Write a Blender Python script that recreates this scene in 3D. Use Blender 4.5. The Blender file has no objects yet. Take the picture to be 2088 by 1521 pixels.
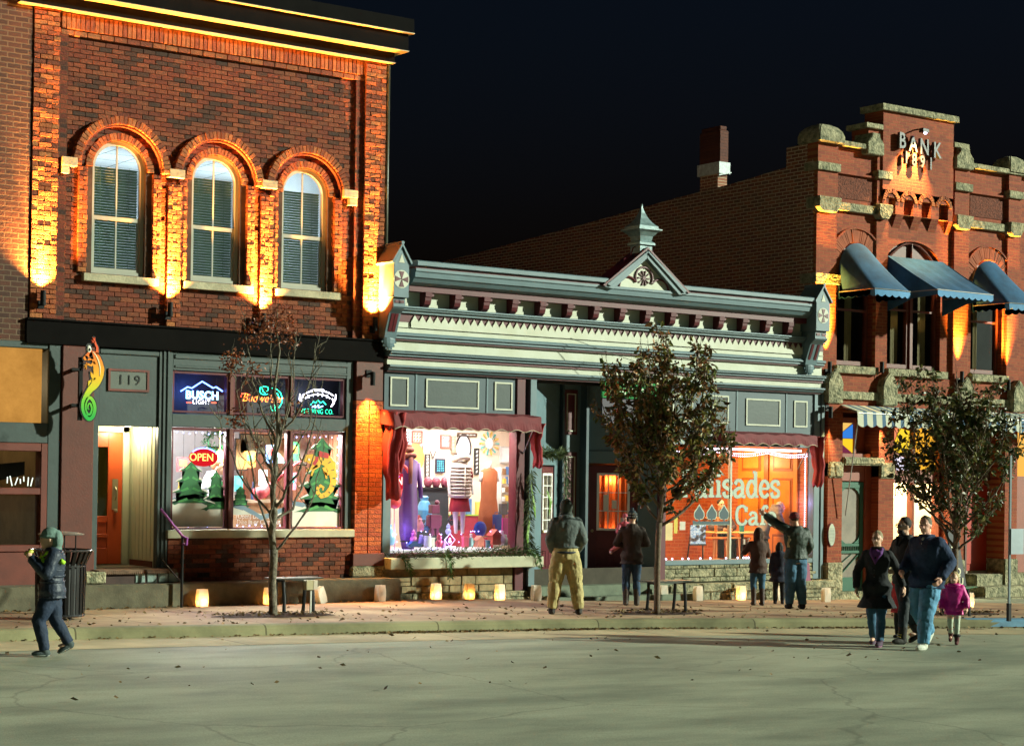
import bpy, bmesh, math, random
from mathutils import Vector, Matrix
SUN_E, SKY_S, EXPO, SKY_EL = 4.4, .055, .6, -2.
R = math.radians
random.seed(7)
SC = bpy.context.scene
COL = SC.collection
# ------------------------------------------------------------------ camera frame, used to read real positions off the photograph
CF, YAW, PITCH, ROLL, PY0, PX0, CH = 3800., .62, .01, .014, 937., 1044., 2.2
_cy, _sy = math.cos(YAW), math.sin(YAW)
FW = Vector((_sy*math.cos(PITCH), _cy*math.cos(PITCH), math.sin(PITCH)))
_rt = Vector((_cy, -_sy, 0)); _up = _rt.cross(FW)
CR = _rt*math.cos(ROLL)+_up*math.sin(ROLL)
CU = -_rt*math.sin(ROLL)+_up*math.cos(ROLL)
def ray(x, y): return FW+CR*((x-PX0)/CF)-CU*((y-PY0)/CF)
def at(x, y, Y):
    d = ray(x, y); t = Y/d.y
    return d.x*t, CH+d.z*t
def AX(x, Y, y=900): return at(x, y, Y)[0]
def onx(x, y, X):
    d = ray(x, y); t = X/d.x
    return d.y*t, CH+d.z*t
def road_z(X): return -0.0125*(X-17)
def gnd(x, y, off=0.):
    d = ray(x, y); z = off
    for _ in range(20):
        t = (z-CH)/d.z; z = road_z(d.x*t)+off
    return Vector((d.x*t, d.y*t, z))
F = 26.54          # the row of shopfronts stands on this plane
def side_z(X): return .17 if X < 16.4 else max(.17-.028*(X-16.4), -.45)
# ------------------------------------------------------------------ objects
def link(o, parent=None):
    COL.objects.link(o)
    if parent is not None:
        o.parent = parent
    return o
def tag(o, label=None, cat=None, group=None, kind=None):
    if label: o['label'] = label
    if cat: o['category'] = cat
    if group: o['group'] = group
    if kind: o['kind'] = kind
    return o
def thing(name, loc, label, cat, group=None, rz=0.):
    o = bpy.data.objects.new(name, None); COL.objects.link(o)
    o.location = loc; o.rotation_euler = (0, 0, rz); o.empty_display_size = .2
    return tag(o, label, cat, group)
def wmat(o):
    m = Matrix.LocRotScale(o.location, o.rotation_euler, o.scale)
    return (wmat(o.parent) @ m) if o.parent else m
def mesh_obj(name, me, mat, parent=None, local=False, smooth=False):
    o = bpy.data.objects.new(name, me); link(o, parent)
    if parent is not None and not local:
        me.transform(wmat(parent).inverted())
    for m in (mat if isinstance(mat, (list, tuple)) else [mat]):
        me.materials.append(m)
    if smooth: me.polygons.foreach_set('use_smooth', [True]*len(me.polygons))
    me.update()
    return o
def copy_tree(o, parent=None):
    c = o.copy(); COL.objects.link(c)
    if parent is not None: c.parent = parent
    for ch in [k for k in bpy.data.objects if k.parent == o and k != c]:
        copy_tree(ch, c)
    return c
class MB:
    """collects shapes; build() links them as one mesh object"""
    def __init__(s): s.v = []; s.f = []; s.mi = []; s.cur = 0
    def add(s, vs, fs):
        b = len(s.v); s.v += [tuple(v) for v in vs]
        for f in fs: s.f.append(tuple(b+i for i in f)); s.mi.append(s.cur)
        return s
    def box(s, x0, x1, y0, y1, z0, z1):
        return s.add([(x0,y0,z0),(x1,y0,z0),(x1,y1,z0),(x0,y1,z0),(x0,y0,z1),(x1,y0,z1),(x1,y1,z1),(x0,y1,z1)],
                     [(0,3,2,1),(4,5,6,7),(0,1,5,4),(1,2,6,5),(2,3,7,6),(3,0,4,7)])
    def obox(s, c, u, w, h, hu, hw, hh):
        c, u, w, h = Vector(c), Vector(u).normalized()*hu, Vector(w).normalized()*hw, Vector(h).normalized()*hh
        vs = [c+u*a+w*b+h*d for d in (-1, 1) for a, b in ((-1,-1),(1,-1),(1,1),(-1,1))]
        return s.add(vs, [(0,3,2,1),(4,5,6,7),(0,1,5,4),(1,2,6,5),(2,3,7,6),(3,0,4,7)])
    def prism(s, pts, a0, a1, ax='y'):
        """pts: outline; extruded along ax between a0 and a1. ax y: pts are (x,z); ax x: pts are (y,z); ax z: pts are (x,y)"""
        mk = {'y': lambda p, a: (p[0], a, p[1]), 'x': lambda p, a: (a, p[0], p[1]), 'z': lambda p, a: (p[0], p[1], a)}[ax]
        n = len(pts)
        return s.add([mk(p, a0) for p in pts]+[mk(p, a1) for p in pts],
                     [tuple(range(n)), tuple(range(2*n-1, n-1, -1))]+[(i, (i+1) % n, n+(i+1) % n, n+i) for i in range(n)])
    def tube(s, path, r, n=8, caps=True, sq=None):
        path = [Vector(p) for p in path]; m = len(path)
        rs = r if isinstance(r, (list, tuple)) else [r]*m
        ref = None; rings = []
        for i, p in enumerate(path):
            t = (path[min(i+1, m-1)]-path[max(i-1, 0)])
            if t.length < 1e-9: t = Vector((0, 0, 1))
            t.normalize()
            if ref is None:
                ref = t.cross(Vector((0, 0, 1)) if abs(t.z) < .9 else Vector((0, 1, 0))).normalized()
            else:
                ref = (ref-t*ref.dot(t))
                ref = ref.normalized() if ref.length > 1e-6 else t.orthogonal().normalized()
            b = t.cross(ref); rr = rs[i]
            ra, rb = rr if isinstance(rr, tuple) else (rr, rr)
            rings.append([p+ref*(ra*math.cos(2*math.pi*k/n))+b*(rb*math.sin(2*math.pi*k/n)) for k in range(n)])
        vs = [v for g in rings for v in g]
        fs = [(i*n+k, i*n+(k+1) % n, (i+1)*n+(k+1) % n, (i+1)*n+k) for i in range(m-1) for k in range(n)]
        if caps: fs += [tuple(range(n-1, -1, -1)), tuple((m-1)*n+k for k in range(n))]
        return s.add(vs, fs)
    def ell(s, c, r, n=12, m=8, rot=None):
        c = Vector(c); r = (r, r, r) if not isinstance(r, (tuple, list)) else r
        vs = []; fs = []
        for j in range(1, m):
            a = math.pi*j/m
            for k in range(n):
                b = 2*math.pi*k/n
                v = Vector((r[0]*math.sin(a)*math.cos(b), r[1]*math.sin(a)*math.sin(b), r[2]*math.cos(a)))
                vs.append(c+(rot @ v if rot else v))
        T = Vector((0, 0, r[2])); B = Vector((0, 0, -r[2]))
        vs += [c+(rot @ T if rot else T), c+(rot @ B if rot else B)]
        t, bt = len(vs)-2, len(vs)-1
        for j in range(m-2):
            for k in range(n): fs.append((j*n+k, (j+1)*n+k, (j+1)*n+(k+1) % n, j*n+(k+1) % n))
        for k in range(n):
            fs.append((t, k, (k+1) % n)); fs.append((bt, (m-2)*n+(k+1) % n, (m-2)*n+k))
        return s.add(vs, fs)
    def lathe(s, c, prof, n=16, sx=1., sy=1.):
        c = Vector(c); m = len(prof)
        vs = [c+Vector((r*sx*math.cos(2*math.pi*k/n), r*sy*math.sin(2*math.pi*k/n), z)) for r, z in prof for k in range(n)]
        fs = [(i*n+k, i*n+(k+1) % n, (i+1)*n+(k+1) % n, (i+1)*n+k) for i in range(m-1) for k in range(n)]
        fs += [tuple(range(n-1, -1, -1)), tuple((m-1)*n+k for k in range(n))]
        return s.add(vs, fs)
    def loft(s, rings, caps=True, closed=True):
        n = len(rings[0]); m = len(rings)
        vs = [v for g in rings for v in g]
        fs = [(i*n+k, i*n+(k+1) % n, (i+1)*n+(k+1) % n, (i+1)*n+k) for i in range(m-1) for k in range(n if closed else n-1)]
        if caps: fs += [tuple(range(n-1, -1, -1)), tuple((m-1)*n+k for k in range(n))]
        return s.add(vs, fs)
    def mesh(s, name='m', bevel=0., recalc=True, seg=1):
        me = bpy.data.meshes.new(name); me.from_pydata(s.v, [], s.f)
        if any(s.mi): me.polygons.foreach_set('material_index', s.mi)
        if recalc or bevel:
            bm = bmesh.new(); bm.from_mesh(me)
            if recalc: bmesh.ops.recalc_face_normals(bm, faces=bm.faces)
            if bevel:
                es = [e for e in bm.edges if len(e.link_faces) == 2 and e.calc_face_angle(0) > .5]
                bmesh.ops.bevel(bm, geom=es, offset=bevel, segments=seg, affect='EDGES', clamp_overlap=True)
            bm.to_mesh(me); bm.free()
        return me
    def build(s, name, mat, parent=None, bevel=0., smooth=False, seg=1, local=False, recalc=True):
        return mesh_obj(name, s.mesh(name, bevel, recalc, seg), mat, parent, local, smooth)
def bake(tmp):
    dg = bpy.context.evaluated_depsgraph_get(); dg.update()
    me = bpy.data.meshes.new_from_object(tmp.evaluated_get(dg))
    return me
def plate_mesh(outer, holes, y0, y1):
    """flat panel with holes in the XZ plane, filled by a 2D curve, thickness y0..y1"""
    cu = bpy.data.curves.new('c', 'CURVE'); cu.dimensions = '2D'; cu.fill_mode = 'BOTH'; cu.extrude = abs(y1-y0)/2
    for ps in [outer]+list(holes):
        sp = cu.splines.new('POLY'); sp.points.add(len(ps)-1); sp.use_cyclic_u = True
        for p, q in zip(sp.points, ps): p.co = (q[0], q[1], 0, 1)
    o = bpy.data.objects.new('c', cu); COL.objects.link(o)
    me = bake(o); bpy.data.objects.remove(o); bpy.data.curves.remove(cu)
    me.transform(Matrix.Translation((0, (y0+y1)/2, 0)) @ Matrix.Rotation(math.pi/2, 4, 'X'))
    me.materials.clear()
    return me
def plate(name, outer, holes, y0, y1, mat, parent=None):
    return mesh_obj(name, plate_mesh(outer, holes, y0, y1), mat, parent)
def rect(x0, x1, z0, z1): return [(x0, z0), (x1, z0), (x1, z1), (x0, z1)]
def arch(x0, x1, z0, ztop, n=20, flat=1.):
    r = (x1-x0)/2; c = (x0+x1)/2; h = r*flat; zs = ztop-h
    return [(x0, z0), (x1, z0)]+[(c+r*math.cos(math.pi*k/n), zs+h*math.sin(math.pi*k/n)) for k in range(n+1)]
def text_mesh(s, size, ext=.01, bev=0., off=0., fill=True, align='CENTER', sx=1., spacing=1., shear=0.):
    cu = bpy.data.curves.new('t', 'FONT'); cu.body = s; cu.size = size; cu.extrude = ext; cu.bevel_depth = bev; cu.offset = off
    cu.align_x = align; cu.align_y = 'CENTER'; cu.resolution_u = 4; cu.space_character = spacing; cu.shear = shear
    if not fill: cu.fill_mode = 'NONE'
    o = bpy.data.objects.new('t', cu); COL.objects.link(o)
    me = bake(o); bpy.data.objects.remove(o); bpy.data.curves.remove(cu)
    if sx != 1.: me.transform(Matrix.Diagonal((sx, 1, 1, 1)))
    me.materials.clear()
    return me
UPF = Matrix.Rotation(math.pi/2, 4, 'X')
def text(name, s, loc, size, mat, parent=None, rz=0., **k):
    me = text_mesh(s, size, **k)
    me.transform(Matrix.Translation(loc) @ Matrix.Rotation(rz, 4, 'Z') @ UPF)
    return mesh_obj(name, me, mat, parent)
def join_meshes(items):
    bm = bmesh.new()
    for me in items: bm.from_mesh(me)
    out = bpy.data.meshes.new('j'); bm.to_mesh(out); bm.free(); return out
def remesh(mb, name, voxel, smooth=3, mat=None, parent=None, loc=(0, 0, 0), local=False, disp=0.):
    me = mb.mesh(name)
    o = bpy.data.objects.new(name, me); COL.objects.link(o)
    m = o.modifiers.new('r', 'REMESH'); m.mode = 'VOXEL'; m.voxel_size = voxel
    if smooth: k = o.modifiers.new('s', 'SMOOTH'); k.factor = .5; k.iterations = smooth
    if disp:
        tx = bpy.data.textures.new('d', 'CLOUDS'); tx.noise_scale = .09
        d = o.modifiers.new('d', 'DISPLACE'); d.texture = tx; d.strength = disp; d.mid_level = .5; d.texture_coords = 'LOCAL'
    out = bake(o); bpy.data.objects.remove(o)
    out.materials.clear()
    return mesh_obj(name, out, mat, parent, local, True)
# ------------------------------------------------------------------ materials
MATS = {}
def nt(name):
    m = bpy.data.materials.new(name); m.use_nodes = True; t = m.node_tree; t.nodes.clear(); return m, t
def N(t, kind, **k):
    n = t.nodes.new(kind)
    for a, v in k.items():
        if a in n.inputs: n.inputs[a].default_value = v
        else: setattr(n, a, v)
    return n
def col(c): return (c[0], c[1], c[2], 1)
def paint(name, c, rough=.6, var=.18, scale=3., bump=.15, bs=40., metal=0., spec=.5, c2=None, var2=0., coat=0., bd=.01):
    """plain surface with mottled colour and fine relief"""
    if name in MATS: return MATS[name]
    m, t = nt(name); L = t.links
    out = N(t, 'ShaderNodeOutputMaterial'); b = N(t, 'ShaderNodeBsdfPrincipled'); L.new(b.outputs[0], out.inputs[0])
    g = N(t, 'ShaderNodeNewGeometry')
    n1 = N(t, 'ShaderNodeTexNoise', Scale=scale, Detail=6., Roughness=.65); L.new(g.outputs['Position'], n1.inputs['Vector'])
    mx = N(t, 'ShaderNodeMix', data_type='RGBA'); L.new(n1.outputs[0], mx.inputs[0])
    ca = tuple(max(0, v*(1-var)) for v in c); cb = c2 if c2 else tuple(v*(1+var) for v in c)
    mx.inputs[6].default_value = col(ca); mx.inputs[7].default_value = col(cb)
    rr = N(t, 'ShaderNodeMapRange'); rr.inputs[1].default_value = .35; rr.inputs[2].default_value = .65
    L.new(n1.outputs[0], rr.inputs[0]); L.new(rr.outputs[0], mx.inputs[0])
    L.new(mx.outputs[2], b.inputs['Base Color'])
    b.inputs['Roughness'].default_value = rough; b.inputs['Metallic'].default_value = metal
    b.inputs['Specular IOR Level'].default_value = spec; b.inputs['Coat Weight'].default_value = coat
    if bump:
        n2 = N(t, 'ShaderNodeTexNoise', Scale=bs, Detail=4.); L.new(g.outputs['Position'], n2.inputs['Vector'])
        bp = N(t, 'ShaderNodeBump', Strength=bump, Distance=bd); L.new(n2.outputs[0], bp.inputs['Height']); L.new(bp.outputs[0], b.inputs['Normal'])
    MATS[name] = m; return m
def brick(name, cols, mortar, w=.21, h=.072, ms=.009, axis='x', rel=.02, rough=.85, relief=.5, nz=14., off=.5, squash=1., mott=.4):
    """running-bond brickwork: every brick its own tone, mortar sunk by real bump"""
    if name in MATS: return MATS[name]
    m, t = nt(name); L = t.links
    out = N(t, 'ShaderNodeOutputMaterial'); b = N(t, 'ShaderNodeBsdfPrincipled', Roughness=rough); L.new(b.outputs[0], out.inputs[0])
    g = N(t, 'ShaderNodeNewGeometry'); sp = N(t, 'ShaderNodeSeparateXYZ'); L.new(g.outputs['Position'], sp.inputs[0])
    cb = N(t, 'ShaderNodeCombineXYZ')
    L.new(sp.outputs[{'x': 0, 'y': 1, 'z': 2}[axis[0]]], cb.inputs[0]); L.new(sp.outputs[2 if len(axis) == 1 else {'x': 0, 'y': 1, 'z': 2}[axis[1]]], cb.inputs[1])
    wn = N(t, 'ShaderNodeTexNoise', Scale=6., Detail=3.); L.new(g.outputs['Position'], wn.inputs['Vector'])
    ws = N(t, 'ShaderNodeVectorMath', operation='SCALE'); ws.inputs['Scale'].default_value = .012*relief*2
    sb = N(t, 'ShaderNodeVectorMath', operation='SUBTRACT'); L.new(wn.outputs[1], sb.inputs[0]); sb.inputs[1].default_value = (.5, .5, .5)
    L.new(sb.outputs[0], ws.inputs[0])
    ad = N(t, 'ShaderNodeVectorMath', operation='ADD'); L.new(cb.outputs[0], ad.inputs[0]); L.new(ws.outputs[0], ad.inputs[1])
    br = N(t, 'ShaderNodeTexBrick', Scale=1., offset=off, squash=squash); L.new(ad.outputs[0], br.inputs['Vector'])
    br.inputs['Color1'].default_value = (0, 0, 0, 1); br.inputs['Color2'].default_value = (1, 1, 1, 1); br.inputs['Mortar'].default_value = (.5, .5, .5, 1)
    br.inputs['Mortar Size'].default_value = ms; br.inputs['Mortar Smooth'].default_value = .25
    br.inputs['Brick Width'].default_value = w; br.inputs['Row Height'].default_value = h; br.inputs['Bias'].default_value = 0
    rp = N(t, 'ShaderNodeValToRGB'); rp.color_ramp.interpolation = 'CONSTANT'; e = rp.color_ramp.elements
    k = len(cols)
    e[0].position = 0; e[0].color = col(cols[0]); e[1].position = 1./k; e[1].color = col(cols[1])
    for i in range(2, k): q = e.new(i/k); q.color = col(cols[i])
    L.new(br.outputs[0], rp.inputs[0])
    n1 = N(t, 'ShaderNodeTexNoise', Scale=nz*.6, Detail=6., Roughness=.7); L.new(g.outputs['Position'], n1.inputs['Vector'])
    mr = N(t, 'ShaderNodeMapRange'); mr.inputs[3].default_value = 1-mott; mr.inputs[4].default_value = 1+mott; L.new(n1.outputs[0], mr.inputs[0])
    hs = N(t, 'ShaderNodeMix', data_type='RGBA', blend_type='MULTIPLY'); hs.inputs[0].default_value = 1
    L.new(rp.outputs[0], hs.inputs[6]); L.new(mr.outputs[0], hs.inputs[7])
    mx = N(t, 'ShaderNodeMix', data_type='RGBA'); L.new(br.outputs[1], mx.inputs[0]); L.new(hs.outputs[2], mx.inputs[6]); mx.inputs[7].default_value = col(mortar)
    L.new(mx.outputs[2], b.inputs['Base Color'])
    n2 = N(t, 'ShaderNodeTexNoise', Scale=nz*2., Detail=5., Roughness=.6); L.new(g.outputs['Position'], n2.inputs['Vector'])
    n3 = N(t, 'ShaderNodeMath', operation='MULTIPLY'); L.new(n2.outputs[0], n3.inputs[0]); n3.inputs[1].default_value = relief
    iv = N(t, 'ShaderNodeMath', operation='SUBTRACT'); iv.inputs[0].default_value = 1; L.new(br.outputs[1], iv.inputs[1])
    hh = N(t, 'ShaderNodeMath', operation='ADD'); L.new(iv.outputs[0], hh.inputs[0]); L.new(n3.outputs[0], hh.inputs[1])
    # each brick stands a little proud or shy of its neighbours
    h2 = N(t, 'ShaderNodeMath', operation='MULTIPLY_ADD'); L.new(br.outputs[0], h2.inputs[0]); h2.inputs[1].default_value = relief*.5; L.new(hh.outputs[0], h2.inputs[2])
    bp = N(t, 'ShaderNodeBump', Strength=1., Distance=rel); L.new(h2.outputs[0], bp.inputs['Height']); L.new(bp.outputs[0], b.inputs['Normal'])
    MATS[name] = m; return m
def emis(name, c, s):
    if name in MATS: return MATS[name]
    m, t = nt(name); e = N(t, 'ShaderNodeEmission', Color=col(c), Strength=s); o = N(t, 'ShaderNodeOutputMaterial')
    t.links.new(e.outputs[0], o.inputs[0]); MATS[name] = m; return m
def glassy(name='clear_glass', tint=(1, 1, 1), refl=.08, rough=.0):
    if name in MATS: return MATS[name]
    m, t = nt(name); L = t.links; o = N(t, 'ShaderNodeOutputMaterial'); mx = N(t, 'ShaderNodeMixShader')
    tr = N(t, 'ShaderNodeBsdfTransparent', Color=col(tint)); gl = N(t, 'ShaderNodeBsdfGlossy', Roughness=rough)
    lw = N(t, 'ShaderNodeLayerWeight', Blend=.5); pw = N(t, 'ShaderNodeMath', operation='POWER'); pw.inputs[1].default_value = 5.
    mu = N(t, 'ShaderNodeMath', operation='MULTIPLY_ADD'); mu.inputs[1].default_value = .45; mu.inputs[2].default_value = refl*.4
    L.new(lw.outputs[1], pw.inputs[0]); L.new(pw.outputs[0], mu.inputs[0]); L.new(mu.outputs[0], mx.inputs[0]); L.new(tr.outputs[0], mx.inputs[1]); L.new(gl.outputs[0], mx.inputs[2]); L.new(mx.outputs[0], o.inputs[0])
    MATS[name] = m; return m
def lamp(name, kind, loc, power, c, parent=None, **k):
    d = bpy.data.lights.new(name, kind); d.energy = power; d.color = c
    rot = k.pop('rot', None); aim = k.pop('aim', None)
    for a, v in k.items(): setattr(d, a, v)
    o = bpy.data.objects.new(name, d); COL.objects.link(o); o.location = loc
    if aim is not None: o.rotation_euler = (Vector(aim)-Vector(loc)).to_track_quat('-Z', 'Y').to_euler()
    if rot: o.rotation_euler = rot
    if parent is not None:
        o.parent = parent; o.matrix_parent_inverse = wmat(parent).inverted()
    return o
def flat_holes_frame(name, x0, x1, z0, z1, b, y0, y1, mat, parent, bt=None):
    m = MB(); bt = bt or b
    m.box(x0, x0+b, y0, y1, z0, z1).box(x1-b, x1, y0, y1, z0, z1).box(x0+b, x1-b, y0, y1, z0, z0+bt).box(x0+b, x1-b, y0, y1, z1-bt, z1)
    return m.build(name, mat, parent)
# ================================================================== palette
BR_L = brick('brick_left_wall', [(0.1085,0.0163,0.004),(0.1627,0.0243,0.0053),(0.0596,0.0128,0.004),(0.1844,0.0319,0.0067),(0.1302,0.0174,0.0047),(0.0379,0.0105,0.004),(0.1736,0.0348,0.0094),(0.1193,0.0185,0.0044)], (0.1085,0.0359,0.0117), ms=.007, rel=.018, relief=.7)
BR_P = brick('brick_rough_pier', [(0.27,0.0621,0.0147),(0.33,0.081,0.0189),(0.225,0.0459,0.0126),(0.3,0.0702,0.0168),(0.36,0.108,0.0336)], (0.27,0.1296,0.0546), ms=.010, rel=.035, relief=1.2, nz=16)
BR_N = brick('brick_neighbour', [(0.0634,0.022,0.0122),(0.0829,0.0268,0.0137),(0.0488,0.0171,0.0097),(0.0731,0.0244,0.0122)], (0.1365,0.0829,0.0488), ms=.011, rel=.015, relief=.5, h=.078)
BR_B = brick('brick_bank', [(0.242,0.0442,0.014),(0.297,0.0553,0.0168),(0.209,0.0365,0.0126),(0.275,0.051,0.0154)], (0.33,0.1275,0.042), ms=.005, rel=.01, relief=.4, w=.2, h=.066)
BR_BS = brick('brick_bank_side', [(0.2208,0.0759,0.0414),(0.3036,0.1035,0.0524),(0.1656,0.0759,0.0455),(0.2484,0.1104,0.0621),(0.1932,0.0621,0.0414)], (0.621,0.4968,0.3312), ms=.010, axis='y', rel=.02, relief=.6)
BR_C = brick('brick_cafe_inside', [(.42,.12,.035),(.48,.15,.04),(.38,.10,.03),(.46,.14,.045)], (.5,.22,.09), ms=.01, axis='y', rel=.01)
BR_CX = brick('brick_cafe_back', [(.42,.12,.035),(.48,.15,.04),(.38,.10,.03),(.46,.14,.045)], (.5,.22,.09), ms=.01, rel=.01)
GREYF = paint('grey_shopfront_paint', (0.0396,0.0594,0.0563), .5, .12, bs=20)
GREYM = paint('blue_grey_paint', (0.1115,0.1785,0.2043), .5, .1, bs=18, bump=.08)
GREYD = paint('slate_grey_paint', (0.044,0.078,0.096), .5, .12, bs=18, bump=.08)
CREAM = paint('cream_paint', (.60,.62,.50), .55, .04, scale=3.2, bump=.15, bs=25, c2=(.50,.51,.38))
BURG = paint('burgundy_paint', (0.0975,0.0104,0.0162), .45, .15, bump=.08)
DKRED = paint('dark_red_paint', (.13,.025,.013), .5, .2, bump=.1)
REDP = paint('red_pier_paint', (0.1,0.02,0.009), .5, .15, bump=.15)
DOORR = paint('orange_red_door_paint', (.62,.09,.02), .35, .05, bump=.03)
STONE = paint('pale_limestone', (.38,.34,.22), .8, .25, scale=5, bump=.6, bs=30, bd=.012)
STONEM = paint('mossy_limestone', (.50,.45,.28), .9, .1, scale=9, bump=1., bs=22, bd=.04, c2=(.09,.10,.055))
BLK = paint('black_metal', (.012,.012,.012), .4, .2, metal=.6, bump=.05)
BAND = paint('dark_steel_band', (0.0039,0.0032,0.0027), .9, .3, bump=.1, spec=.1)
CONC = paint('old_concrete', (0.1087,0.0975,0.06), .9, .35, scale=2.5, bump=.5, bs=35, bd=.008, c2=(0.1425,0.1275,0.0788))
CREAMSILL = paint('cream_sill', (.42,.40,.27), .7, .15, bump=.2)
PANELY = paint('pale_entry_boards', (.62,.60,.40), .6, .05, bump=.1)
GLASS = glassy('clear_glass', refl=.05)
GLASSD = glassy('window_glass', (.85,.87,.88), refl=.07)
WHITE = paint('white_paint', (.75,.75,.72), .5, .04, bump=.05)
# ================================================================== ground
KP = [(-60,23.4),(2,22.45),(9.44,22.14),(13.18,21.9),(17.12,21.49),(20.8,20.54),(23.3,19.76),(28,18.2),(60,8.5)]
def kerb_y(X):
    for (a, b), (c, d) in zip(KP, KP[1:]):
        if a <= X <= c:
            return b+(d-b)*(X-a)/(c-a)
    return KP[-1][1]
def asphalt():
    m, t = nt('asphalt'); L = t.links
    o = N(t, 'ShaderNodeOutputMaterial'); b = N(t, 'ShaderNodeBsdfPrincipled', Roughness=.72); L.new(b.outputs[0], o.inputs[0])
    g = N(t, 'ShaderNodeNewGeometry')
    n1 = N(t, 'ShaderNodeTexNoise', Scale=.45, Detail=7., Roughness=.6); mp = N(t, 'ShaderNodeMapping'); mp.inputs['Scale'].default_value = (.8, 1.8, 1); mp.inputs['Rotation'].default_value = (0, 0, .25)
    L.new(g.outputs['Position'], mp.inputs[0]); L.new(mp.outputs[0], n1.inputs['Vector'])
    r = N(t, 'ShaderNodeValToRGB'); e = r.color_ramp.elements; e[0].position = .36; e[0].color = (.19,.215,.155,1); e[1].position = .64; e[1].color = (.37,.395,.285,1)
    L.new(n1.outputs[0], r.inputs[0])
    n2 = N(t, 'ShaderNodeTexNoise', Scale=60., Detail=3.); L.new(g.outputs['Position'], n2.inputs['Vector'])
    mr = N(t, 'ShaderNodeMapRange'); mr.inputs[3].default_value = .55; mr.inputs[4].default_value = 1.45; L.new(n2.outputs[0], mr.inputs[0])
    mx = N(t, 'ShaderNodeMix', data_type='RGBA', blend_type='MULTIPLY'); mx.inputs[0].default_value = 1; L.new(r.outputs[0], mx.inputs[6]); L.new(mr.outputs[0], mx.inputs[7])
    v = N(t, 'ShaderNodeTexVoronoi', feature='DISTANCE_TO_EDGE', Scale=.42)
    nw = N(t, 'ShaderNodeTexNoise', Scale=1.6, Detail=5.); L.new(g.outputs['Position'], nw.inputs['Vector'])
    va = N(t, 'ShaderNodeMix', data_type='VECTOR'); va.inputs[0].default_value = .3; L.new(g.outputs['Position'], va.inputs[4]); L.new(nw.outputs[1], va.inputs[5]); L.new(va.outputs[1], v.inputs['Vector'])
    cr = N(t, 'ShaderNodeMapRange'); cr.inputs[1].default_value = .0; cr.inputs[2].default_value = .008; cr.inputs[3].default_value = .68; cr.inputs[4].default_value = 1; L.new(v.outputs[0], cr.inputs[0])
    m2 = N(t, 'ShaderNodeMix', data_type='RGBA', blend_type='MULTIPLY'); m2.inputs[0].default_value = 1; L.new(mx.outputs[2], m2.inputs[6]); L.new(cr.outputs[0], m2.inputs[7])
    L.new(m2.outputs[2], b.inputs['Base Color'])
    bp = N(t, 'ShaderNodeBump', Strength=.5, Distance=.006); L.new(n2.outputs[0], bp.inputs['Height']); L.new(bp.outputs[0], b.inputs['Normal'])
    return m
def slabs(name, ca, cb, jx=1.5, jy=1.5):
    m, t = nt(name); L = t.links
    o = N(t, 'ShaderNodeOutputMaterial'); b = N(t, 'ShaderNodeBsdfPrincipled', Roughness=.85); L.new(b.outputs[0], o.inputs[0])
    g = N(t, 'ShaderNodeNewGeometry')
    n1 = N(t, 'ShaderNodeTexNoise', Scale=.7, Detail=8., Roughness=.65); L.new(g.outputs['Position'], n1.inputs['Vector'])
    r = N(t, 'ShaderNodeValToRGB'); e = r.color_ramp.elements; e[0].position = .38; e[0].color = col(ca); e[1].position = .62; e[1].color = col(cb); L.new(n1.outputs[0], r.inputs[0])
    br = N(t, 'ShaderNodeTexBrick', Scale=1., offset=.0); br.inputs['Brick Width'].default_value = jx; br.inputs['Row Height'].default_value = jy
    br.inputs['Mortar Size'].default_value = .012; br.inputs['Color1'].default_value = (.85,.85,.85,1); br.inputs['Color2'].default_value = (1.1,1.1,1.1,1); br.inputs['Mortar'].default_value = (.35,.33,.3,1)
    mp = N(t, 'ShaderNodeMapping'); mp.inputs['Rotation'].default_value = (0, 0, .06); L.new(g.outputs['Position'], mp.inputs[0]); L.new(mp.outputs[0], br.inputs['Vector'])
    mx = N(t, 'ShaderNodeMix', data_type='RGBA', blend_type='MULTIPLY'); mx.inputs[0].default_value = 1; L.new(r.outputs[0], mx.inputs[6]); L.new(br.outputs[0], mx.inputs[7])
    L.new(mx.outputs[2], b.inputs['Base Color'])
    n2 = N(t, 'ShaderNodeTexNoise', Scale=45., Detail=4.); L.new(g.outputs['Position'], n2.inputs['Vector'])
    bp = N(t, 'ShaderNodeBump', Strength=.4, Distance=.005); L.new(n2.outputs[0], bp.inputs['Height']); L.new(bp.outputs[0], b.inputs['Normal'])
    return m
m = MB(); m.add([(-300,-300,road_z(-300)-1.2),(350,-300,road_z(350)-1.2),(350,400,road_z(350)-1.2),(-300,400,road_z(-300)-1.2)], [(0,1,2,3)])
tag(m.build('ground', paint('dark_earth', (.03,.03,.022), .95, .3)), kind='structure')
m = MB(); m.add([(-120,-60,road_z(-120)),(150,-60,road_z(150)),(150,30,road_z(150)),(-120,30,road_z(-120))], [(0,1,2,3)])
tag(m.build('road', asphalt()), kind='structure')
xs = [-60+i*2. for i in range(61)]+[]
xs = [x for x in xs if x <= 60]
m = MB(); rings = []
for x in xs: rings.append([(x, kerb_y(x)-1.25, road_z(x)+.004), (x, kerb_y(x)+.02, road_z(x)+.010)])
m.loft(rings, caps=False, closed=False)
tag(m.build('gutter', slabs('gutter_concrete', (.34,.29,.17), (.56,.46,.27), 3.2, 9.)), kind='structure')
m = MB(); rings = []
for x in xs:
    y, z = kerb_y(x), road_z(x)
    rings.append([(x,y+.2,z-.1),(x,y,z-.1),(x,y,z+.012),(x,y+.015,z+.10),(x,y+.05,z+.138),(x,y+.1,z+.15),(x,y+.2,z+.152)])
m.loft(rings)
ko = tag(m.build('kerb', slabs('kerb_concrete', (.15,.145,.07), (.32,.30,.155), 2.6, 9.), smooth=False), kind='structure')
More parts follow.
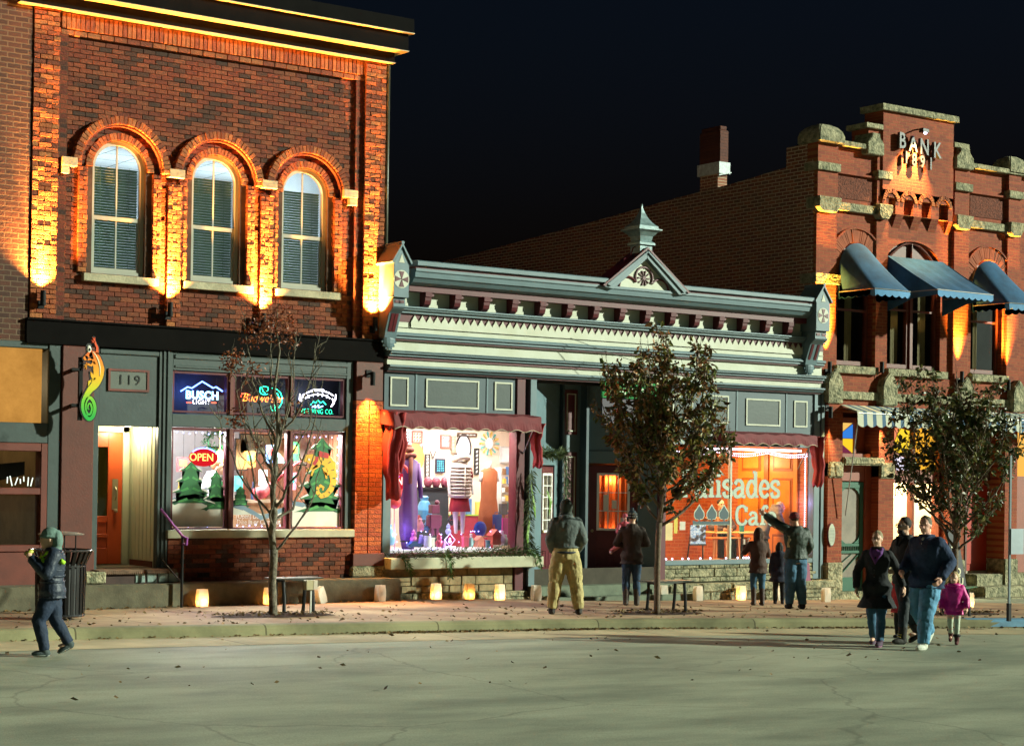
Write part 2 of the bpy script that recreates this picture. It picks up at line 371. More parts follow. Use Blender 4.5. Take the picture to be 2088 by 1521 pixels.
m = MB(); rings = []
for x in xs:
    y0 = kerb_y(x)+.2
    rings.append([(x, y0+(26.75-y0)*k/6, (road_z(x)+.148)*(1-k/6)+side_z(x)*k/6) for k in range(7)])
m.loft(rings, caps=False, closed=False)
tag(m.build('pavement', slabs('pavement_concrete', (.24,.14,.085), (.46,.33,.19))), kind='structure')
def side_h(X, Y):
    y0 = kerb_y(X)+.2; k = max(0, min(1, (Y-y0)/(26.75-y0)))
    return (road_z(X)+.148)*(1-k)+side_z(X)*k
def place(x, y):
    """point of the pavement seen at a photo position"""
    p = gnd(x, y, .15)
    for _ in range(8):
        zz = side_h(p.x, p.y); p = gnd(x, y, zz-road_z(p.x))
    return p
# blue painted stretch of kerb at the far right
m = MB(); rings = []
for i in range(12):
    x = 23.1+i*.35; y, z = kerb_y(x), road_z(x)
    rings.append([(x,y-.004,z+.03),(x,y+.011,z+.103),(x,y+.048,z+.142),(x,y+.1,z+.154),(x,y+.2,z+.156)])
m.loft(rings, caps=False, closed=False)
tag(m.build('kerb_marking', paint('worn_blue_paint', (.10,.24,.36), .7, .3)), kind='structure')
# ================================================================== neighbour at the far left
def frost():
    m, t = nt('frosted_orange'); L = t.links; e = N(t, 'ShaderNodeEmission', Strength=.62); o = N(t, 'ShaderNodeOutputMaterial'); g = N(t, 'ShaderNodeNewGeometry'); n = N(t, 'ShaderNodeTexNoise', Scale=1.3, Detail=8., Roughness=.75); L.new(g.outputs['Position'], n.inputs['Vector']); r = N(t, 'ShaderNodeValToRGB'); q = r.color_ramp.elements; q[0].position = .3; q[0].color = (.42,.19,.035,1); q[1].position = .7; q[1].color = (.75,.36,.075,1); L.new(n.outputs[0], r.inputs[0]); L.new(r.outputs[0], e.inputs[0]); L.new(e.outputs[0], o.inputs[0]); return m
frosted = frost()
nb = thing('brick_building', (8.4, F, .2), 'brick building cut by the left edge, orange glowing pane above a dark red window', 'building')
m = MB(); m.box(3., 10.14, F+.02, F+9, 4.12, 9.6); m.build('wall', BR_N, nb)
zt = at(60, 700, F)[1]
m = MB(); m.box(10.46, 10.655, F-.02, F+.3, .55, 4.1).box(3, 10.46, F-.02, F+.3, 2.62, 2.92).box(3, 10.46, F, F+.3, 4.02, 4.12); m.build('shopfront_frame', GREYF, nb, .01)
m = MB(); m.box(3, 10.40, F+.1, F+.13, 2.92, 4.02); m.build('glowing_pane', frosted, nb)
def redwin():
    m = MB()
    m.box(10.36, 10.46, F-.03, F+.2, .55, 2.62).box(3, 10.36, F-.03, F+.2, 2.5, 2.62).box(3, 10.36, F-.03, F+.2, 1.86, 1.96).box(3, 10.36, F-.03, F+.2, 1.02, 1.12).box(3, 10.36, F, F+.2, .45, 1.02)
    return m
redwin().build('window_frame', DKRED, nb, .008)
m = MB(); m.box(3, 10.36, F+.05, F+.058, 1.12, 2.5); m.build('pane', GLASSD, nb)
m = MB(); m.box(3, 10.6, F+.2, F+3.5, .4, .5).box(3, 10.6, F+3.5, F+3.6, .5, 4).box(10.6, 10.64, F+.2, F+3.6, .4, 4).box(3, 10.6, F+.2, F+3.6, 3.98, 4.02)
m.build('interior', paint('dim_tan_plaster', (.30,.22,.12), .8, .2), nb)
m = MB(); m.box(3, 10.3, F+.9, F+.95, 1.0, 2.2); 
m = MB(); m.prism([(9.7,2.0),(10.35,2.15),(10.35,2.35),(9.9,2.3)], F+.6, F+.63); m.prism([(9.2,1.1),(9.75,1.1),(9.6,2.5),(9.2,2.5)], F+.5, F+.52); m.build('curtain', paint('dark_drape', (.03,.028,.02), .9, .3), nb)
m = MB(); rnd = random.Random(3)
for i in range(9): m.tube([(10.0+.06*i+rnd.uniform(-.02,.02), F+.35, 1.98+rnd.uniform(0,.08)), (10.0+.06*i+rnd.uniform(-.03,.03), F+.35, 2.08+rnd.uniform(0,.06))], .008, 5)
m.build('lit_trinkets', emis('small_white_glow', (.9,1.,.8), 1.6), nb)
lamp('shop_glow', 'POINT', (9.4, F+1.8, 3.6), 22, (1, .75, .4), nb, shadow_soft_size=.2)
# ================================================================== LEFT: brick bar building
def island_brick(name, cols, rough=.85, bump=.9, mott=.35):
    m, t = nt(name); L = t.links; b = N(t, 'ShaderNodeBsdfPrincipled', Roughness=rough); o = N(t, 'ShaderNodeOutputMaterial'); L.new(b.outputs[0], o.inputs[0]); g = N(t, 'ShaderNodeNewGeometry')
    r = N(t, 'ShaderNodeValToRGB'); r.color_ramp.interpolation = 'CONSTANT'; e = r.color_ramp.elements; e[0].position = 0; e[0].color = col(cols[0]); e[1].position = 1/len(cols); e[1].color = col(cols[1])
    for i in range(2, len(cols)): q = e.new(i/len(cols)); q.color = col(cols[i])
    L.new(g.outputs['Random Per Island'], r.inputs[0]); n1 = N(t, 'ShaderNodeTexNoise', Scale=18., Detail=6., Roughness=.7); L.new(g.outputs['Position'], n1.inputs['Vector'])
    mr = N(t, 'ShaderNodeMapRange'); mr.inputs[1].default_value = .3; mr.inputs[2].default_value = .7; mr.inputs[3].default_value = 1-mott; mr.inputs[4].default_value = 1+mott; L.new(n1.outputs[0], mr.inputs[0])
    mx = N(t, 'ShaderNodeMix', data_type='RGBA', blend_type='MULTIPLY'); mx.inputs[0].default_value = 1; L.new(r.outputs[0], mx.inputs[6]); L.new(mr.outputs[0], mx.inputs[7]); L.new(mx.outputs[2], b.inputs['Base Color'])
    n2 = N(t, 'ShaderNodeTexNoise', Scale=34., Detail=5., Roughness=.65); L.new(g.outputs['Position'], n2.inputs['Vector']); bp_ = N(t, 'ShaderNodeBump', Strength=bump, Distance=.022); L.new(n2.outputs[0], bp_.inputs['Height']); L.new(bp_.outputs[0], b.inputs['Normal']); return m
RBR = island_brick('rough_brick', [(0.276,0.0651,0.018),(0.345,0.0893,0.022),(0.2185,0.0473,0.014),(0.3105,0.0735,0.02),(0.3795,0.126,0.035),(0.1725,0.0368,0.012),(0.322,0.0819,0.02)])
RBW = island_brick('wall_brick', [(0.1318,0.0276,0.0081),(0.1783,0.0368,0.0099),(0.0651,0.0196,0.0072),(0.186,0.0414,0.0117),(0.1473,0.0276,0.0081),(0.0434,0.0161,0.0072),(0.155,0.0391,0.0126),(0.2015,0.0517,0.0162),(0.1395,0.0253,0.0072)], bump=.5)
MORT = paint('dark_mortar', (.085,.045,.026), .95, .4, bump=.4)
def bricks(m, x0, x1, z0, z1, y, seed, jut=.012, skip=None, bw=.205, bh=.0725, gap=.009, deep=.03, jit=.004):
    rnd = random.Random(seed); z = z0; row = 0
    while z < z1-.02:
        zt = min(z+bh-gap, z1); x = x0-(bw/2 if row % 2 else 0)
        while x < x1-.01:
            a, b = max(x, x0), min(x+bw-gap, x1)
            if b-a > .03 and not (skip and skip((a+b)/2, (z+zt)/2, (b-a)/2)):
                p = y-rnd.uniform(0, jut)-(jut*1.0 if rnd.random() < .06 else 0)+(jut*1.5 if rnd.random() < .06 else 0); J = lambda: rnd.uniform(-jit, jit)
                f_ = [(a+J(),p+J(),z+J()),(b+J(),p+J(),z+J()),(b+J(),p+J(),zt+J()),(a+J(),p+J(),zt+J())]
                i_ = .005; f2 = [(a+i_,p-.004+J()*.5,z+i_),(b-i_,p-.004+J()*.5,z+i_),(b-i_,p-.004+J()*.5,zt-i_),(a+i_,p-.004+J()*.5,zt-i_)]
                k_ = [(a,y+deep,z),(b,y+deep,z),(b,y+deep,zt),(a,y+deep,zt)]
                m.add(f2+f_+k_, [(0,1,2,3)]+[(4+i,4+(i+1)%4,(i+1)%4,i) for i in range(4)]+[(8+i,8+(i+1)%4,4+(i+1)%4,4+i) for i in range(4)])
            x += bw
        z += bh; row += 1
    return m
W = F+.12
lb = thing('brick_building', (13.2, F, .2), 'tall brown brick building lit from below, with three arched windows over a grey shopfront', 'building')
wins = [(11.16,12.03,7.26),(12.81,13.65,7.22),(14.41,15.25,7.19)]
ZS = 5.22
holes = [arch(a, b, ZS, zt) for a, b, zt in wins]
plate('wall_core', rect(10.56, 15.82, 4.45, 9.1), holes, W+.012, W+.25, MORT, lb)
def in_arch(x, z, h):
    for a, b, zt in wins:
        c = (a+b)/2; r = (b-a)/2; zs = zt-r
        if z > zs and math.hypot(x-c, z-zs) < r+.11+h*.3: return True
        if 5.10 < z <= zs and a-.10-h*.6 < x < b+.10+h*.6: return True
    return False
m = bricks(MB(), 10.72, 15.72, 4.45, 8.80, W, 11, .0035, in_arch, gap=.007, jit=.002); m.build('wall', RBW, lb, recalc=False)
m = MB(); m.box(15.95, 16.24, F+.05, F+10, .6, 9.1).box(10.2, 10.4, F+9, F+9.2, .6, 9.1).box(10.3, 16, F+9.8, F+10, .6, 9.1); m.build('side_wall', BR_BS, lb)
for xa_, xb_, sd_ in ((10.16,10.56,1),(15.87,16.26,2)):
    m = bricks(MB(), xa_, xb_, 4.48, 9.08, F, sd_, .006, None, bw=.20, jit=.0035); pl_ = m.build('pilaster', RBR, lb, recalc=False)
    m = MB(); m.box(xa_+.006, xb_-.006, F+.014, F+.3 if xa_ < 12 else F+.05, 4.45, 9.08); m.build('pilaster_core', MORT, pl_)
m = MB(); m.box(15.72, 15.87, F+.06, F+.3, 4.45, 9.08); m.build('pilaster_return', BR_L, lb)
m = MB(); m.box(10.56, 10.72, F+.07, F+.3, 4.45, 9.08); m.build('pilaster_return', BR_L, lb)
for a, b in ((12.37,12.60),(13.98,14.21)):
    m = bricks(MB(), a, b, 4.48, 6.68, F+.045, int(a*10), .006, None, bw=.15, jit=.003); pl_ = m.build('small_pilaster', RBR, lb, recalc=False); m = MB(); m.box(a+.005, b-.005, F+.06, F+.2, 4.45, 6.68); m.build('pilaster_core', MORT, pl_)
# brick arches: separate voussoirs
VOU = island_brick('voussoir_brick', [(.22,.055,.016),(.28,.08,.022),(.17,.04,.014),(.30,.10,.03)], bump=.7) or paint('voussoir_brick', (0.2232,0.0501,0.0149), .85, .4, scale=9, bump=.7, bs=40, bd=.012, c2=(0.3125,0.0883,0.0248))
def voussoirs(cx, zs, r0, r1, y0, y1, n, mat, a0=0., a1=math.pi, fl=1.):
    m = MB(); rnd = random.Random(int(cx*100))
    for i in range(n):
        p = a0+(a1-a0)*(i+.07)/n; q = a0+(a1-a0)*(i+.93)/n; d = rnd.uniform(-.008, .008); d2 = rnd.uniform(-.006, .006)
        P = [(cx+r*math.cos(t), zs+r*fl*math.sin(t)) for r, t in ((r0,p),(r1+d2,p),(r1+d2,q),(r0,q))]
        m.prism(P, y0+d, y1)
    return m
for a, b, zt in wins:
    c = (a+b)/2; r = (b-a)/2; zs = zt-r
    voussoirs(c, zs, r+.01, r+.12, W-.025, W+.05, 26, VOU).build('inner_arch', VOU, lb, .003)
    voussoirs(c, zs, r+.24, r+.36, F-.0, W+.02, 34, VOU).build('outer_arch', VOU, lb, .003)
    o = [(c+(r+.235)*math.cos(math.pi*k/24), zs+(r+.235)*math.sin(math.pi*k/24)) for k in range(25)]
    i = [(c+(r+.21)*math.cos(math.pi*k/24), zs+(r+.21)*math.sin(math.pi*k/24)) for k in range(24, -1, -1)]
    m = MB(); m.prism(o+i, F+.04, W+.01); m.build('arch_rim', VOU, lb)
    # brick jambs each side of the opening, standing proud of the wall
    for x0, x1 in ((a-.24, a-.10), (b+.10, b+.24)):
        m = bricks(MB(), x0, x1, 5.22, zs, F+.07, int(x0*10), .005, None, bw=.14, jit=.003, deep=.06); m.build('jamb', RBR, lb, recalc=False)
# stone imposts
for x0, x1 in ((10.62,10.86),(12.36,12.62),(13.97,14.24),(15.47,15.74)):
    z = 6.78
    m = MB(); m.box(x0, x1, F-.02, F+.2, z, z+.13)
    if x0 > 15: m.box(x0+.12, x1, F+.0, F+.2, z-.12, z-.002)
    if x0 < 11: m.box(x0, x1-.12, F+.0, F+.2, z-.12, z-.002)
    m.build('stone_impost', STONE, lb, .006)
for a, b in ((11.0,12.22),(12.66,13.86),(14.28,15.47)):
    m = MB(); m.box(a, b, F+.02, W+.1, 5.085, 5.20); m.build('window_sill', STONE, lb, .006)
# corbel courses under the cornice
m = MB(); x = 10.6; rnd = random.Random(5)
while x < 15.85:
    m.box(x, x+.062, F+.03+rnd.uniform(-.004,.004), W+.02, 8.84, 9.07); x += .075
m.build('soldier_course', VOU, lb, .003)
m = MB(); x = 10.6
while x < 15.8:
    m.box(x, x+.2, F+.06+rnd.uniform(-.005,.005), W+.02, 8.75, 8.825); x += .212
m.build('stretcher_course', VOU, lb, .003)
m = MB(); 
for (x0, x1, y, z0, z1) in ((9.9,16.36,F-.10,9.10,9.26),(9.9,16.50,F-.30,9.28,9.55),(9.9,16.56,F-.38,9.57,9.80)): m.box(x0, x1, y, F+.4, z0, z1)
m.build('cornice', BAND, lb, .006)
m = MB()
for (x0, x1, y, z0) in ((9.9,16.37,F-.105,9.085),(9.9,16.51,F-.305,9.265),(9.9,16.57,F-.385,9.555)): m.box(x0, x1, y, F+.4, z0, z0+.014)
m.build('soffit_glow_strip', paint('painted_soffit_glow', (.5,.38,.18), .5, .1), lb)  # tan strips paint in the uplit undersides of the cornice tiers
m = MB(); m.box(10.1, 16.3, F+.4, F+10, 9.1, 9.2); m.build('roof', BAND, lb)
m = MB(); m.tube([(16.31, F+.02, 4.5), (16.31, F+.02, 9.1)], .035, 8); m.build('downpipe', paint('dull_bronze', (.05,.05,.03), .4, .2), lb, smooth=True)
m = MB(); m.box(10.10, 16.27, F-.04, F+.3, 4.115, 4.44).box(10.10, 16.27, F-.07, F+.3, 4.44, 4.47).box(10.10, 16.27, F-.06, F+.3, 4.095, 4.115); m.build('steel_band', BAND, lb, .004)
# arched sash windows with blinds
FRM = paint('putty_window_frame', (.34,.34,.27), .45, .06, bump=.05)
BLIND = paint('grey_green_slats', (.13,.22,.12), .5, .1, bump=0)
def sash(a, b, zt):
    w = thing_part('window', lb)
    r = (b-a)/2; c = (a+b)/2; zs = zt-r; y = W+.07
    g = lambda k: arch(a+k, b-k, ZS+k, zt-k, 24)
    mesh_obj('frame', plate_mesh(g(0), [g(.055)], y, y+.09), FRM, w)
    mm = MB(); zm = ZS+.83
    mm.box(a+.055, b-.055, y+.015, y+.07, zm, zm+.06).box(a+.055, a+.08, y+.03, y+.08, ZS+.06, zm).box(b-.09, b-.055, y+.03, y+.08, ZS+.06, zm).box(c-.012, c+.012, y+.04, y+.06, ZS+.06, zt-.06).box(a+.05, b-.05, y+.02, y+.08, ZS+.055, ZS+.1)
    mm.build('sash_bars', FRM, w)
    mesh_obj('pane', plate_mesh(g(.05), [], y+.045, y+.05), GLASSD, w)
    mm = MB(); z = ZS+.12
    while z < zs+.06:
        mm.obox((c, y+.14, z), (1,0,0), (0,1,-.75), (0,.75,1), (b-a)/2-.06, .024, .0015); z += .042
    for xx in (a+.2, c+.02, b-.2): mm.box(xx-.003, xx+.003, y+.112, y+.115, ZS+.1, zs+.06)
    mm.build('blind', BLIND, w)
def thing_part(name, parent):
    o = bpy.data.objects.new(name, None); COL.objects.link(o); o.parent = parent; o.empty_display_size = .1; return o
for w_ in wins: sash(*w_)
def ceil_mat(name='ceiling_tiles', c=(.5,.55,.55)):
    m, t = nt(name); L = t.links; o = N(t, 'ShaderNodeOutputMaterial'); b = N(t, 'ShaderNodeBsdfPrincipled', Roughness=.9); L.new(b.outputs[0], o.inputs[0])
    g = N(t, 'ShaderNodeNewGeometry'); br = N(t, 'ShaderNodeTexBrick', Scale=1., offset=0.); L.new(g.outputs['Position'], br.inputs['Vector'])
    br.inputs['Brick Width'].default_value = .61; br.inputs['Row Height'].default_value = .61; br.inputs['Mortar Size'].default_value = .012
    br.inputs['Color1'].default_value = col(c); br.inputs['Color2'].default_value = col([v*.93 for v in c]); br.inputs['Mortar'].default_value = (.1,.13,.11,1); L.new(br.outputs[0], b.inputs['Base Color']); return m
m = MB(); m.box(10.8, 15.7, W+.3, F+5, 7.42, 7.47); m.build('upper_ceiling', ceil_mat(), lb)
m = MB(); m.box(10.8, 10.85, W+.3, F+5, 4.5, 7.42).box(15.65, 15.7, W+.3, F+5, 4.5, 7.42).box(10.85, 15.65, F+4.95, F+5, 4.5, 7.42).box(10.8, 15.7, W+.3, F+5, 4.46, 4.5); m.build('upper_room', paint('pale_blue_wall', (.5,.55,.56), .8, .05), lb)
for x in (11.8, 13.3, 14.8): lamp('upstairs_light', 'POINT', (x, F+2.4, 6.6), 55, (.86,.95,1.), lb, shadow_soft_size=.3)
# ---- ground floor of the bar
m = MB(); m.box(10.66, 11.17, F-.05, F+.3, .55, 4.09); m.box(10.62, 11.2, F-.07, F+.3, .55, 1.02); m.build('painted_pier', REDP, lb, .012)
# brick pier at right with stone foot
m = MB(); m.box(15.73, 16.25, F-.06, F+.3, 3.45, 4.09); m.build('pier_cap', REDP, lb, .01)
m = MB(); m.box(15.68, 16.29, F-.12, F+.3, .72, .93); m.build('pier_plinth', REDP, lb, .01)
BR_Q = brick('brick_rusticated', [(.50,.10,.03),(.58,.13,.035),(.44,.08,.03)], (.22,.05,.02), w=.26, h=.075, ms=.008, rel=.05, relief=.8, nz=20)
m = MB(); m.box(15.73, 15.975, F-.07, F+.3, .93, 3.45).box(15.995, 16.25, F-.07, F+.3, .93, 3.45).box(15.96, 16.01, F-.03, F+.3, .93, 3.45); m.build('rusticated_pier', BR_Q, lb, .004)
m = MB(); m.box(15.66, 16.30, F-.13, F+.3, .54, .72); m.build('stone_foot', STONEM, lb, .02, seg=2)
# frame of door bay and window bay
m = MB()
m.box(11.17, 11.27, F, F+.25, .7, 4.09).box(12.24, 12.47, F-.01, F+.25, .6, 4.09).box(11.27, 12.24, F+.02, F+.25, 2.91, 4.09)
m.box(12.47, 15.58, F, F+.25, 3.80, 4.09).box(12.47, 15.58, F, F+.25, 2.93, 3.13).box(15.58, 15.71, F, F+.25, 1.33, 4.09)
m.box(11.27, 12.24, F-.01, F+.04, 4.0, 4.07).box(12.5, 15.6, F-.02, F+.04, 3.98, 4.05).box(12.5, 15.6, F-.015, F+.04, 3.84, 3.88)
m.box(12.30, 12.34, F-.03, F+.0, .75, 4.09).box(12.37, 12.41, F-.03, F+.0, .75, 4.09)
m.build('shopfront_frame', GREYF, lb, .008)
flat_holes_frame('number_frame', 11.41, 12.08, 3.44, 3.78, .035, F-.005, F+.03, DKRED, lb)
m = MB(); m.box(11.44, 12.05, F+.008, F+.018, 3.47, 3.75); m.build('number_panel', paint('grey_panel', (.10,.115,.095), .5, .1), lb)
text('number', '119', (11.75, F+.004, 3.61), .21, paint('black_numeral', (.012,.015,.012), .4, .1, bump=0), lb, ext=.006, spacing=1.3)
m = MB()
for x0, x1 in ((12.47,13.46),(13.52,14.55),(14.58,15.58)):
    for z0, z1 in ((3.15,3.80),(1.33,2.92)):
        q = MB(); b_ = .045; q.box(x0, x0+b_, F+.03, F+.12, z0, z1).box(x1-b_, x1, F+.03, F+.12, z0, z1).box(x0+b_, x1-b_, F+.03, F+.12, z0, z0+b_*.7).box(x0+b_, x1-b_, F+.03, F+.12, z1-b_, z1)
        fr = q.build('window_frame', BURG, lb, .004)
        q = MB(); q.box(x0+b_, x1-b_, F+.08, F+.086, z0+.03, z1-b_); q.build('pane', GLASS, fr)
for a_, b_, c_, d_ in ((13.46,13.52,1.33,2.92),(14.55,14.58,1.33,2.92),(13.46,13.52,3.13,3.8),(14.55,14.58,3.13,3.8)): m = MB(); m.box(a_, b_, F, F+.12, c_, d_); m.build('mullion', DKRED, lb, .004)
m = MB(); m.box(12.38, 15.72, F-.10, F+.2, 1.2, 1.325); m.build('window_sill', CREAMSILL, lb, .008)
m = bricks(MB(), 12.42, 15.70, .52, 1.2, F-.03, 77, .004, gap=.007, jit=.002); m.build('base_wall_bricks', RBW, lb, recalc=False)
m = MB(); m.box(12.43, 15.69, F-.02, F+.25, .5, 1.2); m.build('base_wall', MORT, lb)
if 0: m.build('base_wall', brick('brick_base', [(.17,.045,.02),(.2,.055,.022),(.10,.03,.017),(.16,.042,.02),(.22,.07,.035),(.14,.036,.017)], (.12,.06,.035), ms=.006, rel=.012, relief=.5), lb)
# bar room behind the glass
m = MB(); m.box(12.3, 16.0, F+4.4, F+4.45, .7, 4.05).box(12.25, 12.3, F+.3, F+4.4, .7, 4.05).box(12.3, 16.0, F+.25, F+4.4, .68, .72).box(12.3, 16.0, F+.25, F+4.4, 4.05, 4.08)
m.build('bar_room', paint('grey_plaster', (.50,.52,.55), .8, .06), lb)
m = MB(); m.box(12.3, 15.95, F+.55, F+.58, 3.06, 4.05).box(12.3, 15.95, F+.2, F+.58, 3.04, 3.06); m.build('transom_box', paint('dark_transom_back', (.018,.02,.035), .6, .2), lb)
m = MB(); m.box(15.9, 15.95, F+.3, F+4.4, .7, 4.05)
for i in range(26): m.box(15.89, 15.9, F+.35+i*.155, F+.42+i*.155, .7, 3.1)
m.build('panelled_wall', paint('terracotta_boards', (.42,.17,.09), .5, .1), lb)
for x, p, c in ((12.9,60,(.85,.9,1)),(13.9,60,(1,.96,.86)),(14.9,60,(1,.93,.84))): lamp('bar_light', 'AREA', (x, F+.75, 2.98), p*1.9, c, lb, shape='RECTANGLE', size=.5, size_y=.4, rot=(R(-22),0,0))
lamp('bar_light', 'POINT', (13.8, F+2.9, 3.7), 130, (1,.95,.9), lb, shadow_soft_size=.3)
# recessed doorway
m = MB(); m.box(11.2, 12.3, F+.25, F+1.5, .70, .75); m.build('porch_floor', paint('worn_boards', (.16,.13,.09), .8, .3), lb)
m = MB(); m.box(12.235, 12.28, F+.1, F+1.5, .75, 2.93)
m.add([(11.86,F+1.15,.75),(12.235,F+1.0,.75),(12.235,F+1.0,2.93),(11.86,F+1.15,2.93)], [(0,1,2,3)])
for i in range(6): m.box(12.225, 12.235, F+.2+i*.14, F+.32+i*.14, .85, 2.92)
m.build('porch_boards', PANELY, lb)
m = MB(); m.box(12.222, 12.234, F+.12, F+.95, .75, .84); m.build('skirting', DKRED, lb)
lamp('porch_light', 'POINT', (11.98, F+.55, 2.86), 24., (1,.93,.62), lb, shadow_soft_size=.06)
m = MB(); m.box(11.2, 12.3, F+.25, F+1.5, 2.93, 2.97); m.build('porch_ceiling', PANELY, lb)
# the orange door stands at the back of the porch, hinged left
dr = thing_part('door', lb)
m = MB(); yd = F+.95
x0, x1 = 11.32, 12.08
m.box(x0, x0+.13, yd, yd+.05, .77, 2.83).box(x1-.24, x1, yd, yd+.05, .77, 2.83).box(x0+.13, x1-.24, yd, yd+.05, .77, 1.02).box(x0+.13, x1-.24, yd, yd+.05, 1.18, 1.24).box(x0+.13, x1-.24, yd, yd+.05, 1.42, 1.52).box(x0+.13, x1-.24, yd, yd+.05, 2.6, 2.83).box(x0+.13, x1-.24, yd+.02, yd+.04, 1.02, 1.42)
m.build('door_leaf', DOORR, dr, .006)
m = MB(); m.box(x0+.12, x1-.23, yd+.02, yd+.026, 1.5, 2.62); m.build('door_glass', glassy('greenish_glass', (.75,.8,.6), .08), dr)
m = MB(); m.box(x1-.17, x1-.075, yd-.012, yd, 1.62, 2.1); m.tube([(x1-.12,yd-.015,1.98),(x1-.12,yd-.06,1.93),(x1-.12,yd-.06,1.82),(x1-.12,yd-.015,1.77)], .012, 8); m.ell((x1-.12,yd-.04,1.6), .034)
m.build('handle', paint('brushed_brass', (.5,.45,.32), .3, .1, metal=.8), dr)
m = MB(); m.box(x1, x1+.1, yd-.02, yd+.1, .76, 2.93).box(x0-.1, x1+.1, yd-.02, yd+.1, 2.84, 2.93).box(x0-.14, x0, yd-.02, yd+.1, .76, 2.93); m.build('door_frame', PANELY, dr)
m = MB(); m.box(11.2, 12.3, F+1.4, F+1.45, .75, 2.93); m.build('lobby_wall', PANELY, lb)
# step and ledge
m = MB(); m.box(11.17, 12.44, F-.32, F+.3, .69, .74)
for i in range(40): m.box(11.19+i*.031, 11.205+i*.031, F-.325, F-.3, .675, .735)
m.build('landing', paint('rusty_tread', (.17,.10,.06), .8, .4, scale=8), lb)
m = MB(); m.box(11.15, 12.4, F-.26, F+.3, .52, .69); m.build('riser', paint('dark_riser', (.05,.025,.02), .8, .3), lb)
m = MB()
for x in (11.78, 11.97, 12.16, 12.33): m.box(x, x+.16, F-.275, F-.25, .54, .685)
m.build('glass_blocks', paint('glass_block', (.32,.42,.38), .2, .25, scale=12, bump=.4), lb, .01)
m = MB(); m.box(10.95, 11.28, F-.35, F-.02, .54, .72); m.build('step_block', STONEM, lb, .02)
m = MB(); m.prism([(3,.1),(16.35,.1),(16.35,.50),(16.33,.53),(3,.53)], 25.98, F+.2); lz = m.build('front_ledge', CONC, lb, .03, seg=2)
# ================================================================== uplights on the brick
LAMPC = (1., .37, .065)
def wall_spot(x, z, y, power, up=True, label='', grp='black cylinder uplights on the brick piers', size=112, lean=.0, out=.10, c=LAMPC, blend=1., soft=.02):
    o = thing('wall_lamp', (x, y, z), label, 'wall light', grp)
    s = 1 if up else -1
    m = MB(); a = Vector((x, y-out, z)); d = Vector((0, lean, s)).normalized()
    m.tube([a-d*.13, a+d*.09], .042, 14); m.tube([a-d*.135, a-d*.12], .03, 14)
    m.build('housing', BLK, o, smooth=False)
    m = MB(); m.tube([a-d*.1, (x, y-.02, z-.11*s)], .016, 8); m.box(x-.05, x+.05, y-.02, y+.0, z-.17*s if up else z+.05, z-.05*s if up else z+.17); m.build('bracket', BLK, o)
    m = MB(); m.tube([a+d*.082, a+d*.086], .03, 14); m.build('lens', emis('warm_lens', (1,.75,.4), 6), o)
    lamp('uplight_beam', 'SPOT', a+d*.11, power, c, o, spot_size=R(size), spot_blend=blend, shadow_soft_size=soft, aim=a+d*2+Vector((0, .05, 0)))
    if power > 1000: lamp('uplight_core', 'SPOT', a+d*.11, power*2.6, c, o, spot_size=R(34), spot_blend=1., shadow_soft_size=soft, aim=a+d*2+Vector((0, .10, 0)))
    return o
UP = 2000
for i, (px, py, lab) in enumerate(((88,605,'leftmost wall uplight, on the brick pier beside the left edge'),(350,628,'wall uplight between the first and second arched windows'),(540,650,'wall uplight between the second and third arched windows, above the bare tree'),(765,658,'wall uplight on the right corner pier of the tall brown brick building'))):
    X, Z = at(px, py, F-.1); Y = F if i in (0, 3) else F+.045
    wall_spot(X, Z, Y, UP, True, lab)
X, Z = at(757, 775, F-.15)
wall_spot(X, Z, F-.06, 750, False, 'black wall downlight shining down the red rusticated pier beside the clothes shop', None, size=70, out=.14)
# ================================================================== MIDDLE: one-storey shopfront building
mb_ = thing('shop_building', (21.3, F, .0), 'low cream and blue-grey painted shop building with a small gable, zigzag frieze and recessed entry', 'building')
mb = mb_
X0, X1 = 16.30, 26.42
AMB = None
# stacked mouldings of the cornice: (name, projection, z0, z1, material)
def course(name, p, z0, z1, mat, x0=X0+.02, x1=X1, bev=.0, y1=F+.2):
    m = MB(); m.box(x0, x1, F-p, y1, z0, z1); return m.build(name, mat, mb, bev)
def moulding(name, prof, mat, x0=X0+.02, x1=X1):
    """prof: (projection, z) pairs from the bottom up"""
    m = MB(); m.prism([(F-p, z) for p, z in prof]+[(F+.15, prof[-1][1]), (F+.15, prof[0][1])], x0, x1, 'x'); return m.build(name, mat, mb)
moulding('crown_cap', [(.46,5.70),(.50,5.71),(.50,5.775),(.47,5.79),(.42,5.80)], GREYM, 16.62, 20.66)
moulding('crown_cap', [(.46,5.70),(.50,5.71),(.50,5.775),(.47,5.79),(.42,5.80)], GREYM, 22.42, 26.15)
course('crown_line', .44, 5.665, 5.70, BURG, 16.62, 20.66); course('crown_line', .44, 5.665, 5.70, BURG, 22.42, 26.15)
moulding('crown_moulding', [(.27,5.40),(.34,5.44),(.385,5.50),(.42,5.52),(.43,5.60),(.45,5.62),(.45,5.664)], GREYM, 16.62, 26.15)
course('soffit_band', .24, 5.30, 5.40, BURG, 16.62, 26.15)
course('frieze', .07, 5.05, 5.30, CREAM, 16.62, 26.15)
bk = None
for i in range(16):
    x = 17.0+i*.5985
    m = MB(); m.prism([(F-.07,5.055),(F-.16,5.06),(F-.22,5.10),(F-.24,5.16),(F-.245,5.215),(F-.26,5.22),(F-.265,5.30),(F-.07,5.30)], x-.065, x+.065, 'x')
    m.box(x+.065, x+.12, F-.24, F-.07, 5.235, 5.28)
    if bk is None: bk = m.build('bracket', BURG, mb, .004)
    else:
        c = bk.copy(); COL.objects.link(c); c.location.x = bk.location.x+i*.5985
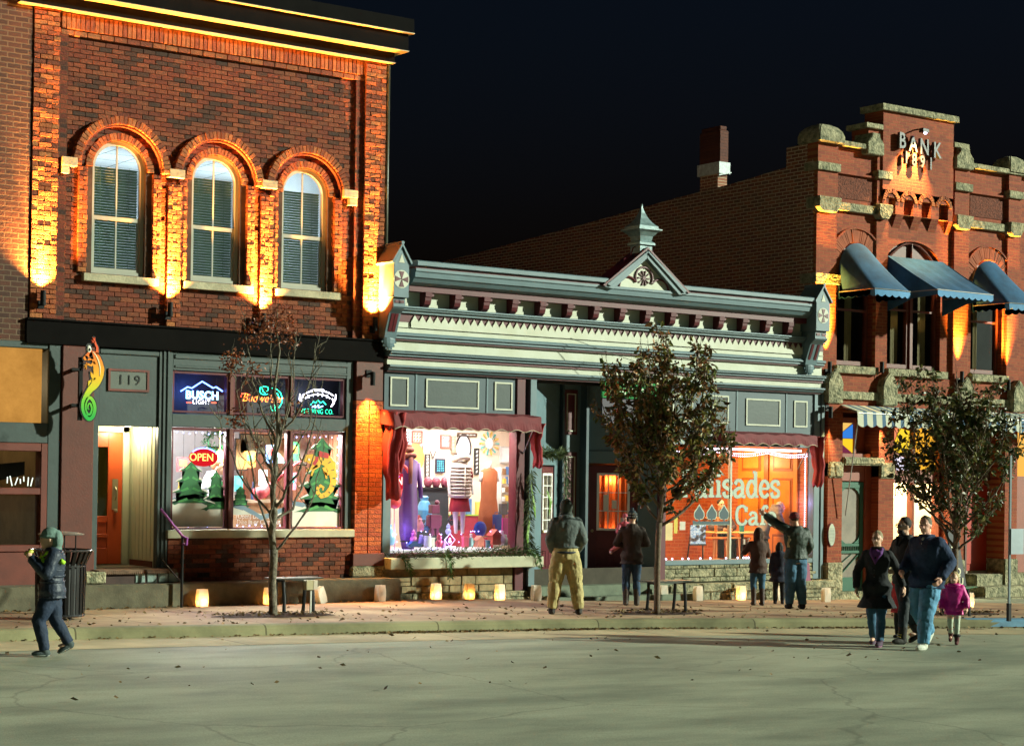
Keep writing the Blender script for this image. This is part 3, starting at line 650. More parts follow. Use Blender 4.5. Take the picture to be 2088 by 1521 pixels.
moulding('shelf_moulding', [(.12,4.93),(.14,4.94),(.14,4.97),(.19,4.99),(.19,5.01),(.22,5.02),(.22,5.045),(.2,5.05)], GREYM)
course('zigzag_ground', .085, 4.79, 4.93, BURG)
m = MB(); n = 62; x0, x1 = 16.75, 26.1; st = (x1-x0)/n
for i in range(n):
    a = x0+i*st; m.add([(a,F-.11,4.70),(a+st,F-.11,4.70),(a+st,F-.11,4.80),(a+st/2,F-.11,4.915),(a,F-.11,4.80),(a,F-.07,4.70),(a+st,F-.07,4.70),(a+st,F-.07,4.80),(a+st/2,F-.07,4.915),(a,F-.07,4.80)],
                       [(0,1,2,3,4),(9,8,7,6,5),(2,7,8,3),(3,8,9,4),(0,5,6,1)])
m.build('zigzag_trim', CREAM, mb)
course('fascia', .08, 4.60, 4.79, CREAM)
course('zig_base', .105, 4.70, 4.705, CREAM)
moulding('middle_moulding', [(.10,4.50),(.13,4.51),(.13,4.54),(.17,4.56),(.17,4.585),(.15,4.61)], GREYM)
course('thin_line', .10, 4.478, 4.50, BURG)
course('sign_board', .05, 4.28, 4.478, CREAM)
m = MB()
moulding('lower_moulding', [(.10,4.40-.19),(.13,4.215),(.13,4.245),(.18,4.26),(.18,4.285),(.2,4.29),(.2,4.30),(.12,4.31)], GREYM)
MATS['x'] = None
course('burgundy_line', .09, 4.165, 4.21, BURG)
course('lower_board', .06, 4.05, 4.165, CREAM)
moulding('bottom_moulding', [(.08,3.97),(.10,3.98),(.13,4.02),(.16,4.03),(.16,4.06),(.1,4.07)], GREYM)
course('bottom_line', .06, 3.95, 3.97, BURG)
# pediment
m = MB(); gx0, gx1, gp, gz, gt = 20.62, 22.46, 21.54, 5.60, 6.34
m.prism([(gx0+.14,gz),(gx1-.14,gz),(gp,gt-.12)], F-.40, F-.2); m.build('pediment', CREAM, mb)
m = MB()
for s, xa in ((1, gx0), (-1, gx1)):
    m.prism([(xa-.06*s,gz+.03),(xa+.15*s,gz+.0),(gp,gt-.13),(gp,gt+.03)], F-.50, F-.1)
    m.prism([(xa-.02*s,gz+.08),(xa+.06*s,gz+.04),(gp,gt-.03),(gp,gt+.01)], F-.53, F-.49)
m.build('raking_cornice', GREYM, mb, .006)
m = MB()
for s, xa in ((1, gx0), (-1, gx1)): m.prism([(xa-.10*s,gz+.06),(xa-.06*s,gz+.035),(gp,gt+.035),(gp,gt+.075)], F-.52, F-.1)
m.build('ridge_edge', BURG, mb)
m = MB(); A = lambda cx, cz, r, a0, a1: m.tube([(cx+r*math.cos(a0+(a1-a0)*k/12), F-.41, cz+r*.95*math.sin(a0+(a1-a0)*k/12)) for k in range(13)], .022, 6)
A(gp, 5.87, .2, R(-30), R(210)); A(gp-.37, 5.66, .21, R(35), R(180)); A(gp+.37, 5.66, .21, R(0), R(145)); m.build('trefoil_moulding', BURG, mb)
def rosette(name, cx, cz, y, r, n, mat, hub=.3, w=.16):
    m = MB()
    for i in range(n):
        a = 2*math.pi*i/n
        m.prism([(cx+hub*r*.6*math.cos(a), cz+hub*r*.6*math.sin(a)), (cx+r*math.cos(a-w), cz+r*math.sin(a-w)), (cx+r*math.cos(a+w), cz+r*math.sin(a+w))], y-.012, y+.01)
    m.tube([(cx,y-.016,cz),(cx,y+.01,cz)], r*hub, 12)
    return m.build(name, mat, mb)
rosette('rosette', gp, 5.86, F-.41, .14, 10, BURG, .28, .1)
# finial: square metal lantern shape over the gable
def sq(z, r): return [(gp-r,F-.32-r,z),(gp+r,F-.32-r,z),(gp+r,F-.32+r,z),(gp-r,F-.32+r,z)]
MET = paint('weathered_zinc', (.17,.25,.26), .45, .35, scale=9, metal=.2, bump=.2)
m = MB(); m.loft([sq(z, r) for z, r in ((6.2,.14),(6.45,.14),(6.46,.18),(6.5,.18),(6.54,.13),(6.62,.15),(6.69,.21),(6.725,.27),(6.75,.27),(6.76,.22),(6.80,.22),(6.86,.15),(6.95,.09),(7.05,.045),(7.13,.02),(7.2,.01))]); m.ell((gp,F-.32,7.2), .02); m.build('finial', MET, mb)
m = MB()
for s in (-1, 1):
    m.tube([(gp+s*x, F-.36, z) for x, z in ((.17,6.42),(.22,6.40),(.26,6.30),(.30,6.22),(.36,6.16),(.42,6.13),(.44,6.17),(.40,6.20))], .013, 6)
m.build('scroll_iron', BURG, mb)
# end brackets with little gabled caps
def end_bracket(x0, x1):
    e = thing_part('end_bracket', mb); c = (x0+x1)/2
    m = MB(); m.prism([(x0,5.15),(x1,5.15),(x1,5.72),(c,5.98),(x0,5.72)], F-0.504, F-0.035); m.build('cap_block', GREYM, e, .004)
    m = MB(); m.prism([(x0-.03,5.70),(c,6.0),(x1+.03,5.70),(x1+.05,5.73),(c,6.05),(x0-.05,5.73)], F-0.532, F-0.000); m.tube([(c,F-0.539,6.05),(c,F-0.000,6.05)], .03, 8); m.build('little_roof', GREYM, e)
    m = MB(); m.tube([(c,F-0.510,5.45),(c,F-0.490,5.45)], .15, 20); m.build('roundel', CREAM, e)
    m = MB()
    for i in range(4):
        a = math.pi/2*i; m.prism([(c,5.45),(c+.135*math.cos(a-.36),5.45+.135*math.sin(a-.36)),(c+.135*math.cos(a+.36),5.45+.135*math.sin(a+.36))], F-0.517, F-0.507)
    m.build('rosette', BURG, e)
    m = MB(); m.prism([(c-.055,5.72),(c+.055,5.72),(c,5.87)], F-0.510, F-0.497); m.build('cap_panel', CREAM, e)
    m = MB(); m.prism([(F-0.448,5.15),(F-0.448,5.0),(F-0.420,4.97),(F-0.322,4.90),(F-0.210,4.62),(F-0.182,4.5),(F-0.000,4.5),(F-0.000,5.15)], x0+.03, x1-.03, 'x'); m.build('corbel', GREYM, e, .004)
    m = MB()
    for x in (x0+.08, x1-.14):
        m.add([(x,F-0.332,4.895),(x+.06,F-0.332,4.895),(x+.06,F-0.210,4.60),(x,F-0.210,4.60),(x,F-0.308,4.90),(x+.06,F-0.308,4.90),(x+.06,F-0.189,4.60),(x,F-0.189,4.60)], [(0,1,2,3),(0,4,5,1),(0,3,7,4),(1,5,6,2),(3,2,6,7)])
        m.box(x-.02, x+.08, F-0.458, F-0.448, 5.06, 5.11)
    m.build('corbel_stripes', BURG, e)
    m = MB()
    for i in range(7):
        a = R(200+i*23.3); m.tube([(c,F-0.133,4.50),(c+.15*math.cos(a),F-0.133,4.50+.2*math.sin(a))], .016, 6)
    m.ell((c,F-0.126,4.48),(.13,.06,.17)); m.build('shell_drop', GREYM, e)
end_bracket(AX(803, F-.5, 560), AX(834, F-.5, 560)); end_bracket(AX(1664, F-.5, 660), AX(1692, F-.5, 660))
m = MB(); m.box(16.3, 26.4, F+.2, F+12, 4.9, 5.0).box(16.3, 26.4, F+.1, F+.25, 3.9, 5.7); m.build('roof', paint('tar_roof', (.02,.02,.02), .9, .2), mb)
# upper panels
def panel_wall(name, x0, x1, z0, z1, boxes):
    m = MB(); m.box(x0, x1, F, F+.2, z0, z1)
    m.build(name, GREYD, mb)
    for a, b, c, d in boxes:
        flat_holes_frame('panel_moulding', a, b, c, d, .03, F-.018, F+.0, CREAM, mb)
        m = MB(); m.box(a+.03, b-.03, F-.006, F+.01, c+.03, d-.03); m.build('panel_field', GREYF, mb)
panel_wall('panel_wall', 16.31, 19.02, 3.2, 3.95, [(16.42,16.78,3.38,3.87),(17.13,18.22,3.38,3.87),(18.55,18.93,3.38,3.87)])
panel_wall('panel_wall', 22.35, 26.40, 3.1, 3.95, [(22.6,23.1,3.30,3.83),(23.35,24.0,3.30,3.83),(24.45,25.35,3.28,3.80),(25.72,26.08,3.28,3.80)])
m = MB(); m.box(16.92, 16.95, F-.012, F, 3.2, 3.95).box(18.38, 18.41, F-.012, F, 3.2, 3.95).box(25.5, 25.53, F-.012, F, 3.1, 3.95).box(24.2, 24.23, F-.012, F, 3.1, 3.95); m.build('panel_battens', GREYM, mb)
# window bay of the clothes shop
m = MB(); m.box(16.30, 16.46, F-.02, F+.2, .85, 3.2); m.build('side_post', GREYM, mb, .006)
m = MB(); m.box(19.02, 19.20, F-.03, F+.2, .2, 3.95).box(16.46, 19.02, F+.0, F+.12, 3.02, 3.2).box(16.46, 19.02, F, F+.12, .84, .92); m.build('window_frame', BURG, mb, .006)
m = MB(); m.box(19.20, 19.235, F+.02, F+.2, .2, 3.95).box(19.30, 19.44, F-.04, F+.14, .2, 3.95); m.build('corner_post', GREYM, mb, .006)
m = MB(); m.box(16.46, 19.02, F+.05, F+.056, .92, 3.02); m.build('window_pane', GLASS, mb)
pbx = MB(); pbx.box(16.30, 19.45, F-.30, F-.02, .66, .85); pbx.build('planter_board', paint('weathered_cream_board', (.48,.48,.33), .7, .15, scale=2), mb, .01)
# stone base: irregular coursed ashlar
def ashlar(name, x0, x1, z0, z1, y, mat, seed=1, d=.25, parent=None, hs=(.09,.12,.16,.2)):
    rnd = random.Random(seed); m = MB(); z = z0
    while z < z1-.03:
        h = min(rnd.choice(hs), z1-z); 
        if z1-z-h < .05: h = z1-z
        x = x0
        while x < x1-.02:
            w_ = rnd.uniform(.22, .62); 
            if x1-x-w_ < .12: w_ = x1-x
            if h > .14 and rnd.random() < .35:
                k = rnd.uniform(.4, .6)
                m.box(x+.006, x+w_-.006, y+rnd.uniform(-.012,.01), y+d, z+.005, z+h*k-.004); m.box(x+.006, x+w_-.006, y+rnd.uniform(-.012,.01), y+d, z+h*k+.004, z+h-.005)
            else: m.box(x+.006, x+w_-.006, y+rnd.uniform(-.012,.01), y+d, z+.005, z+h-.005)
            x += w_
        z += h
    return m.build(name, mat, parent or mb, .008)
ASH = paint('buff_stone_blocks', (.24,.18,.085), .85, .4, scale=4, bump=.6, bs=25, bd=.012, c2=(.34,.27,.14))
ashlar('stone_base', 16.34, 18.98, .24, .655, F-.02, ASH, 4)
ashlar('stone_plinth', 16.34, 19.2, .02, .245, F-.18, STONEM, 9, .3, hs=(.23,))
ashlar('stone_base', 22.42, 26.36, .30, .62, F-.02, STONEM, 14)
ashlar('stone_plinth', 22.3, 26.62, -.2, .12, F-.32, STONEM, 19, .4, hs=(.16,.15))
m = MB(); rnd = random.Random(8); x = 22.3
while x < 26.6:
    w_ = min(rnd.uniform(.7, 1.1), 26.66-x); m.box(x+.004, x+w_-.004, F-.37+rnd.uniform(-.015,.015), F+.1, .125, .285); x += w_
m.build('stone_ledge', STONEM, mb, .025, seg=2)
m = MB(); m.box(16.4, 26.4, F+.02, F+.06, -.2, .6); m.build('mortar_backing', paint('mortar', (.06,.05,.035), .9), mb)
# recessed entry (trapezoid): left wall, short back panel, right wall with the cafe door
A_, B_, C_, D_ = (19.45,F+.1), (20.65,F+.87), (21.12,F+.90), (22.33,F+.02)
def canted(p, q, z0, z1, th=.06, d=0., o0=0., o1=None):
    """box along the floor line p-q; o0/o1 distances along it, d pushes it toward the street"""
    P, Q = Vector((p[0],p[1],0)), Vector((q[0],q[1],0)); u = (Q-P).normalized(); L_ = (Q-P).length; o1 = L_ if o1 is None else o1
    n = Vector((u.y,-u.x,0))
    if n.y > 0: n = -n
    c = P+u*(o0+o1)/2+n*(d-th/2); return (Vector((c.x,c.y,(z0+z1)/2)), u, n, (0,0,1), (o1-o0)/2, th/2, (z1-z0)/2)
def cbox(m, *a, **k): m.obox(*canted(*a, **k)); return m
m = MB(); LC = math.dist(A_, B_); RC = math.dist(C_, D_)
cbox(m, A_, B_, .3, 3.98, o1=.5); cbox(m, A_, B_, .3, 3.98, o0=1.15); cbox(m, A_, B_, 2.45, 3.98, o0=.5, o1=1.15)
cbox(m, B_, C_, .3, 3.98)
cbox(m, C_, D_, .3, 3.98, o1=.16); cbox(m, C_, D_, .3, 3.98, o0=1.1); cbox(m, C_, D_, 2.5, 3.98, o0=.16, o1=1.1)
m.build('entry_wall', GREYM, mb)
m = MB(); cbox(m, C_, D_, 2.72, 2.75, d=.02); cbox(m, C_, D_, .3, .42, d=.02, o1=.16); cbox(m, A_, B_, 2.72, 2.75, d=.02); m.box(21.13, 21.19, F+.7, F+.9, .3, 3.98); m.box(20.62,20.66,F+.75,F+.87,.3,3.98); m.build('entry_trim', GREYD, mb)
m = MB(); cbox(m, B_, C_, 3.02, 3.85, d=.02, o0=.08, o1=.40); cbox(m, B_, C_, 1.2, 2.70, d=.02, o0=.08, o1=.40); m.build('back_panel', BURG, mb, .004)
for z0, z1 in ((3.08,3.78),(1.28,2.62)):
    m = MB()
    cbox(m, B_, C_, z0, z1, d=.035, o0=.13, o1=.15); cbox(m, B_, C_, z0, z1, d=.035, o0=.33, o1=.35); cbox(m, B_, C_, z0, z0+.02, d=.035, o0=.15, o1=.33); cbox(m, B_, C_, z1-.02, z1, d=.035, o0=.15, o1=.33)
    m.build('panel_moulding', CREAM, mb)
def canted_door(p, q, o0, o1, z0, z1, g0, g1, gz0, gz1, nx, nz, label):
    d = thing_part('door', mb); d['label'] = label
    m = MB(); cbox(m, p, q, z0, z1, d=-.02, th=.045, o0=o0, o1=g0-.02); cbox(m, p, q, z0, z1, d=-.02, th=.045, o0=g1+.02, o1=o1)
    cbox(m, p, q, z0, gz0-.02, d=-.02, th=.045, o0=g0-.02, o1=g1+.02); cbox(m, p, q, gz1+.02, z1, d=-.02, th=.045, o0=g0-.02, o1=g1+.02)
    w_ = (g1-g0)/3
    for k in range(3): cbox(m, p, q, z0+.25, gz0-.35, d=-.01, th=.01, o0=g0+k*w_+.03, o1=g0+(k+1)*w_-.05)
    m.build('door_leaf', BURG, d, .004)
    m = MB()
    for k in range(nx+1):
        x = g0+(g1-g0)*k/nx; t_ = .022 if k in (0, nx) else .009
        cbox(m, p, q, gz0-.02, gz1+.02, d=-.005, th=.04, o0=x-t_, o1=x+t_)
    for k in range(nz+1):
        z = gz0+(gz1-gz0)*k/nz; t_ = .022 if k in (0, nz) else .009
        cbox(m, p, q, z-t_, z+t_, d=-.007, th=.035, o0=g0, o1=g1)
    m.build('glazing_bars', WHITE, d)
    m = MB(); cbox(m, p, q, gz0, gz1, d=-.03, th=.006, o0=g0, o1=g1); m.build('pane', GLASS, d)
    m = MB(); c, u, n, _, _, _, _ = canted(p, q, 1.2, 1.3, o0=o0+.06, o1=o0+.1, d=.03); m.ell(c, .03); m.tube([c, c-n*.05], .012, 8); m.build('handle', paint('dull_brass', (.35,.28,.15), .35, metal=.8, bump=0), d)
    return d
cdoor = canted_door(C_, D_, .18, 1.08, .34, 2.46, .36, .93, 1.28, 2.30, 3, 3, 'burgundy cafe door with a nine-pane window glowing orange')
canted_door(A_, B_, .5, 1.15, .34, 2.42, .60, 1.05, 1.25, 2.28, 2, 5, 'burgundy clothes shop door with a white-barred window')
# orange curtain behind the cafe door, with paper notices taped on the glass
m = MB(); c, u, n, _, _, _, _ = canted(C_, D_, 1, 2, o0=.3, o1=.9)
rg = []
for k in range(40):
    o = .22+.8*k/39; P = Vector((C_[0],C_[1],0))+u*o-n*(.16+.03*math.sin(k*1.3)); rg.append(P)
m.loft([[p+Vector((0,0,1.0)) for p in rg], [p+Vector((0,0,2.42)) for p in rg]], caps=False, closed=False)
m.build('door_curtain', paint('orange_curtain', (.75,.17,.03), .8, .08, bump=.1), cdoor, smooth=True)
for o0, o1, z0, z1 in ((.46,.56,1.63,1.93),(.62,.71,1.66,1.82),(.78,.91,1.32,1.50)):
    m = MB(); cbox(m, C_, D_, z0, z1, d=-.022, th=.004, o0=o0, o1=o1); m.build('notice', paint('white_paper', (.7,.68,.62), .8, .05, bump=0), cdoor)
pc = Vector((C_[0],C_[1],0))+u*.6-n*.1
lamp('door_curtain_light', 'POINT', (pc.x+.0, pc.y, 2.2), 5, (1,.62,.3), mb, shadow_soft_size=.05)
lamp('door_curtain_light', 'POINT', (pc.x+.0, pc.y, 1.2), 3, (1,.62,.3), mb, shadow_soft_size=.05)
m = MB(); m.box(22.30, 22.45, F-.04, F+.2, .1, 3.95); m.build('corner_post', BURG, mb, .006)
m = MB(); m.box(19.2, 22.4, F+.02, F+1.1, 3.98, 4.02); m.build('entry_ceiling', CREAM, mb)
STEP = paint('green_grey_step', (.13,.16,.11), .8, .25, bump=.3)
m = MB(); m.prism([(19.3,F-.32),(22.5,F-.32),(22.5,F+1.2),(19.3,F+1.2)], .1, .31, 'z'); m.build('entry_step', STEP, mb, .012)
m = MB(); m.prism([(19.2,F-.34),(19.5,F-.62),(22.9,F-.62),(22.9,F-.33),(19.2,F-.33)], -.15, .13, 'z'); m.build('entry_step', STEP, mb, .012)
# cafe window
m = MB(); m.box(22.45, 26.26, F-.03, F+.15, .62, .71); m.build('window_sill', GREYM, mb, .008)
m = MB(); m.box(22.45, 26.26, F, F+.15, 2.88, 3.1).box(26.26, 26.42, F-.03, F+.2, .3, 3.95).box(26.44, 26.53, F-.05, F+.1, .3, 3.95); m.build('window_frame', GREYM, mb, .006)
m = MB(); m.box(24.10, 24.15, F+.03, F+.1, .71, 2.88); m.build('mullion', CREAM, mb, .004)
m = MB(); m.box(22.45, 26.26, F+.055, F+.061, .71, 2.88); m.build('window_pane', GLASS, mb)
# red awnings
AWN = paint('burgundy_canvas', (.16,.016,.022), .75, .15, scale=6, bump=.3, bs=60)
AWNR = paint('red_canvas_fold', (.30,.02,.022), .75, .2, scale=6, bump=.3, bs=60)
def awning(x0, x1, zt, zb, p, name, label, drape):
    a = thing(name, ((x0+x1)/2, F-.02, zt), label, 'awning')
    m = MB(); n = int((x1-x0)/.055); top = []; mid = []; low = []; low2 = []
    for k in range(n+1):
        x = x0+(x1-x0)*k/n; ph = (x-x0)/.33
        top.append((x,F-.03,zt)); mid.append((x,F-p+.05*0,zt-.06+.012*math.sin(ph*5))); 
        low.append((x,F-p-.02-.01*math.sin(ph*math.pi*2),zb+.05*abs(math.sin(ph*math.pi))-.0)); low2.append((x,F-p-.012,(zt+zb)/2+.01*math.sin(ph*9)))
    m.loft([top, mid, low2, low], caps=False, closed=False)
    m.loft([[Vector(q)+Vector((0,.012,-.004)) for q in r] for r in (top, mid, low2, low)], caps=False, closed=False)
    for xx in (x0, x1): m.prism([(F-.03,zt),(F-p,zt-.06),(F-p-.01,zb+.05),(F-.03,zb+.1)], xx-.006, xx+.006, 'x')
    m.build('canopy', AWN, a, smooth=False, recalc=False)
    m = MB(); m.tube([tuple(Vector(q)+Vector((0,-.006,0))) for q in low], .008, 5); m.build('trim', paint('pale_piping', (.45,.35,.25), .7), a)
    m = MB(); m.tube([(x0,F-p+.03,zt-.08),(x1,F-p+.03,zt-.08)], .014, 6)
    for xx in (x0+.04, x1-.04): m.tube([(xx,F-.02,zt-.7),(xx,F-p+.03,zt-.08)], .012, 6)
    m.build('frame', paint('steel_rod', (.3,.3,.28), .4, metal=.8, bump=0), a)
    for (dx, dz0, dz1, w_, seed) in drape:
        m = MB(); rnd = random.Random(seed); rings = []
        for j in range(11):
            z = dz0+(dz1-dz0)*j/10; s_ = w_*(1-.35*j/10)*(1+.12*math.sin(j*2+seed)); ring = []
            for k in range(28):
                a_ = 2*math.pi*k/28; rr = 1+.28*math.sin(a_*5+j*.25+seed)
                ring.append((dx+.03*math.sin(j*.7+seed)+s_*rr*math.cos(a_)*.5, F-p*.62+s_*rr*math.sin(a_)*.9, z-.05*math.sin(a_*3+seed)*(j > 8)))
            rings.append(ring)
        m.loft(rings); m.build('side_drape', AWNR, a, smooth=True)
    return a
awning(16.20, 19.20, 3.32, 2.98, .50, 'awning', 'burgundy scalloped awning over the clothes shop window, its side drapes hanging down', [(16.30,3.26,1.85,.23,1),(16.40,3.2,2.3,.2,4),(19.26,3.16,2.42,.15,2)])
awning(23.6, AX(1666, F-.5), 3.16, 2.88, .50, 'awning', 'burgundy scalloped awning over the cafe window, half hidden by the leafy tree', [(AX(1668, F-.3),3.1,2.15,.17,3)])
# ================================================================== RIGHT: brick bank
bn = thing('bank_building', (29.3, F, -.2), 'orange-red brick bank with stepped tower gable, pale stone bands and blue canopies', 'building')
XL, XR = 26.66, 34.6
SB = F-.0
# side wall with falling parapet
m = MB(); m.prism([(F+.1,-.3),(F+30,-.3),(F+30,7.0),(F+12.2,7.8),(F+7.4,8.1),(F+4.3,8.32),(F+2.4,8.42),(F+.1,8.62)], 26.28, 26.5, 'x'); m.build('side_wall', BR_BS, bn)
m = MB(); m.box(26.5, 40, F+1, F+30, 7.0, 7.1); m.build('roof', BAND, bn)
# front wall with arched openings
wn = [(26.98,27.98,7.06),(30.98,31.98,7.03)]
hl = [arch(a, b, 4.56, z) for a, b, z in wn]
big = (28.36, 30.02, 7.22)
def segarch(x0, x1, z0, zs, zt, n=20):
    c = (x0+x1)/2; r = (x1-x0)/2; return [(x0,z0),(x1,z0)]+[(c+r*math.cos(math.pi*k/n), zs+(zt-zs)*math.sin(math.pi*k/n)) for k in range(n+1)]
hl.append(segarch(big[0], big[1], 4.56, 6.7, big[2]))
plate('front_wall', [(26.62,3.62),(34.6,3.62),(34.6,8.95),(30.9,8.95),(30.9,9.05),(28.15,9.05),(28.15,8.95),(26.62,8.95)], hl, F+.10, F+.32, BR_B, bn)
# tower above the middle bay
m = MB(); m.box(28.12, 30.24, F-.02, F+.5, 8.05, 9.80).box(27.75, 28.12, F+.04, F+.5, 8.95, 9.40).box(30.24, 30.62, F+.04, F+.5, 8.95, 9.30); m.build('tower', BR_B, bn)
plate('corbel_table', [(28.12,7.72),(30.24,7.72),(30.24,8.2),(28.12,8.2)], [arch(28.22+i*.53, 28.22+i*.53+.28, 7.725, 8.12) for i in range(4)], F-.02, F+.10, BR_B, bn)
for i in range(5):
    x = 28.12+i*.53-.0
    m = MB(); xa, xb = max(28.12, x-.12), min(30.24, x+.10)
    m.prism([(F+.1,7.45),(F-.02,7.72),(F+.1,7.72)], xa, xb, 'x'); m.build('corbel', BR_B, bn)
for i in range(4):
    c = 28.36+i*.53
    voussoirs(c, 7.98, .16, .25, F-.045, F+.05, 13, VOU).build('small_arch', VOU, bn, .002)
# piers between the bays, upper storey
PIERS = [(26.30,26.86),(28.00,28.34),(30.34,30.80),(32.05,32.45),(34.1,34.6)]
for i, (a, b) in enumerate(PIERS):
    m = MB(); m.box(a, b, F-.0, F+.3, 7.72, 8.95) if i in (0, 3, 4) else m.box(a, b, F+.02, F+.3, 7.72, 8.95)
    m.box(a, b-.0, F+.02, F+.3, 3.7, 7.55); m.build('pier', BR_B, bn)
m = MB(); m.box(26.30, 26.62, F+.3, F+.9, 3.7, 8.95); m.build('pier_return', BR_BS, bn)
def stone(name, x0, x1, z0, z1, y=F-.06, d=.2, b=.007): 
    m = MB(); m.box(x0, x1, y, F+d, z0, z1); return m.build(name, STONEM, bn, b, seg=2)
for a, b in PIERS[:4]:
    stone('stone_band', a-.05, b+.03, 8.40, 8.56, d=.35 if a < 27 else .2)
    m = MB(); m.prism([(a-.03,7.88),(b+.03,7.88),(b+.03,7.75),(b-.03,7.66),(b-.10,7.58),(a+.05,7.58),(a-.03,7.66)], F-.09, F+.3); m.build('stone_corbel', STONEM, bn, .012)
for a, b in ((26.89,27.97),(30.83,32.02)): stone('stone_string', a, b, 7.66, 7.82, F-.0)
stone('stone_band', 26.27, 26.98, 6.16, 6.36, F-.01, .45); stone('stone_band', 28.02, 28.33, 6.10, 6.32, F-.01); stone('stone_band', 30.36, 30.95, 6.12, 6.32, F-.01); stone('stone_band', 32.03, 32.4, 6.12, 6.32, F-.01)
# parapet copings
stone('coping', 26.86, 28.0, 8.95, 9.05, F-.05, .4); stone('coping', 30.62, 34.6, 8.92, 9.02, F-.05, .4); stone('coping', 28.02, 30.32, 9.80, 9.93, F-.1, .55); stone('coping', 27.62, 28.11, 9.40, 9.5, F-.04, .55); stone('coping', 30.25, 30.72, 9.30, 9.4, F-.04, .55)
for a, b in ((27.62,28.10),(30.28,30.82)):
    m = MB(); m.prism([(a,8.86),(b,8.86),(b,9.1),(b-.12,9.22),(b-.12,9.3),(a+.12,9.3),(a+.12,9.22),(a,9.1)], F-.08, F+.42); m.build('stone_shoulder', STONEM, bn, .015)
def dome(x0, x1, z):
    m = MB(); c = (x0+x1)/2; r = (x1-x0)/2; rings = []
    for zz, k in ((0,1),(.14,1),(.18,.97),(.26,.88),(.33,.7),(.38,.45),(.40,.2)): rings.append([(c-r*k,F+.2-r*k*.9,z+zz),(c+r*k,F+.2-r*k*.9,z+zz),(c+r*k,F+.2+r*k*.9,z+zz),(c-r*k,F+.2+r*k*.9,z+zz)])
    m.loft(rings); m.build('domed_cap', STONEM, bn, .02, seg=2)
dome(26.22, 26.94, 8.95); dome(32.0, 32.6, 8.95)
# carved terracotta panels
CARV = paint('carved_brick', (0.144,0.036,0.0162), .9, .5, scale=22, bump=1., bs=28, bd=.03)
for a, b in ((26.92,27.94),(30.9,31.98)):
    m = MB(); m.box(a, b, F+.085, F+.12, 7.92, 8.36); m.build('carved_panel', CARV, bn)
    m = MB(); m.box(a-.02, b+.02, F+.03, F+.12, 8.40, 8.44); m.build('panel_lip', BR_B, bn)
# arches round the side windows
for a, b, zt in wn:
    c = (a+b)/2; r = (b-a)/2
    voussoirs(c, zt-r, r+.0, r+.26, F+.06, F+.12, 44, paint('smooth_arch_brick', (.30,.075,.028), .85, .2, bump=.3), 0, math.pi).build('arch', MATS['smooth_arch_brick'], bn)
    o = [(c+(r+.30)*math.cos(math.pi*k/24), zt-r+(r+.30)*math.sin(math.pi*k/24)) for k in range(25)]; i = [(c+(r+.265)*math.cos(math.pi*k/24), zt-r+(r+.265)*math.sin(math.pi*k/24)) for k in range(24, -1, -1)]
    m = MB(); m.prism([(o[0][0],6.38)]+o+[(o[-1][0],6.38),(i[0][0],6.38)]+i+[(i[-1][0],6.38)], F+.03, F+.11); m.build('hood_mould', BR_B, bn)
# windows
CURT = paint('pale_curtain', (.36,.28,.13), .8, .1, bump=.1)
def bank_window(x0, x1, z0, z1, curtain, arched=None):
    w_ = thing_part('window', bn); y = F+.2; t_ = .07
    m = MB(); m.box(x0, x0+t_, y, y+.1, z0, z1).box(x1-t_, x1, y, y+.1, z0, z1).box(x0+t_, x1-t_, y, y+.1, z0, z0+.09).box(x0+t_, x1-t_, y, y+.1, z1-.07, z1).box(x0+t_, x1-t_, y+.01, y+.08, z0+(z1-z0)*.62, z0+(z1-z0)*.62+.045)
    m.build('frame', DKRED, w_, .004)
    m = MB(); m.box(x0+t_, x1-t_, y+.05, y+.056, z0+.05, z1-.05); m.build('pane', GLASSD, w_)
    for a, b in curtain:
        mm = MB(); mm.loft([[(a+(b-a)*k/14, y+.16+.012*math.sin(k*1.9), z) for k in range(15)] for z in (z0+.08, z1-.06)], caps=False, closed=False); mm.build('curtain', CURT, w_, smooth=True)
bank_window(26.99, 27.97, 4.58, 6.35, [(27.45,27.66)])
bank_window(28.38, 29.17, 4.58, 6.5, [(28.80,29.02)])
bank_window(29.23, 30.02, 4.58, 6.5, [(29.62,29.86)])
bank_window(30.99, 31.97, 4.58, 6.35, [(31.35,31.48)])
m = MB(); m.box(29.17, 29.23, F+.16, F+.3, 4.58, 7.15).box(28.4, 29.17, F+.22, F+.3, 6.5, 7.12).box(29.23, 30.0, F+.22, F+.3, 6.5, 7.12); m.build('fan_panel', DKRED, bn, .004)
m = MB(); m.tube([(28.38+1.62*k/20-.0, F+.17, 6.72+.47*math.sin(math.pi*k/20)) for k in range(21)], .025, 6); m.tube([(29.2,F+.16,6.6),(29.2,F+.16,7.18)], .02, 6); m.build('fan_frame', DKRED, bn)
for a, b in ((26.99,27.97),(30.99,31.97)):
    m = MB(); m.box(a, b, F+.24, F+.3, 6.35, 7.05); m.build('arch_infill', DKRED, bn)
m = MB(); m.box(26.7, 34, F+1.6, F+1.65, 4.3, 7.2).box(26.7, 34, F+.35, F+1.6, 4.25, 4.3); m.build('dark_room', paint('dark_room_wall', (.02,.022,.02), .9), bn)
for a, b in ((26.82,28.02),(28.30,30.10),(30.86,32.04)): stone('window_sill', a, b, 4.40, 4.55, F-.07, .25)
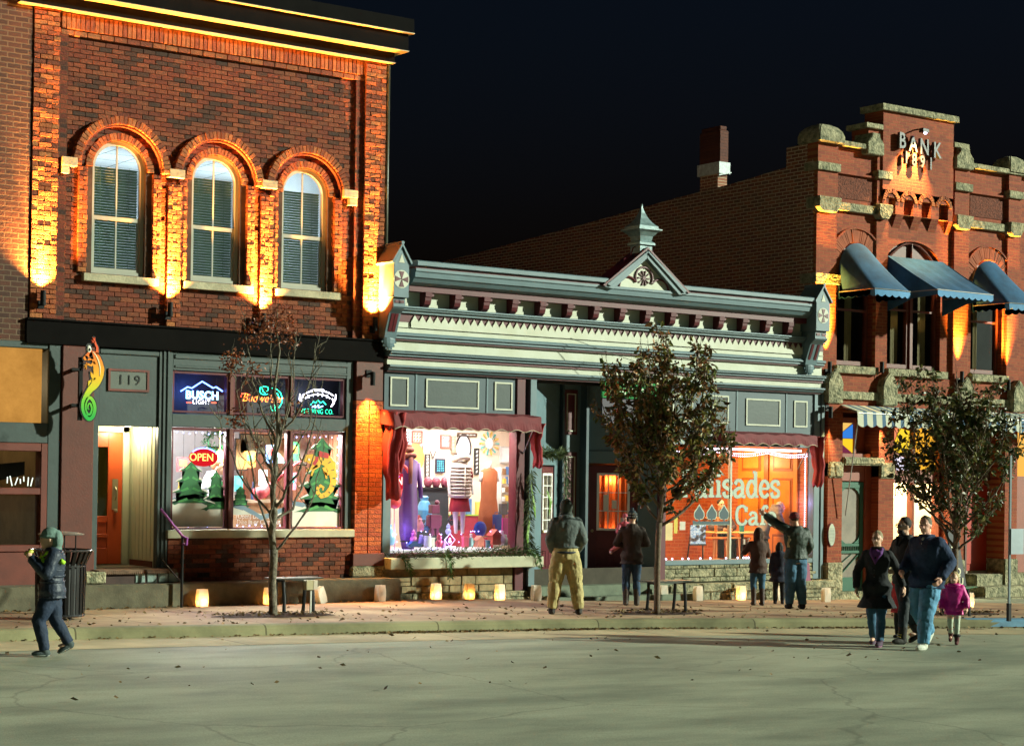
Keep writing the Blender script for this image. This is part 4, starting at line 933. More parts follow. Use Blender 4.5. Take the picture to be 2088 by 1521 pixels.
# mid band: brick strip, pointed stone caps and string course
m = MB(); m.box(26.62, 34.6, F+.03, F+.3, 3.63, 4.40); m.build('spandrel', BR_B, bn)
stone('string_course', 26.9, 28.05, 3.88, 4.04, F-.04); stone('string_course', 28.5, 30.35, 3.88, 4.04, F-.04); stone('string_course', 30.85, 34.6, 3.88, 4.04, F-.04)
for c in (26.72, 28.28, 30.62, 32.3):
    m = MB(); m.prism([(c-.22,3.78),(c+.22,3.78),(c+.22,4.18),(c+.16,4.32),(c,4.48),(c-.16,4.32),(c-.22,4.18)], F-.16, F+.2); m.build('pointed_stone', STONEM, bn, .02, seg=2)
# ground floor piers
GP = [(26.58,26.98),(28.02,28.46),(30.15,30.60),(31.9,32.3)]
for a, b in GP:
    m = MB(); m.box(a, b, F-.10, F+.4, .62, 3.78); m.build('ground_pier', BR_B, bn)
    m = MB(); m.box(a-.02, b+.02, F-.14, F+.4, -.35, .62); m.build('pier_foot', STONEM, bn, .02, seg=2)
    if a < 28.1: m = MB(); m.box(a-.0, b+.01, F-.15, F+.3, 2.30, 2.62); m.build('stone_bracket', STONEM, bn, .03, seg=2)
m = MB(); m.box(26.98, 28.14, F-.17, F+.3, 2.56, 2.72); m.build('stone_lintel', STONEM, bn, .03, seg=2)
m = MB(); m.box(26.9, 34.6, F+.5, F+.6, 3.4, 3.7); m.build('header', DKRED, bn)
# door bay
DR2 = paint('brick_red_woodwork', (.26,.06,.03), .5, .12)
m = MB(); m.box(26.98, 27.06, F+.0, F+.5, -.1, 2.56).box(27.84, 28.02, F+.1, F+.5, -.1, 2.56).box(27.06, 27.84, F+.12, F+.3, 2.24, 2.56).box(26.98, 28.02, F+.1, F+.4, 2.56, 2.8).box(27.62, 28.02, F+.3, F+.4, 2.8, 3.5); m.build('door_frame', DR2, bn, .006)
sd_ = thing_part('screen_door', bn)
GRN = paint('green_screen_door', (.012,.10,.055), .4, .1)
m = MB(); y = F+.13; a, b = 27.07, 27.83
m.box(a, a+.09, y, y+.04, .02, 2.22).box(b-.09, b, y, y+.04, .02, 2.22).box(a+.09, b-.09, y, y+.04, 2.10, 2.22).box(a+.09, b-.09, y, y+.04, .02, .3).box(a+.09, b-.09, y, y+.04, .78, .84).box(a+.09, b-.09, y, y+.04, .92, .98)
for i in range(11): m.box(a+.12+i*.052, a+.135+i*.052, y, y+.03, .84, .92)
m.tube([(a+.1,y+.02,.32),(b-.1,y+.02,.77)], .015, 6); m.tube([(a+.1,y+.02,.55),(b-.3,y+.02,.77)], .01, 6)
for (cx, sx) in ((a+.09, 1), (b-.09, -1)):
    for cz, sz in ((2.1, -1), (.98, 1)):
        m.prism([(cx,cz),(cx+.18*sx,cz),(cx+.12*sx,cz+.04*sz),(cx+.07*sx,cz+.07*sz),(cx+.04*sx,cz+.12*sz),(cx,cz+.2*sz)], y+.005, y+.035)
m.build('door_leaf', GRN, sd_, .004)
m = MB(); m.box(a+.09, b-.09, y+.04, y+.045, .3, 2.1); m.build('screen', paint('hazy_screen', (.20,.17,.13), .4, .3, scale=1.6, bump=0), sd_)
m = MB(); m.box(26.9, 28.1, F-.05, F+.5, -.2, .02); m.build('threshold', STONEM, bn, .01)
# stained glass light above the door
sgp = thing_part('stained_glass', bn); x0, x1, z0, z1 = 27.05, 27.60, 2.80, 3.42; cx, cz = 27.10, 3.10
tri = [('yellow_glass', (.70,.42,.10), [(x0,z1),(x1-.0,z1),(cx,cz),]), ('blue_glass', (.03,.17,.55), [(x1,z1-.02),(x1,cz),(cx,cz)]), ('gold_glass', (.80,.50,.02), [(x1,cz),(x1,z0),(cx,cz)]), ('plum_glass', (.14,.02,.05), [(x1,z0),(cx+.1,z0),(cx,cz)]), ('cream_glass', (.70,.58,.35), [(cx+.1,z0),(x0,z0),(cx,cz)])]
for nm, c, ps in tri:
    g0 = (sum(p[0] for p in ps)/3, sum(p[1] for p in ps)/3); ps = [(g0[0]+(p[0]-g0[0])*.94, g0[1]+(p[1]-g0[1])*.94) for p in ps]
    m = MB(); m.prism(ps, F+.22, F+.235); m.build('glass_piece', emis(nm, c, .9), sgp)
m = MB(); m.tube([(cx,F+.2,cz),(cx,F+.215,cz)], .09, 20); m.build('glass_disc', emis('white_glass_glow', (.95,.9,1.), 1.5), sgp)
m = MB(); m.box(x0-.06, x0, F+.18, F+.26, z0, z1).box(x1, x1+.06, F+.18, F+.26, z0, z1).box(x0-.06, x1+.06, F+.18, F+.26, z0-.08, z0).box(x0-.06, x1+.06, F+.18, F+.26, z1, z1+.1).box(x0, x1, F+.24, F+.27, z0, z1); m.build('glass_frame', DR2, sgp)
# shop window bays (mostly behind the tree)
m = MB(); m.box(28.46, 30.15, F+.12, F+.3, 2.22, 2.45).box(28.46, 28.54, F+.12, F+.3, .3, 3.5).box(30.07, 30.15, F+.12, F+.3, .3, 3.5).box(28.54, 30.07, F+.12, F+.3, .3, .72).box(29.28, 29.33, F+.12, F+.3, .72, 3.5).box(28.46,30.15,F+.12,F+.3,3.4,3.62); m.build('shop_window_frame', DR2, bn, .006)
m = MB(); m.box(28.54, 30.07, F+.2, F+.206, .72, 2.22); m.build('shop_window_pane', GLASS, bn)
sg2 = thing_part('stained_glass', bn)
for nm, c, ps in (('yellow_pane', (.85,.55,.03), [(28.75,2.9),(28.98,3.35),(29.26,3.3),(29.26,2.75)]), ('coral_pane', (.75,.22,.10), [(28.56,2.6),(28.72,2.9),(28.94,3.35),(28.56,3.35)]), ('white_pane', (.8,.75,.9), [(28.9,2.48),(29.26,2.48),(29.26,2.7),(28.8,2.82)]), ('orange_pane', (.85,.40,.03), [(29.36,2.5),(30.05,2.5),(30.05,3.38),(29.36,3.38)])):
    m = MB(); m.prism(ps, F+.22, F+.235); m.build('glass_piece', emis(nm, c, .9), sg2)
m = MB(); m.box(28.5, 30.1, F+.24, F+.26, 2.45, 3.42); m.build('leading', DR2, sg2)
m = MB(); m.box(28.5, 34.4, F+2.6, F+2.65, .2, 3.4).box(28.46, 28.5, F+.4, F+2.6, .2, 3.4).box(28.5, 34.4, F+.35, F+2.6, .2, .5).box(28.5, 34.4, F+.4, F+2.6, 3.35, 3.4).box(30.2,30.25,F+.4,F+2.6,.2,3.4); m.build('shop_interior', paint('cream_shop_wall', (.78,.70,.50), .8, .05), bn)
m = MB(); rnd = random.Random(11)
for i in range(5):
    for j in range(9): 
        x = 28.7+j*.16; z = 1.0+i*.28; m.box(x, x+rnd.uniform(.05,.12), F+2.3, F+2.45, z, z+rnd.uniform(.08,.2))
    m.box(28.6, 30.1, F+2.25, F+2.5, 1.0+i*.28-.02, 1.0+i*.28)
m.build('shelves', paint('tan_goods', (.45,.32,.16), .7, .6, scale=9), bn)
lamp('shop_light', 'AREA', (29.3, F+1.2, 3.3), 200, (1,.90,.62), bn, shape='RECTANGLE', size=1.2, size_y=.8, rot=(R(-10),0,0))
text('window_lettering', 'VINTAGE', (29.2, F+.19, 2.02), .26, paint('dark_lettering', (.04,.035,.03), .6, bump=0), bn, ext=.001, spacing=1.1)
# right-hand entry
m = MB(); m.box(30.6, 31.9, F+.3, F+.4, 2.3, 3.62).box(30.6, 31.0, F+.3, F+.4, .5, 2.3).box(31.0, 31.05, F+.2, F+.4, .3, 3.6); m.build('panelled_bay', paint('brown_panels', (.09,.035,.02), .6, .2), bn)
m = MB(); m.box(31.05, 31.85, F+.34, F+.4, .35, 2.3); 
for z0, z1 in ((.5,1.1),(1.25,2.15)): m.box(31.17, 31.73, F+.325, F+.34, z0, z1)
m.build('red_door', paint('bright_red_door', (.42,.03,.012), .4, .08), bn, .004)
m = MB(); m.box(31.1, 31.8, F+.36, F+.37, 2.5, 3.4); m.build('amber_transom', emis('amber_glass', (.9,.20,.02), .8), bn)
m = MB(); m.box(32.3, 34.6, F+.3, F+.4, 2.4, 3.6); m.build('amber_window', emis('amber_window_glow', (.95,.45,.08), .8), bn)
m = MB(); m.box(32.3, 34.6, F+.28, F+.4, -.3, 2.4); m.build('red_bay', DR2, bn)
for k, (p, z0, z1) in enumerate(((.9,-.42,-.16),(.5,-.2,.06),(.1,.0,.3))):
    m = MB(); m.box(30.62+.2*k, 33, F-p, F+.3, z0, z1); m.build('entry_step', STONEM, bn, .02, seg=2)
# chimney on the roof
ch = thing_part('chimney', bn)
yc, zc = onx(1455, 350, 29.2)
y0, y1 = yc-.35, yc+.35
y1 = y0+.72; (xa, za), (xb, zb) = at(1465, 330, y0), at(1489, 325, y0)
m = MB(); m.box(xa+.03, xb-.05, y0, y1, at(1455,335,y0)[1]-.1, at(1455,262,y0)[1]).box(xa+.06, xb-.08, y0+.03, y1-.03, at(1455,262,y0)[1], at(1455,255,y0)[1]+.02); m.build('chimney_stack', brick('brick_chimney', [(.10,.03,.02),(.12,.035,.02)], (.09,.04,.03), ms=.006, rel=.01), ch, .02)
m = MB(); m.box(xa+.0, xb-.02, y0-.03, y1+.03, at(1455,352,y0)[1], at(1455,328,y0)[1]); m.prism([(xa-.05,at(1455,358,y0)[1]),(xb-.02,at(1455,350,y0)[1]),(xb-.02,at(1455,350,y0)[1]+.03),(xa-.05,at(1455,358,y0)[1]+.03)], y0-.08, y0-.03); m.build('flashing', paint('pale_flashing', (.50,.58,.60), .5, .25, scale=12), ch, .004)
m = MB(); m.box(xa+.03, xb-.05, y0+.05, y1-.05, 7.0, at(1455,350,y0)[1]); m.build('chimney_base', BR_BS, ch)
# BANK 1891 letters
LET = paint('dark_letter_metal', (.032,.030,.024), .5, .2)
for s, (px, py), h in (('B',(1838,289),.33),('A',(1860,296),.33),('N',(1883,302),.33),('K',(1909,309),.33),('1',(1846,323),.25),('8',(1862,328),.25),('9',(1879,332),.25),('1',(1896,336),.25)):
    X, Z = at(px, py, F-.1)
    text('letter', s, (X, F-.10, Z), h*1.38, LET, bn, ext=.035, sx=.80, off=.008)
# lights on the bank
sp = thing('flood_lamp', (29.25, F-.02, 9.4), 'small floodlight under the tower coping shining down on the BANK 1891 letters', 'wall light')
X, Z = at(1884, 270, F-.3)
m = MB(); m.tube([(X,F-.02,Z+.08),(X,F-.30,Z+.08)], .018, 8); m.box(X-.09, X+.09, F-.36, F-.24, Z-.01, Z+.07); m.build('housing', BLK, sp, .01)
m = MB(); m.ell((X+.02,F-.32,Z-.02), (.035,.03,.02)); m.build('lens', emis('cold_lens', (.75,.7,1.), 14), sp)
lamp('flood_beam', 'SPOT', (X, F-.42, Z-.05), 700, (1,.62,.22), sp, spot_size=R(78), spot_blend=.8, shadow_soft_size=.02, aim=(X-.12, F-.02, Z-.95))
for px, py, lab, pw in ((1680,748,'uplight on the left corner pier of the bank, beside the shop building',60),(1797,748,'unlit black uplight between the left and middle bank windows',0),(1966,768,'uplight on the pier between the middle and right bank windows',60),(2061,785,'uplight on the bank pier at the right edge',60)):
    X, Z = at(px, py, F-.1)
    if pw: wall_spot(X+(.16 if px < 1700 else -.07), Z+.02, F, 1600 if px < 1700 else 1050, True, lab, 'black uplights above the bank pointed stones', size=50, out=.10, c=(1,.46,.06))
    else:
        o = thing('wall_lamp', (X, F, Z), lab, 'wall light', 'black uplights above the bank pointed stones'); m = MB(); m.tube([(X,F-.12,Z-.12),(X,F-.12,Z+.1)], .045, 14); m.build('housing', BLK, o); m = MB(); m.tube([(X,F-.12,Z-.1),(X,F,Z-.13)], .016, 8); m.build('bracket', BLK, o)
for px, py, lab in ((1693,845,'downlight under the striped awning on the left bank pier'),(1803,850,'downlight under the striped awning on the second bank pier')):
    X, Z = at(px, py, F-.2); wall_spot(X, Z+.02, F-.10, 200, False, lab, 'black downlights under the striped awning', size=60, out=.11, c=(1,.62,.25))
# blue canopies
BLU = paint('blue_canvas', (0.018,0.0861,0.1804), .85, .3, scale=2.5, bump=.3, bs=70)
BLUS = paint('blue_valance', (.04,.21,.42), .7, .1, bump=.1)
def dome_awning(x0, x1, zt, zb, p, label):
    a = thing('window_canopy', ((x0+x1)/2, F, zb), label, 'canopy', 'blue canvas canopies over the upper bank windows')
    c = (x0+x1)/2; r = (x1-x0)/2; zs = zt-r; n = 24; W0 = []; FR = []
    W0 = [(x1,F+.03,zb+.15)]+[(c+r*math.cos(math.pi*k/n), F+.03, zs+r*math.sin(math.pi*k/n)) for k in range(n+1)]+[(x0,F+.03,zb+.15)]
    def fr(s): # outline of the front bar as a rounded box
        k = len(W0); i = s
        u = (i-0)/(k-1)
        if u < .3: return (x1, F+.03-p*u/.3, zb)
        if u > .7: return (x0, F+.03-p*(1-u)/.3, zb)
        return (x1-(x1-x0)*(u-.3)/.4, F+.03-p-.05*math.sin(math.pi*(u-.3)/.4), zb)
    FR = [fr(i) for i in range(len(W0))]
    m = MB(); rings = []
    for j in range(7):
        t_ = j/6; rings.append([Vector(a_).lerp(Vector(b_), t_)+Vector((0,0,-.04*math.sin(math.pi*t_))) for a_, b_ in zip(W0, FR)])
    m.loft(rings, caps=False, closed=False); m.loft([[v+Vector((0,.008,-.012)) for v in q] for q in rings], caps=False, closed=False); m.build('canvas', BLU, a, smooth=True, recalc=False)
    m = MB(); D = []
    for i in range(len(FR)-1):
        for s_ in range(4): D.append(Vector(FR[i]).lerp(Vector(FR[i+1]), s_/4))
    D.append(Vector(FR[-1]))
    ln = 0; low = []
    for i, d_ in enumerate(D):
        if i: ln += (d_-D[i-1]).length
        low.append(d_+Vector((0,-.01,-.10-.045*abs(math.sin(ln*math.pi/.19)))))
    m.loft([D, low], caps=False, closed=False); m.loft([[v+Vector((0,.006,0)) for v in q] for q in (D, low)], caps=False, closed=False); m.build('valance', BLUS, a, recalc=False)
    m = MB(); m.tube(FR, .012, 6); m.build('frame', MATS['steel_rod'], a)
dome_awning(26.96, 28.0, 7.04, 6.02, .95, 'blue domed canopy over the left arched window of the bank')
dome_awning(30.96, 32.0, 7.0, 6.0, .95, 'blue domed canopy over the right arched window of the bank, cut by the frame')
a = thing('window_canopy', (29.2, F, 6.0), 'wide straight-sloped blue canopy over the middle window of the bank', 'canopy', 'blue canvas canopies over the upper bank windows')
x0, x1, zt, zb, p = 28.36, 30.02, 6.86, 6.07, 1.30
m = MB(); T = [(x0+(x1-x0)*k/16, F+.05, zt+.0) for k in range(17)]; Bm = [(x0+(x1-x0)*k/16, F-p, zb) for k in range(17)]
rings = [[Vector(u_).lerp(Vector(v_), j/8)+Vector((0,0,-.03*math.sin(math.pi*j/8)-.008*math.sin(k*1.6)*(j > 0))) for k, (u_, v_) in enumerate(zip(T, Bm))] for j in range(9)]
m.loft(rings, caps=False, closed=False); m.loft([[v+Vector((0,.008,-.012)) for v in q] for q in rings], caps=False, closed=False)
for xx in (x0, x1): m.prism([(F+.05,zt),(F-p*.5,(zt+zb)/2-.03),(F-p,zb),(F-p,zb-.1),(F-p*.5,zb-.13),(F+.05,zb-.35)], xx-.004, xx+.004, 'x')
m.build('canvas', BLU, a, recalc=False)
m = MB(); k_ = 90; up_ = [(x0+(x1-x0)*k/k_, F-p-.004, zb) for k in range(k_+1)]; lw = [(x0+(x1-x0)*k/k_, F-p-.012, zb-.10-.045*abs(math.sin(k*(x1-x0)/k_*math.pi/.185))) for k in range(k_+1)]
m.loft([up_, lw], caps=False, closed=False); m.loft([[Vector(v)+Vector((0,.006,0)) for v in q] for q in (up_, lw)], caps=False, closed=False); m.build('valance', BLUS, a, recalc=False)
m = MB(); m.tube([(x0,F,zb),(x0,F-p,zb),(x1,F-p,zb),(x1,F,zb)], .012, 6); m.build('frame', MATS['steel_rod'], a)
# striped awning
STW, STB = paint('cream_canvas', (.50,.50,.38), .75, .08), paint('stripe_blue_canvas', (.03,.10,.19), .75, .1)
sa = thing('awning', (30.5, F, 3.7), 'blue and cream striped awning with scalloped valance along the ground floor of the bank', 'awning')
x = 26.92; i = 0; mA, mBl = MB(), MB()
while x < 34.2:
    mm = (mA, mBl)[i % 2]; w_ = .165 if i % 2 == 0 else .10
    r0 = [(x+w_*k/4, F-.08, 3.76) for k in range(5)]; r1 = [(x+w_*k/4, F-.55, 3.62) for k in range(5)]; r2 = [(x+w_*k/4, F-.57, 3.36-.05*math.sin(math.pi*((x+w_*k/4-26.92) % .265)/.265)) for k in range(5)]
    mm.loft([r0, r1, r2], caps=False, closed=False); mm.loft([[Vector(v)+Vector((0,.01,-.004)) for v in q] for q in (r0, r1, r2)], caps=False, closed=False)
    x += w_; i += 1
mA.build('cream_stripes', STW, sa, recalc=False); mBl.build('blue_stripes', STB, sa, recalc=False)
m = MB(); m.tube([(26.95,F-.54,3.58),(34.2,F-.54,3.58)], .018, 8); m.tube([(27.0,F-.1,3.70),(27.0,F-.54,3.58)], .014, 6); m.tube([(27.02,F-.48,3.5),(26.98,F-.2,1.55)], .012, 6); m.build('frame', MATS['steel_rod'], sa)
# ================================================================== clothes shop interior
def room(name, poly, z0, z1, wallmat, parent, skip=()):
    m = MB(); n = len(poly)
    for i in range(n):
        if i in skip: continue
        a, b = poly[i], poly[(i+1) % n]; m.add([(a[0],a[1],z0),(b[0],b[1],z0),(b[0],b[1],z1),(a[0],a[1],z1)], [(0,1,2,3)])
    m.add([(x,y,z1) for x, y in poly], [tuple(range(n))]); m.add([(x,y,z0) for x, y in poly], [tuple(range(n))])
    return m.build(name, wallmat, parent, recalc=False)
BYS = F+2.45
room('shop_interior', [(16.36,F+.13),(19.22,F+.13),(20.62,F+1.0),(20.98,F+1.0),(20.98,BYS),(16.36,BYS)], .8, 3.25, paint('rosy_shop_wall', (.78,.66,.54), .8, .04), mb, skip=(0,))
m = MB(); m.box(16.5, 19.0, F+.16, F+1.25, .84, .96); m.build('display_shelf', paint('white_shelf', (.6,.58,.62), .6, .1), mb)
lamp('shop_light', 'AREA', (17.9, F+.36, 3.15), 70, (1,.94,.92), mb, shape='RECTANGLE', size=2.0, size_y=.5, rot=(R(8),0,0))
lamp('shop_light', 'AREA', (18.8, F+1.7, 3.2), 66, (1,.93,.86), mb, shape='RECTANGLE', size=2.4, size_y=.6)
lamp('display_light', 'POINT', (16.9, F+.3, 1.25), 7, (.35,.30,1), mb, shadow_soft_size=.05)
lamp('display_light', 'POINT', (17.8, F+.25, 1.15), 6, (.6,.25,1), mb, shadow_soft_size=.05)
def pin(px, py, Y): x, z = at(px, py, Y); return x, z
def zz(zx, zy): return 740+zx/4.224, 820+zy/4.224      # positions noted on the enlarged view of this window
def simple(name, mb_s, mat, label, cat, group=None, bev=0., smooth=False):
    return tag(mb_s.build(name, mat, None, bev, smooth), label, cat, group)
PAL = {}
def pm(name, c, r=.5, **k): return paint(name, c, r, .12, bump=0, **k)
def picture(zx0, zx1, zy0, zy1, fc, cc, label, art=None, Y=BYS-.05):
    (px0, py0), (px1, py1) = zz(zx0, zy0), zz(zx1, zy1)
    (x0, z1), (x1, z0) = pin(px0, py0, Y), pin(px1, py1, Y)
    o = thing('wall_picture', ((x0+x1)/2, Y, z0), label, 'picture', 'pictures hung on the back wall of the clothes shop')
    m = MB(); b = .025; m.box(x0, x1, Y, Y+.03, z0, z0+b).box(x0, x1, Y, Y+.03, z1-b, z1).box(x0, x0+b, Y, Y+.03, z0+b, z1-b).box(x1-b, x1, Y, Y+.03, z0+b, z1-b); m.build('frame', pm('frm%d%d%d' % tuple(int(v*99) for v in fc), fc), o)
    m = MB(); m.box(x0+b, x1-b, Y+.012, Y+.03, z0+b, z1-b); m.build('print', pm('cnv%d%d%d' % tuple(int(v*99) for v in cc), cc), o)
    if art:
        rnd = random.Random(int(zx0)); m = MB()
        for i in range(art[1]):
            for j in range(art[2]):
                x = x0+b+(x1-x0-2*b)*(i+.5)/art[1]; z = z0+b+(z1-z0-2*b)*(j+.5)/art[2]; s_ = (x1-x0)/art[1]*.28*rnd.uniform(.6,1.2); h_ = (z1-z0)/art[2]*.32
                m.prism([(x-s_,z-h_),(x+s_*.6,z-h_*.8),(x+s_,z+h_),(x-s_*.3,z+h_*.5)], Y+.004, Y+.012)
        m.build('motif', pm('mot%d%d%d' % tuple(int(v*99) for v in art[0]), art[0]), o)
    return o
picture(340,415,235,390,(.7,.7,.7),(.75,.76,.8),'white picture with black strokes, at the upper left of the clothes shop window',((.05,.05,.06),3,5))
picture(425,515,245,355,(.35,.08,.06),(.70,.45,.35),'reddish framed print second from the left, high on the clothes shop wall',((.4,.12,.08),3,3))
picture(675,755,280,395,(.5,.12,.10),(.8,.8,.78),'white calendar-like print with a red edge and a grid of dark marks',((.15,.15,.16),3,3))
picture(540,577,445,660,(.05,.04,.04),(.8,.78,.75),'narrow tilted white board with dark frame between the orange plate and the navy poster',((.3,.28,.26),1,6))
picture(630,710,485,610,(.03,.03,.06),(.02,.03,.09),'navy poster with cyan and white lettering blocks left of the white padded vest',((.08,.5,.6),4,5))
picture(820,985,262,300,(.08,.04,.02),(.35,.33,.30),'wide dark-framed panel just under the awning, above the hooded mannequin',((.7,.7,.7),5,1))
picture(965,1000,395,625,(.02,.02,.02),(.03,.03,.03),'narrow black vertical board with pale symbols between the two mannequins',((.75,.75,.72),1,6))
picture(1185,1272,380,525,(.6,.6,.6),(.85,.85,.88),'plain white board on the wall at the right of the rust dress',None)
picture(1280,1325,260,425,(.45,.28,.1),(.65,.42,.18),'tan framed panel in the upper right corner of the clothes shop window',None)
picture(765,800,290,440,(.3,.25,.18),(.62,.50,.38),'narrow hanging tan print left of the oval mirror',((.35,.3,.22),1,4))
x, z = pin(*zz(868, 395), BYS-.05); m = MB(); m.lathe((0,0,0), [(.17,-.02),(.2,-.01),(.2,.01),(.17,.02)], 28); 
o = thing('wall_mirror', (x, BYS-.05, z), 'dark-rimmed oval mirror behind the hooded white mannequin', 'mirror')
m = MB(); m.tube([(x+.16*math.cos(a), BYS-.05, z+.25*math.sin(a)) for a in [2*math.pi*k/32 for k in range(33)]], .018, 6, False); m.build('rim', pm('dark_rim', (.04,.03,.03)), o)
m = MB(); m.prism([(x+.15*math.cos(2*math.pi*k/32), z+.24*math.sin(2*math.pi*k/32)) for k in range(32)], BYS-.045, BYS-.03); m.build('glass', pm('pale_mirror', (.75,.78,.85), .1), o)
x, z = pin(*zz(450, 475), BYS-.05); m = MB(); m.prism([(x+.2*math.cos(2*math.pi*k/32), z+.26*math.sin(2*math.pi*k/32)) for k in range(32)], BYS-.05, BYS-.02)
simple('round_plaque', m, pm('orange_plaque', (.75,.33,.08)), 'large orange round plaque behind the purple dress', 'plaque')
# starburst
x, z = pin(*zz(1093, 355), BYS-.05); o = thing('wall_ornament', (x, BYS-.04, z), 'starburst wall ornament with coloured rays above the rust dress', 'ornament')
mm = [MB(), MB()]
for i in range(14):
    a = 2*math.pi*i/14; mm[i % 2].prism([(x+.09*math.cos(a),z+.09*math.sin(a)),(x+.21*math.cos(a-.09),z+.21*math.sin(a-.09)),(x+.23*math.cos(a),z+.23*math.sin(a)),(x+.21*math.cos(a+.09),z+.21*math.sin(a+.09))], BYS-.05, BYS-.03)
mm[0].build('rays', pm('teal_ray', (.1,.4,.4)), o); mm[1].build('rays', pm('gold_ray', (.7,.45,.1)), o); m = MB(); m.ell((x,BYS-.04,z),(.09,.02,.11)); m.build('centre', pm('white_disc', (.85,.85,.9)), o)
# hanging letters LOVE-like ornaments are only partly readable: keep the V and I
for s_, zx, zy in (('I',522,412),('V',608,462)):
    x, z = pin(*zz(zx, zy), BYS-.05); tag(text('wall_letter', s_, (x, BYS-.03, z), .26, pm('black_wire', (.05,.04,.04)), None, ext=.01, off=-.006), 'black hanging letter %s on the clothes shop back wall' % s_, 'letter')
# dark cabinet
(x0, z1), (x1, z0) = pin(*zz(478, 745), F+1.5), pin(*zz(738, 1040), F+1.5)
o = thing('display_cabinet', ((x0+x1)/2, F+1.5, .85), 'dark grey cabinet standing in the middle of the clothes shop window', 'cabinet')
m = MB(); m.box(x0, x1, F+1.5, F+1.9, .85, z1); m.build('body', pm('charcoal', (.035,.045,.05)), o, .01)
m = MB(); m.box(x0+.05, x1-.28, F+1.47, F+1.5, 1.1, z1-.22); m.build('door', pm('slate_panel', (.06,.08,.08)), o, .006)
m = MB(); m.box(x0-.02, x1+.02, F+1.44, F+1.92, z1, z1+.03); m.build('top', pm('black_top', (.02,.02,.02)), o)
rnd = random.Random(5)
for i, (zx, lab) in enumerate(((560,'left'),(630,'middle'),(705,'right'))):
    x, z = pin(*zz(zx, 715), F+1.65); m = MB(); m.lathe((x,F+1.65,z1+.03), [(.05,0),(.07,.04),(.085,.1),(.06,.16),(.02,.19)], 12); simple('glass_ornament', m, pm('plum_glass_ball', (.25,.06,.09), .15), '%s one of the three dark red ornaments on the cabinet top' % lab, 'ornament', 'ornaments on the cabinet top', smooth=True)
# card rack at the right: a frame packed with small coloured goods
(x0, _), (x1, _) = pin(*zz(1185, 700), F+2.1), pin(*zz(1330, 700), F+2.1)
o = thing('card_rack', ((x0+x1)/2, F+2.1, .85), 'tall rack crammed with small colourful cards and goods at the right of the shop window', 'rack')
m = MB(); zt_ = pin(*zz(1200, 560), F+2.1)[1]
for k in range(8): m.box(x0, x1, F+2.05, F+2.25, 1.1+k*(zt_-1.1)/8, 1.115+k*(zt_-1.1)/8)
m.box(x0-.02, x0, F+2.05, F+2.3, .85, zt_).box(x1, x1+.02, F+2.05, F+2.3, .85, zt_); m.build('shelves', pm('pale_rack', (.5,.5,.5)), o)
cs = [('rack_red',(.5,.06,.05)),('rack_blue',(.08,.2,.45)),('rack_yellow',(.7,.5,.1)),('rack_white',(.75,.75,.75)),('rack_black',(.04,.04,.05)),('rack_teal',(.08,.4,.35)),('rack_brown',(.25,.13,.06))]
ms_ = [MB() for _ in cs]
for k in range(8):
    z = 1.12+k*(zt_-1.1)/8; x = x0+.01
    while x < x1-.03:
        w_ = rnd.uniform(.03,.08); ms_[rnd.randrange(len(cs))].box(x, min(x+w_, x1), F+2.02, F+2.06, z, z+rnd.uniform(.08,.155)); x += w_+.008
for q, (nm, c) in zip(ms_, cs): q.build('cards', pm(nm, c), o)
(x0, z1), (x1, z0) = pin(*zz(735, 910), F+1.9), pin(*zz(1090, 1060), F+1.9)
o = thing('display_table', ((x0+x1)/2, F+1.9, .85), 'table with a red skirt and lime edge behind the mannequins', 'table')
m = MB(); m.box(x0, 19.9, F+1.9, F+2.2, .85, z0+.18); m.build('skirt', pm('magenta_cloth', (.35,.02,.06)), o)
m = MB(); m.box(x0, 19.95, F+1.87, F+2.22, z0+.18, z0+.2); m.build('table_top', pm('lime_edge', (.35,.55,.08)), o)
rnd = random.Random(9)
for i in range(7):
    x = x0+.15+i*.27; c = cs[i % 7]; m = MB(); m.box(x, x+.14, F+1.95, F+2.05, z0+.2, z0+.2+rnd.uniform(.2,.45)); simple('framed_card', m, pm(c[0], c[1]), '%s framed card standing on the lime-edged table, number %s from the left' % (c[0].split('_')[1], ('one','two','three','four','five','six','seven')[i]), 'card', 'cards on the lime-edged table', .006)
# --- mannequins
def ring(cx, cy, z, rx, ry, n=20, wob=0., ph=0., k=6): return [(cx+rx*(1+wob*math.sin(k*2*math.pi*i/n+ph))*math.cos(2*math.pi*i/n), cy+ry*(1+wob*math.sin(k*2*math.pi*i/n+ph))*math.sin(2*math.pi*i/n), z) for i in range(n)]
MANQ = pm('white_mannequin', (.7,.68,.66), .35)
def manneq(zx, zyt, zyb, Y, label):
    x, zt = pin(*zz(zx, zyt), Y); zb = pin(*zz(zx, zyb), Y)[1]
    return thing('mannequin', (x, Y, max(zb, .96)), label, 'mannequin'), x, zt, max(zb, .96)
Y = F+.72
o, x, zt, zb = manneq(840, 345, 1130, Y, 'white mannequin in a hooded pale padded vest and red shorts, centre of the shop window')
m = MB(); h = zt-zb
m.ell((x,Y,zt-.13),(.075,.09,.12)); m.tube([(x,Y,zt-.22),(x,Y,zt-.36)], .05, 10); m.loft([ring(x,Y,zt-.34,.07,.05),ring(x,Y,zt-.40,.19,.09),ring(x,Y,zt-.6,.17,.1),ring(x,Y,zt-.85,.14,.09),ring(x,Y,zt-1.02,.16,.1),ring(x,Y,zt-1.1,.15,.1)])
for s_ in (-1, 1):
    m.tube([(x+.08*s_,Y,zt-1.05),(x+.075*s_-.02,Y-.02,zt-1.3),(x+.07*s_,Y,zb+.0)], [.075,.05,.03], 10); m.tube([(x+.19*s_,Y,zt-.4),(x+.24*s_,Y,zt-.65),(x+.25*s_,Y-.05,zt-.92)], [.045,.035,.025], 8)
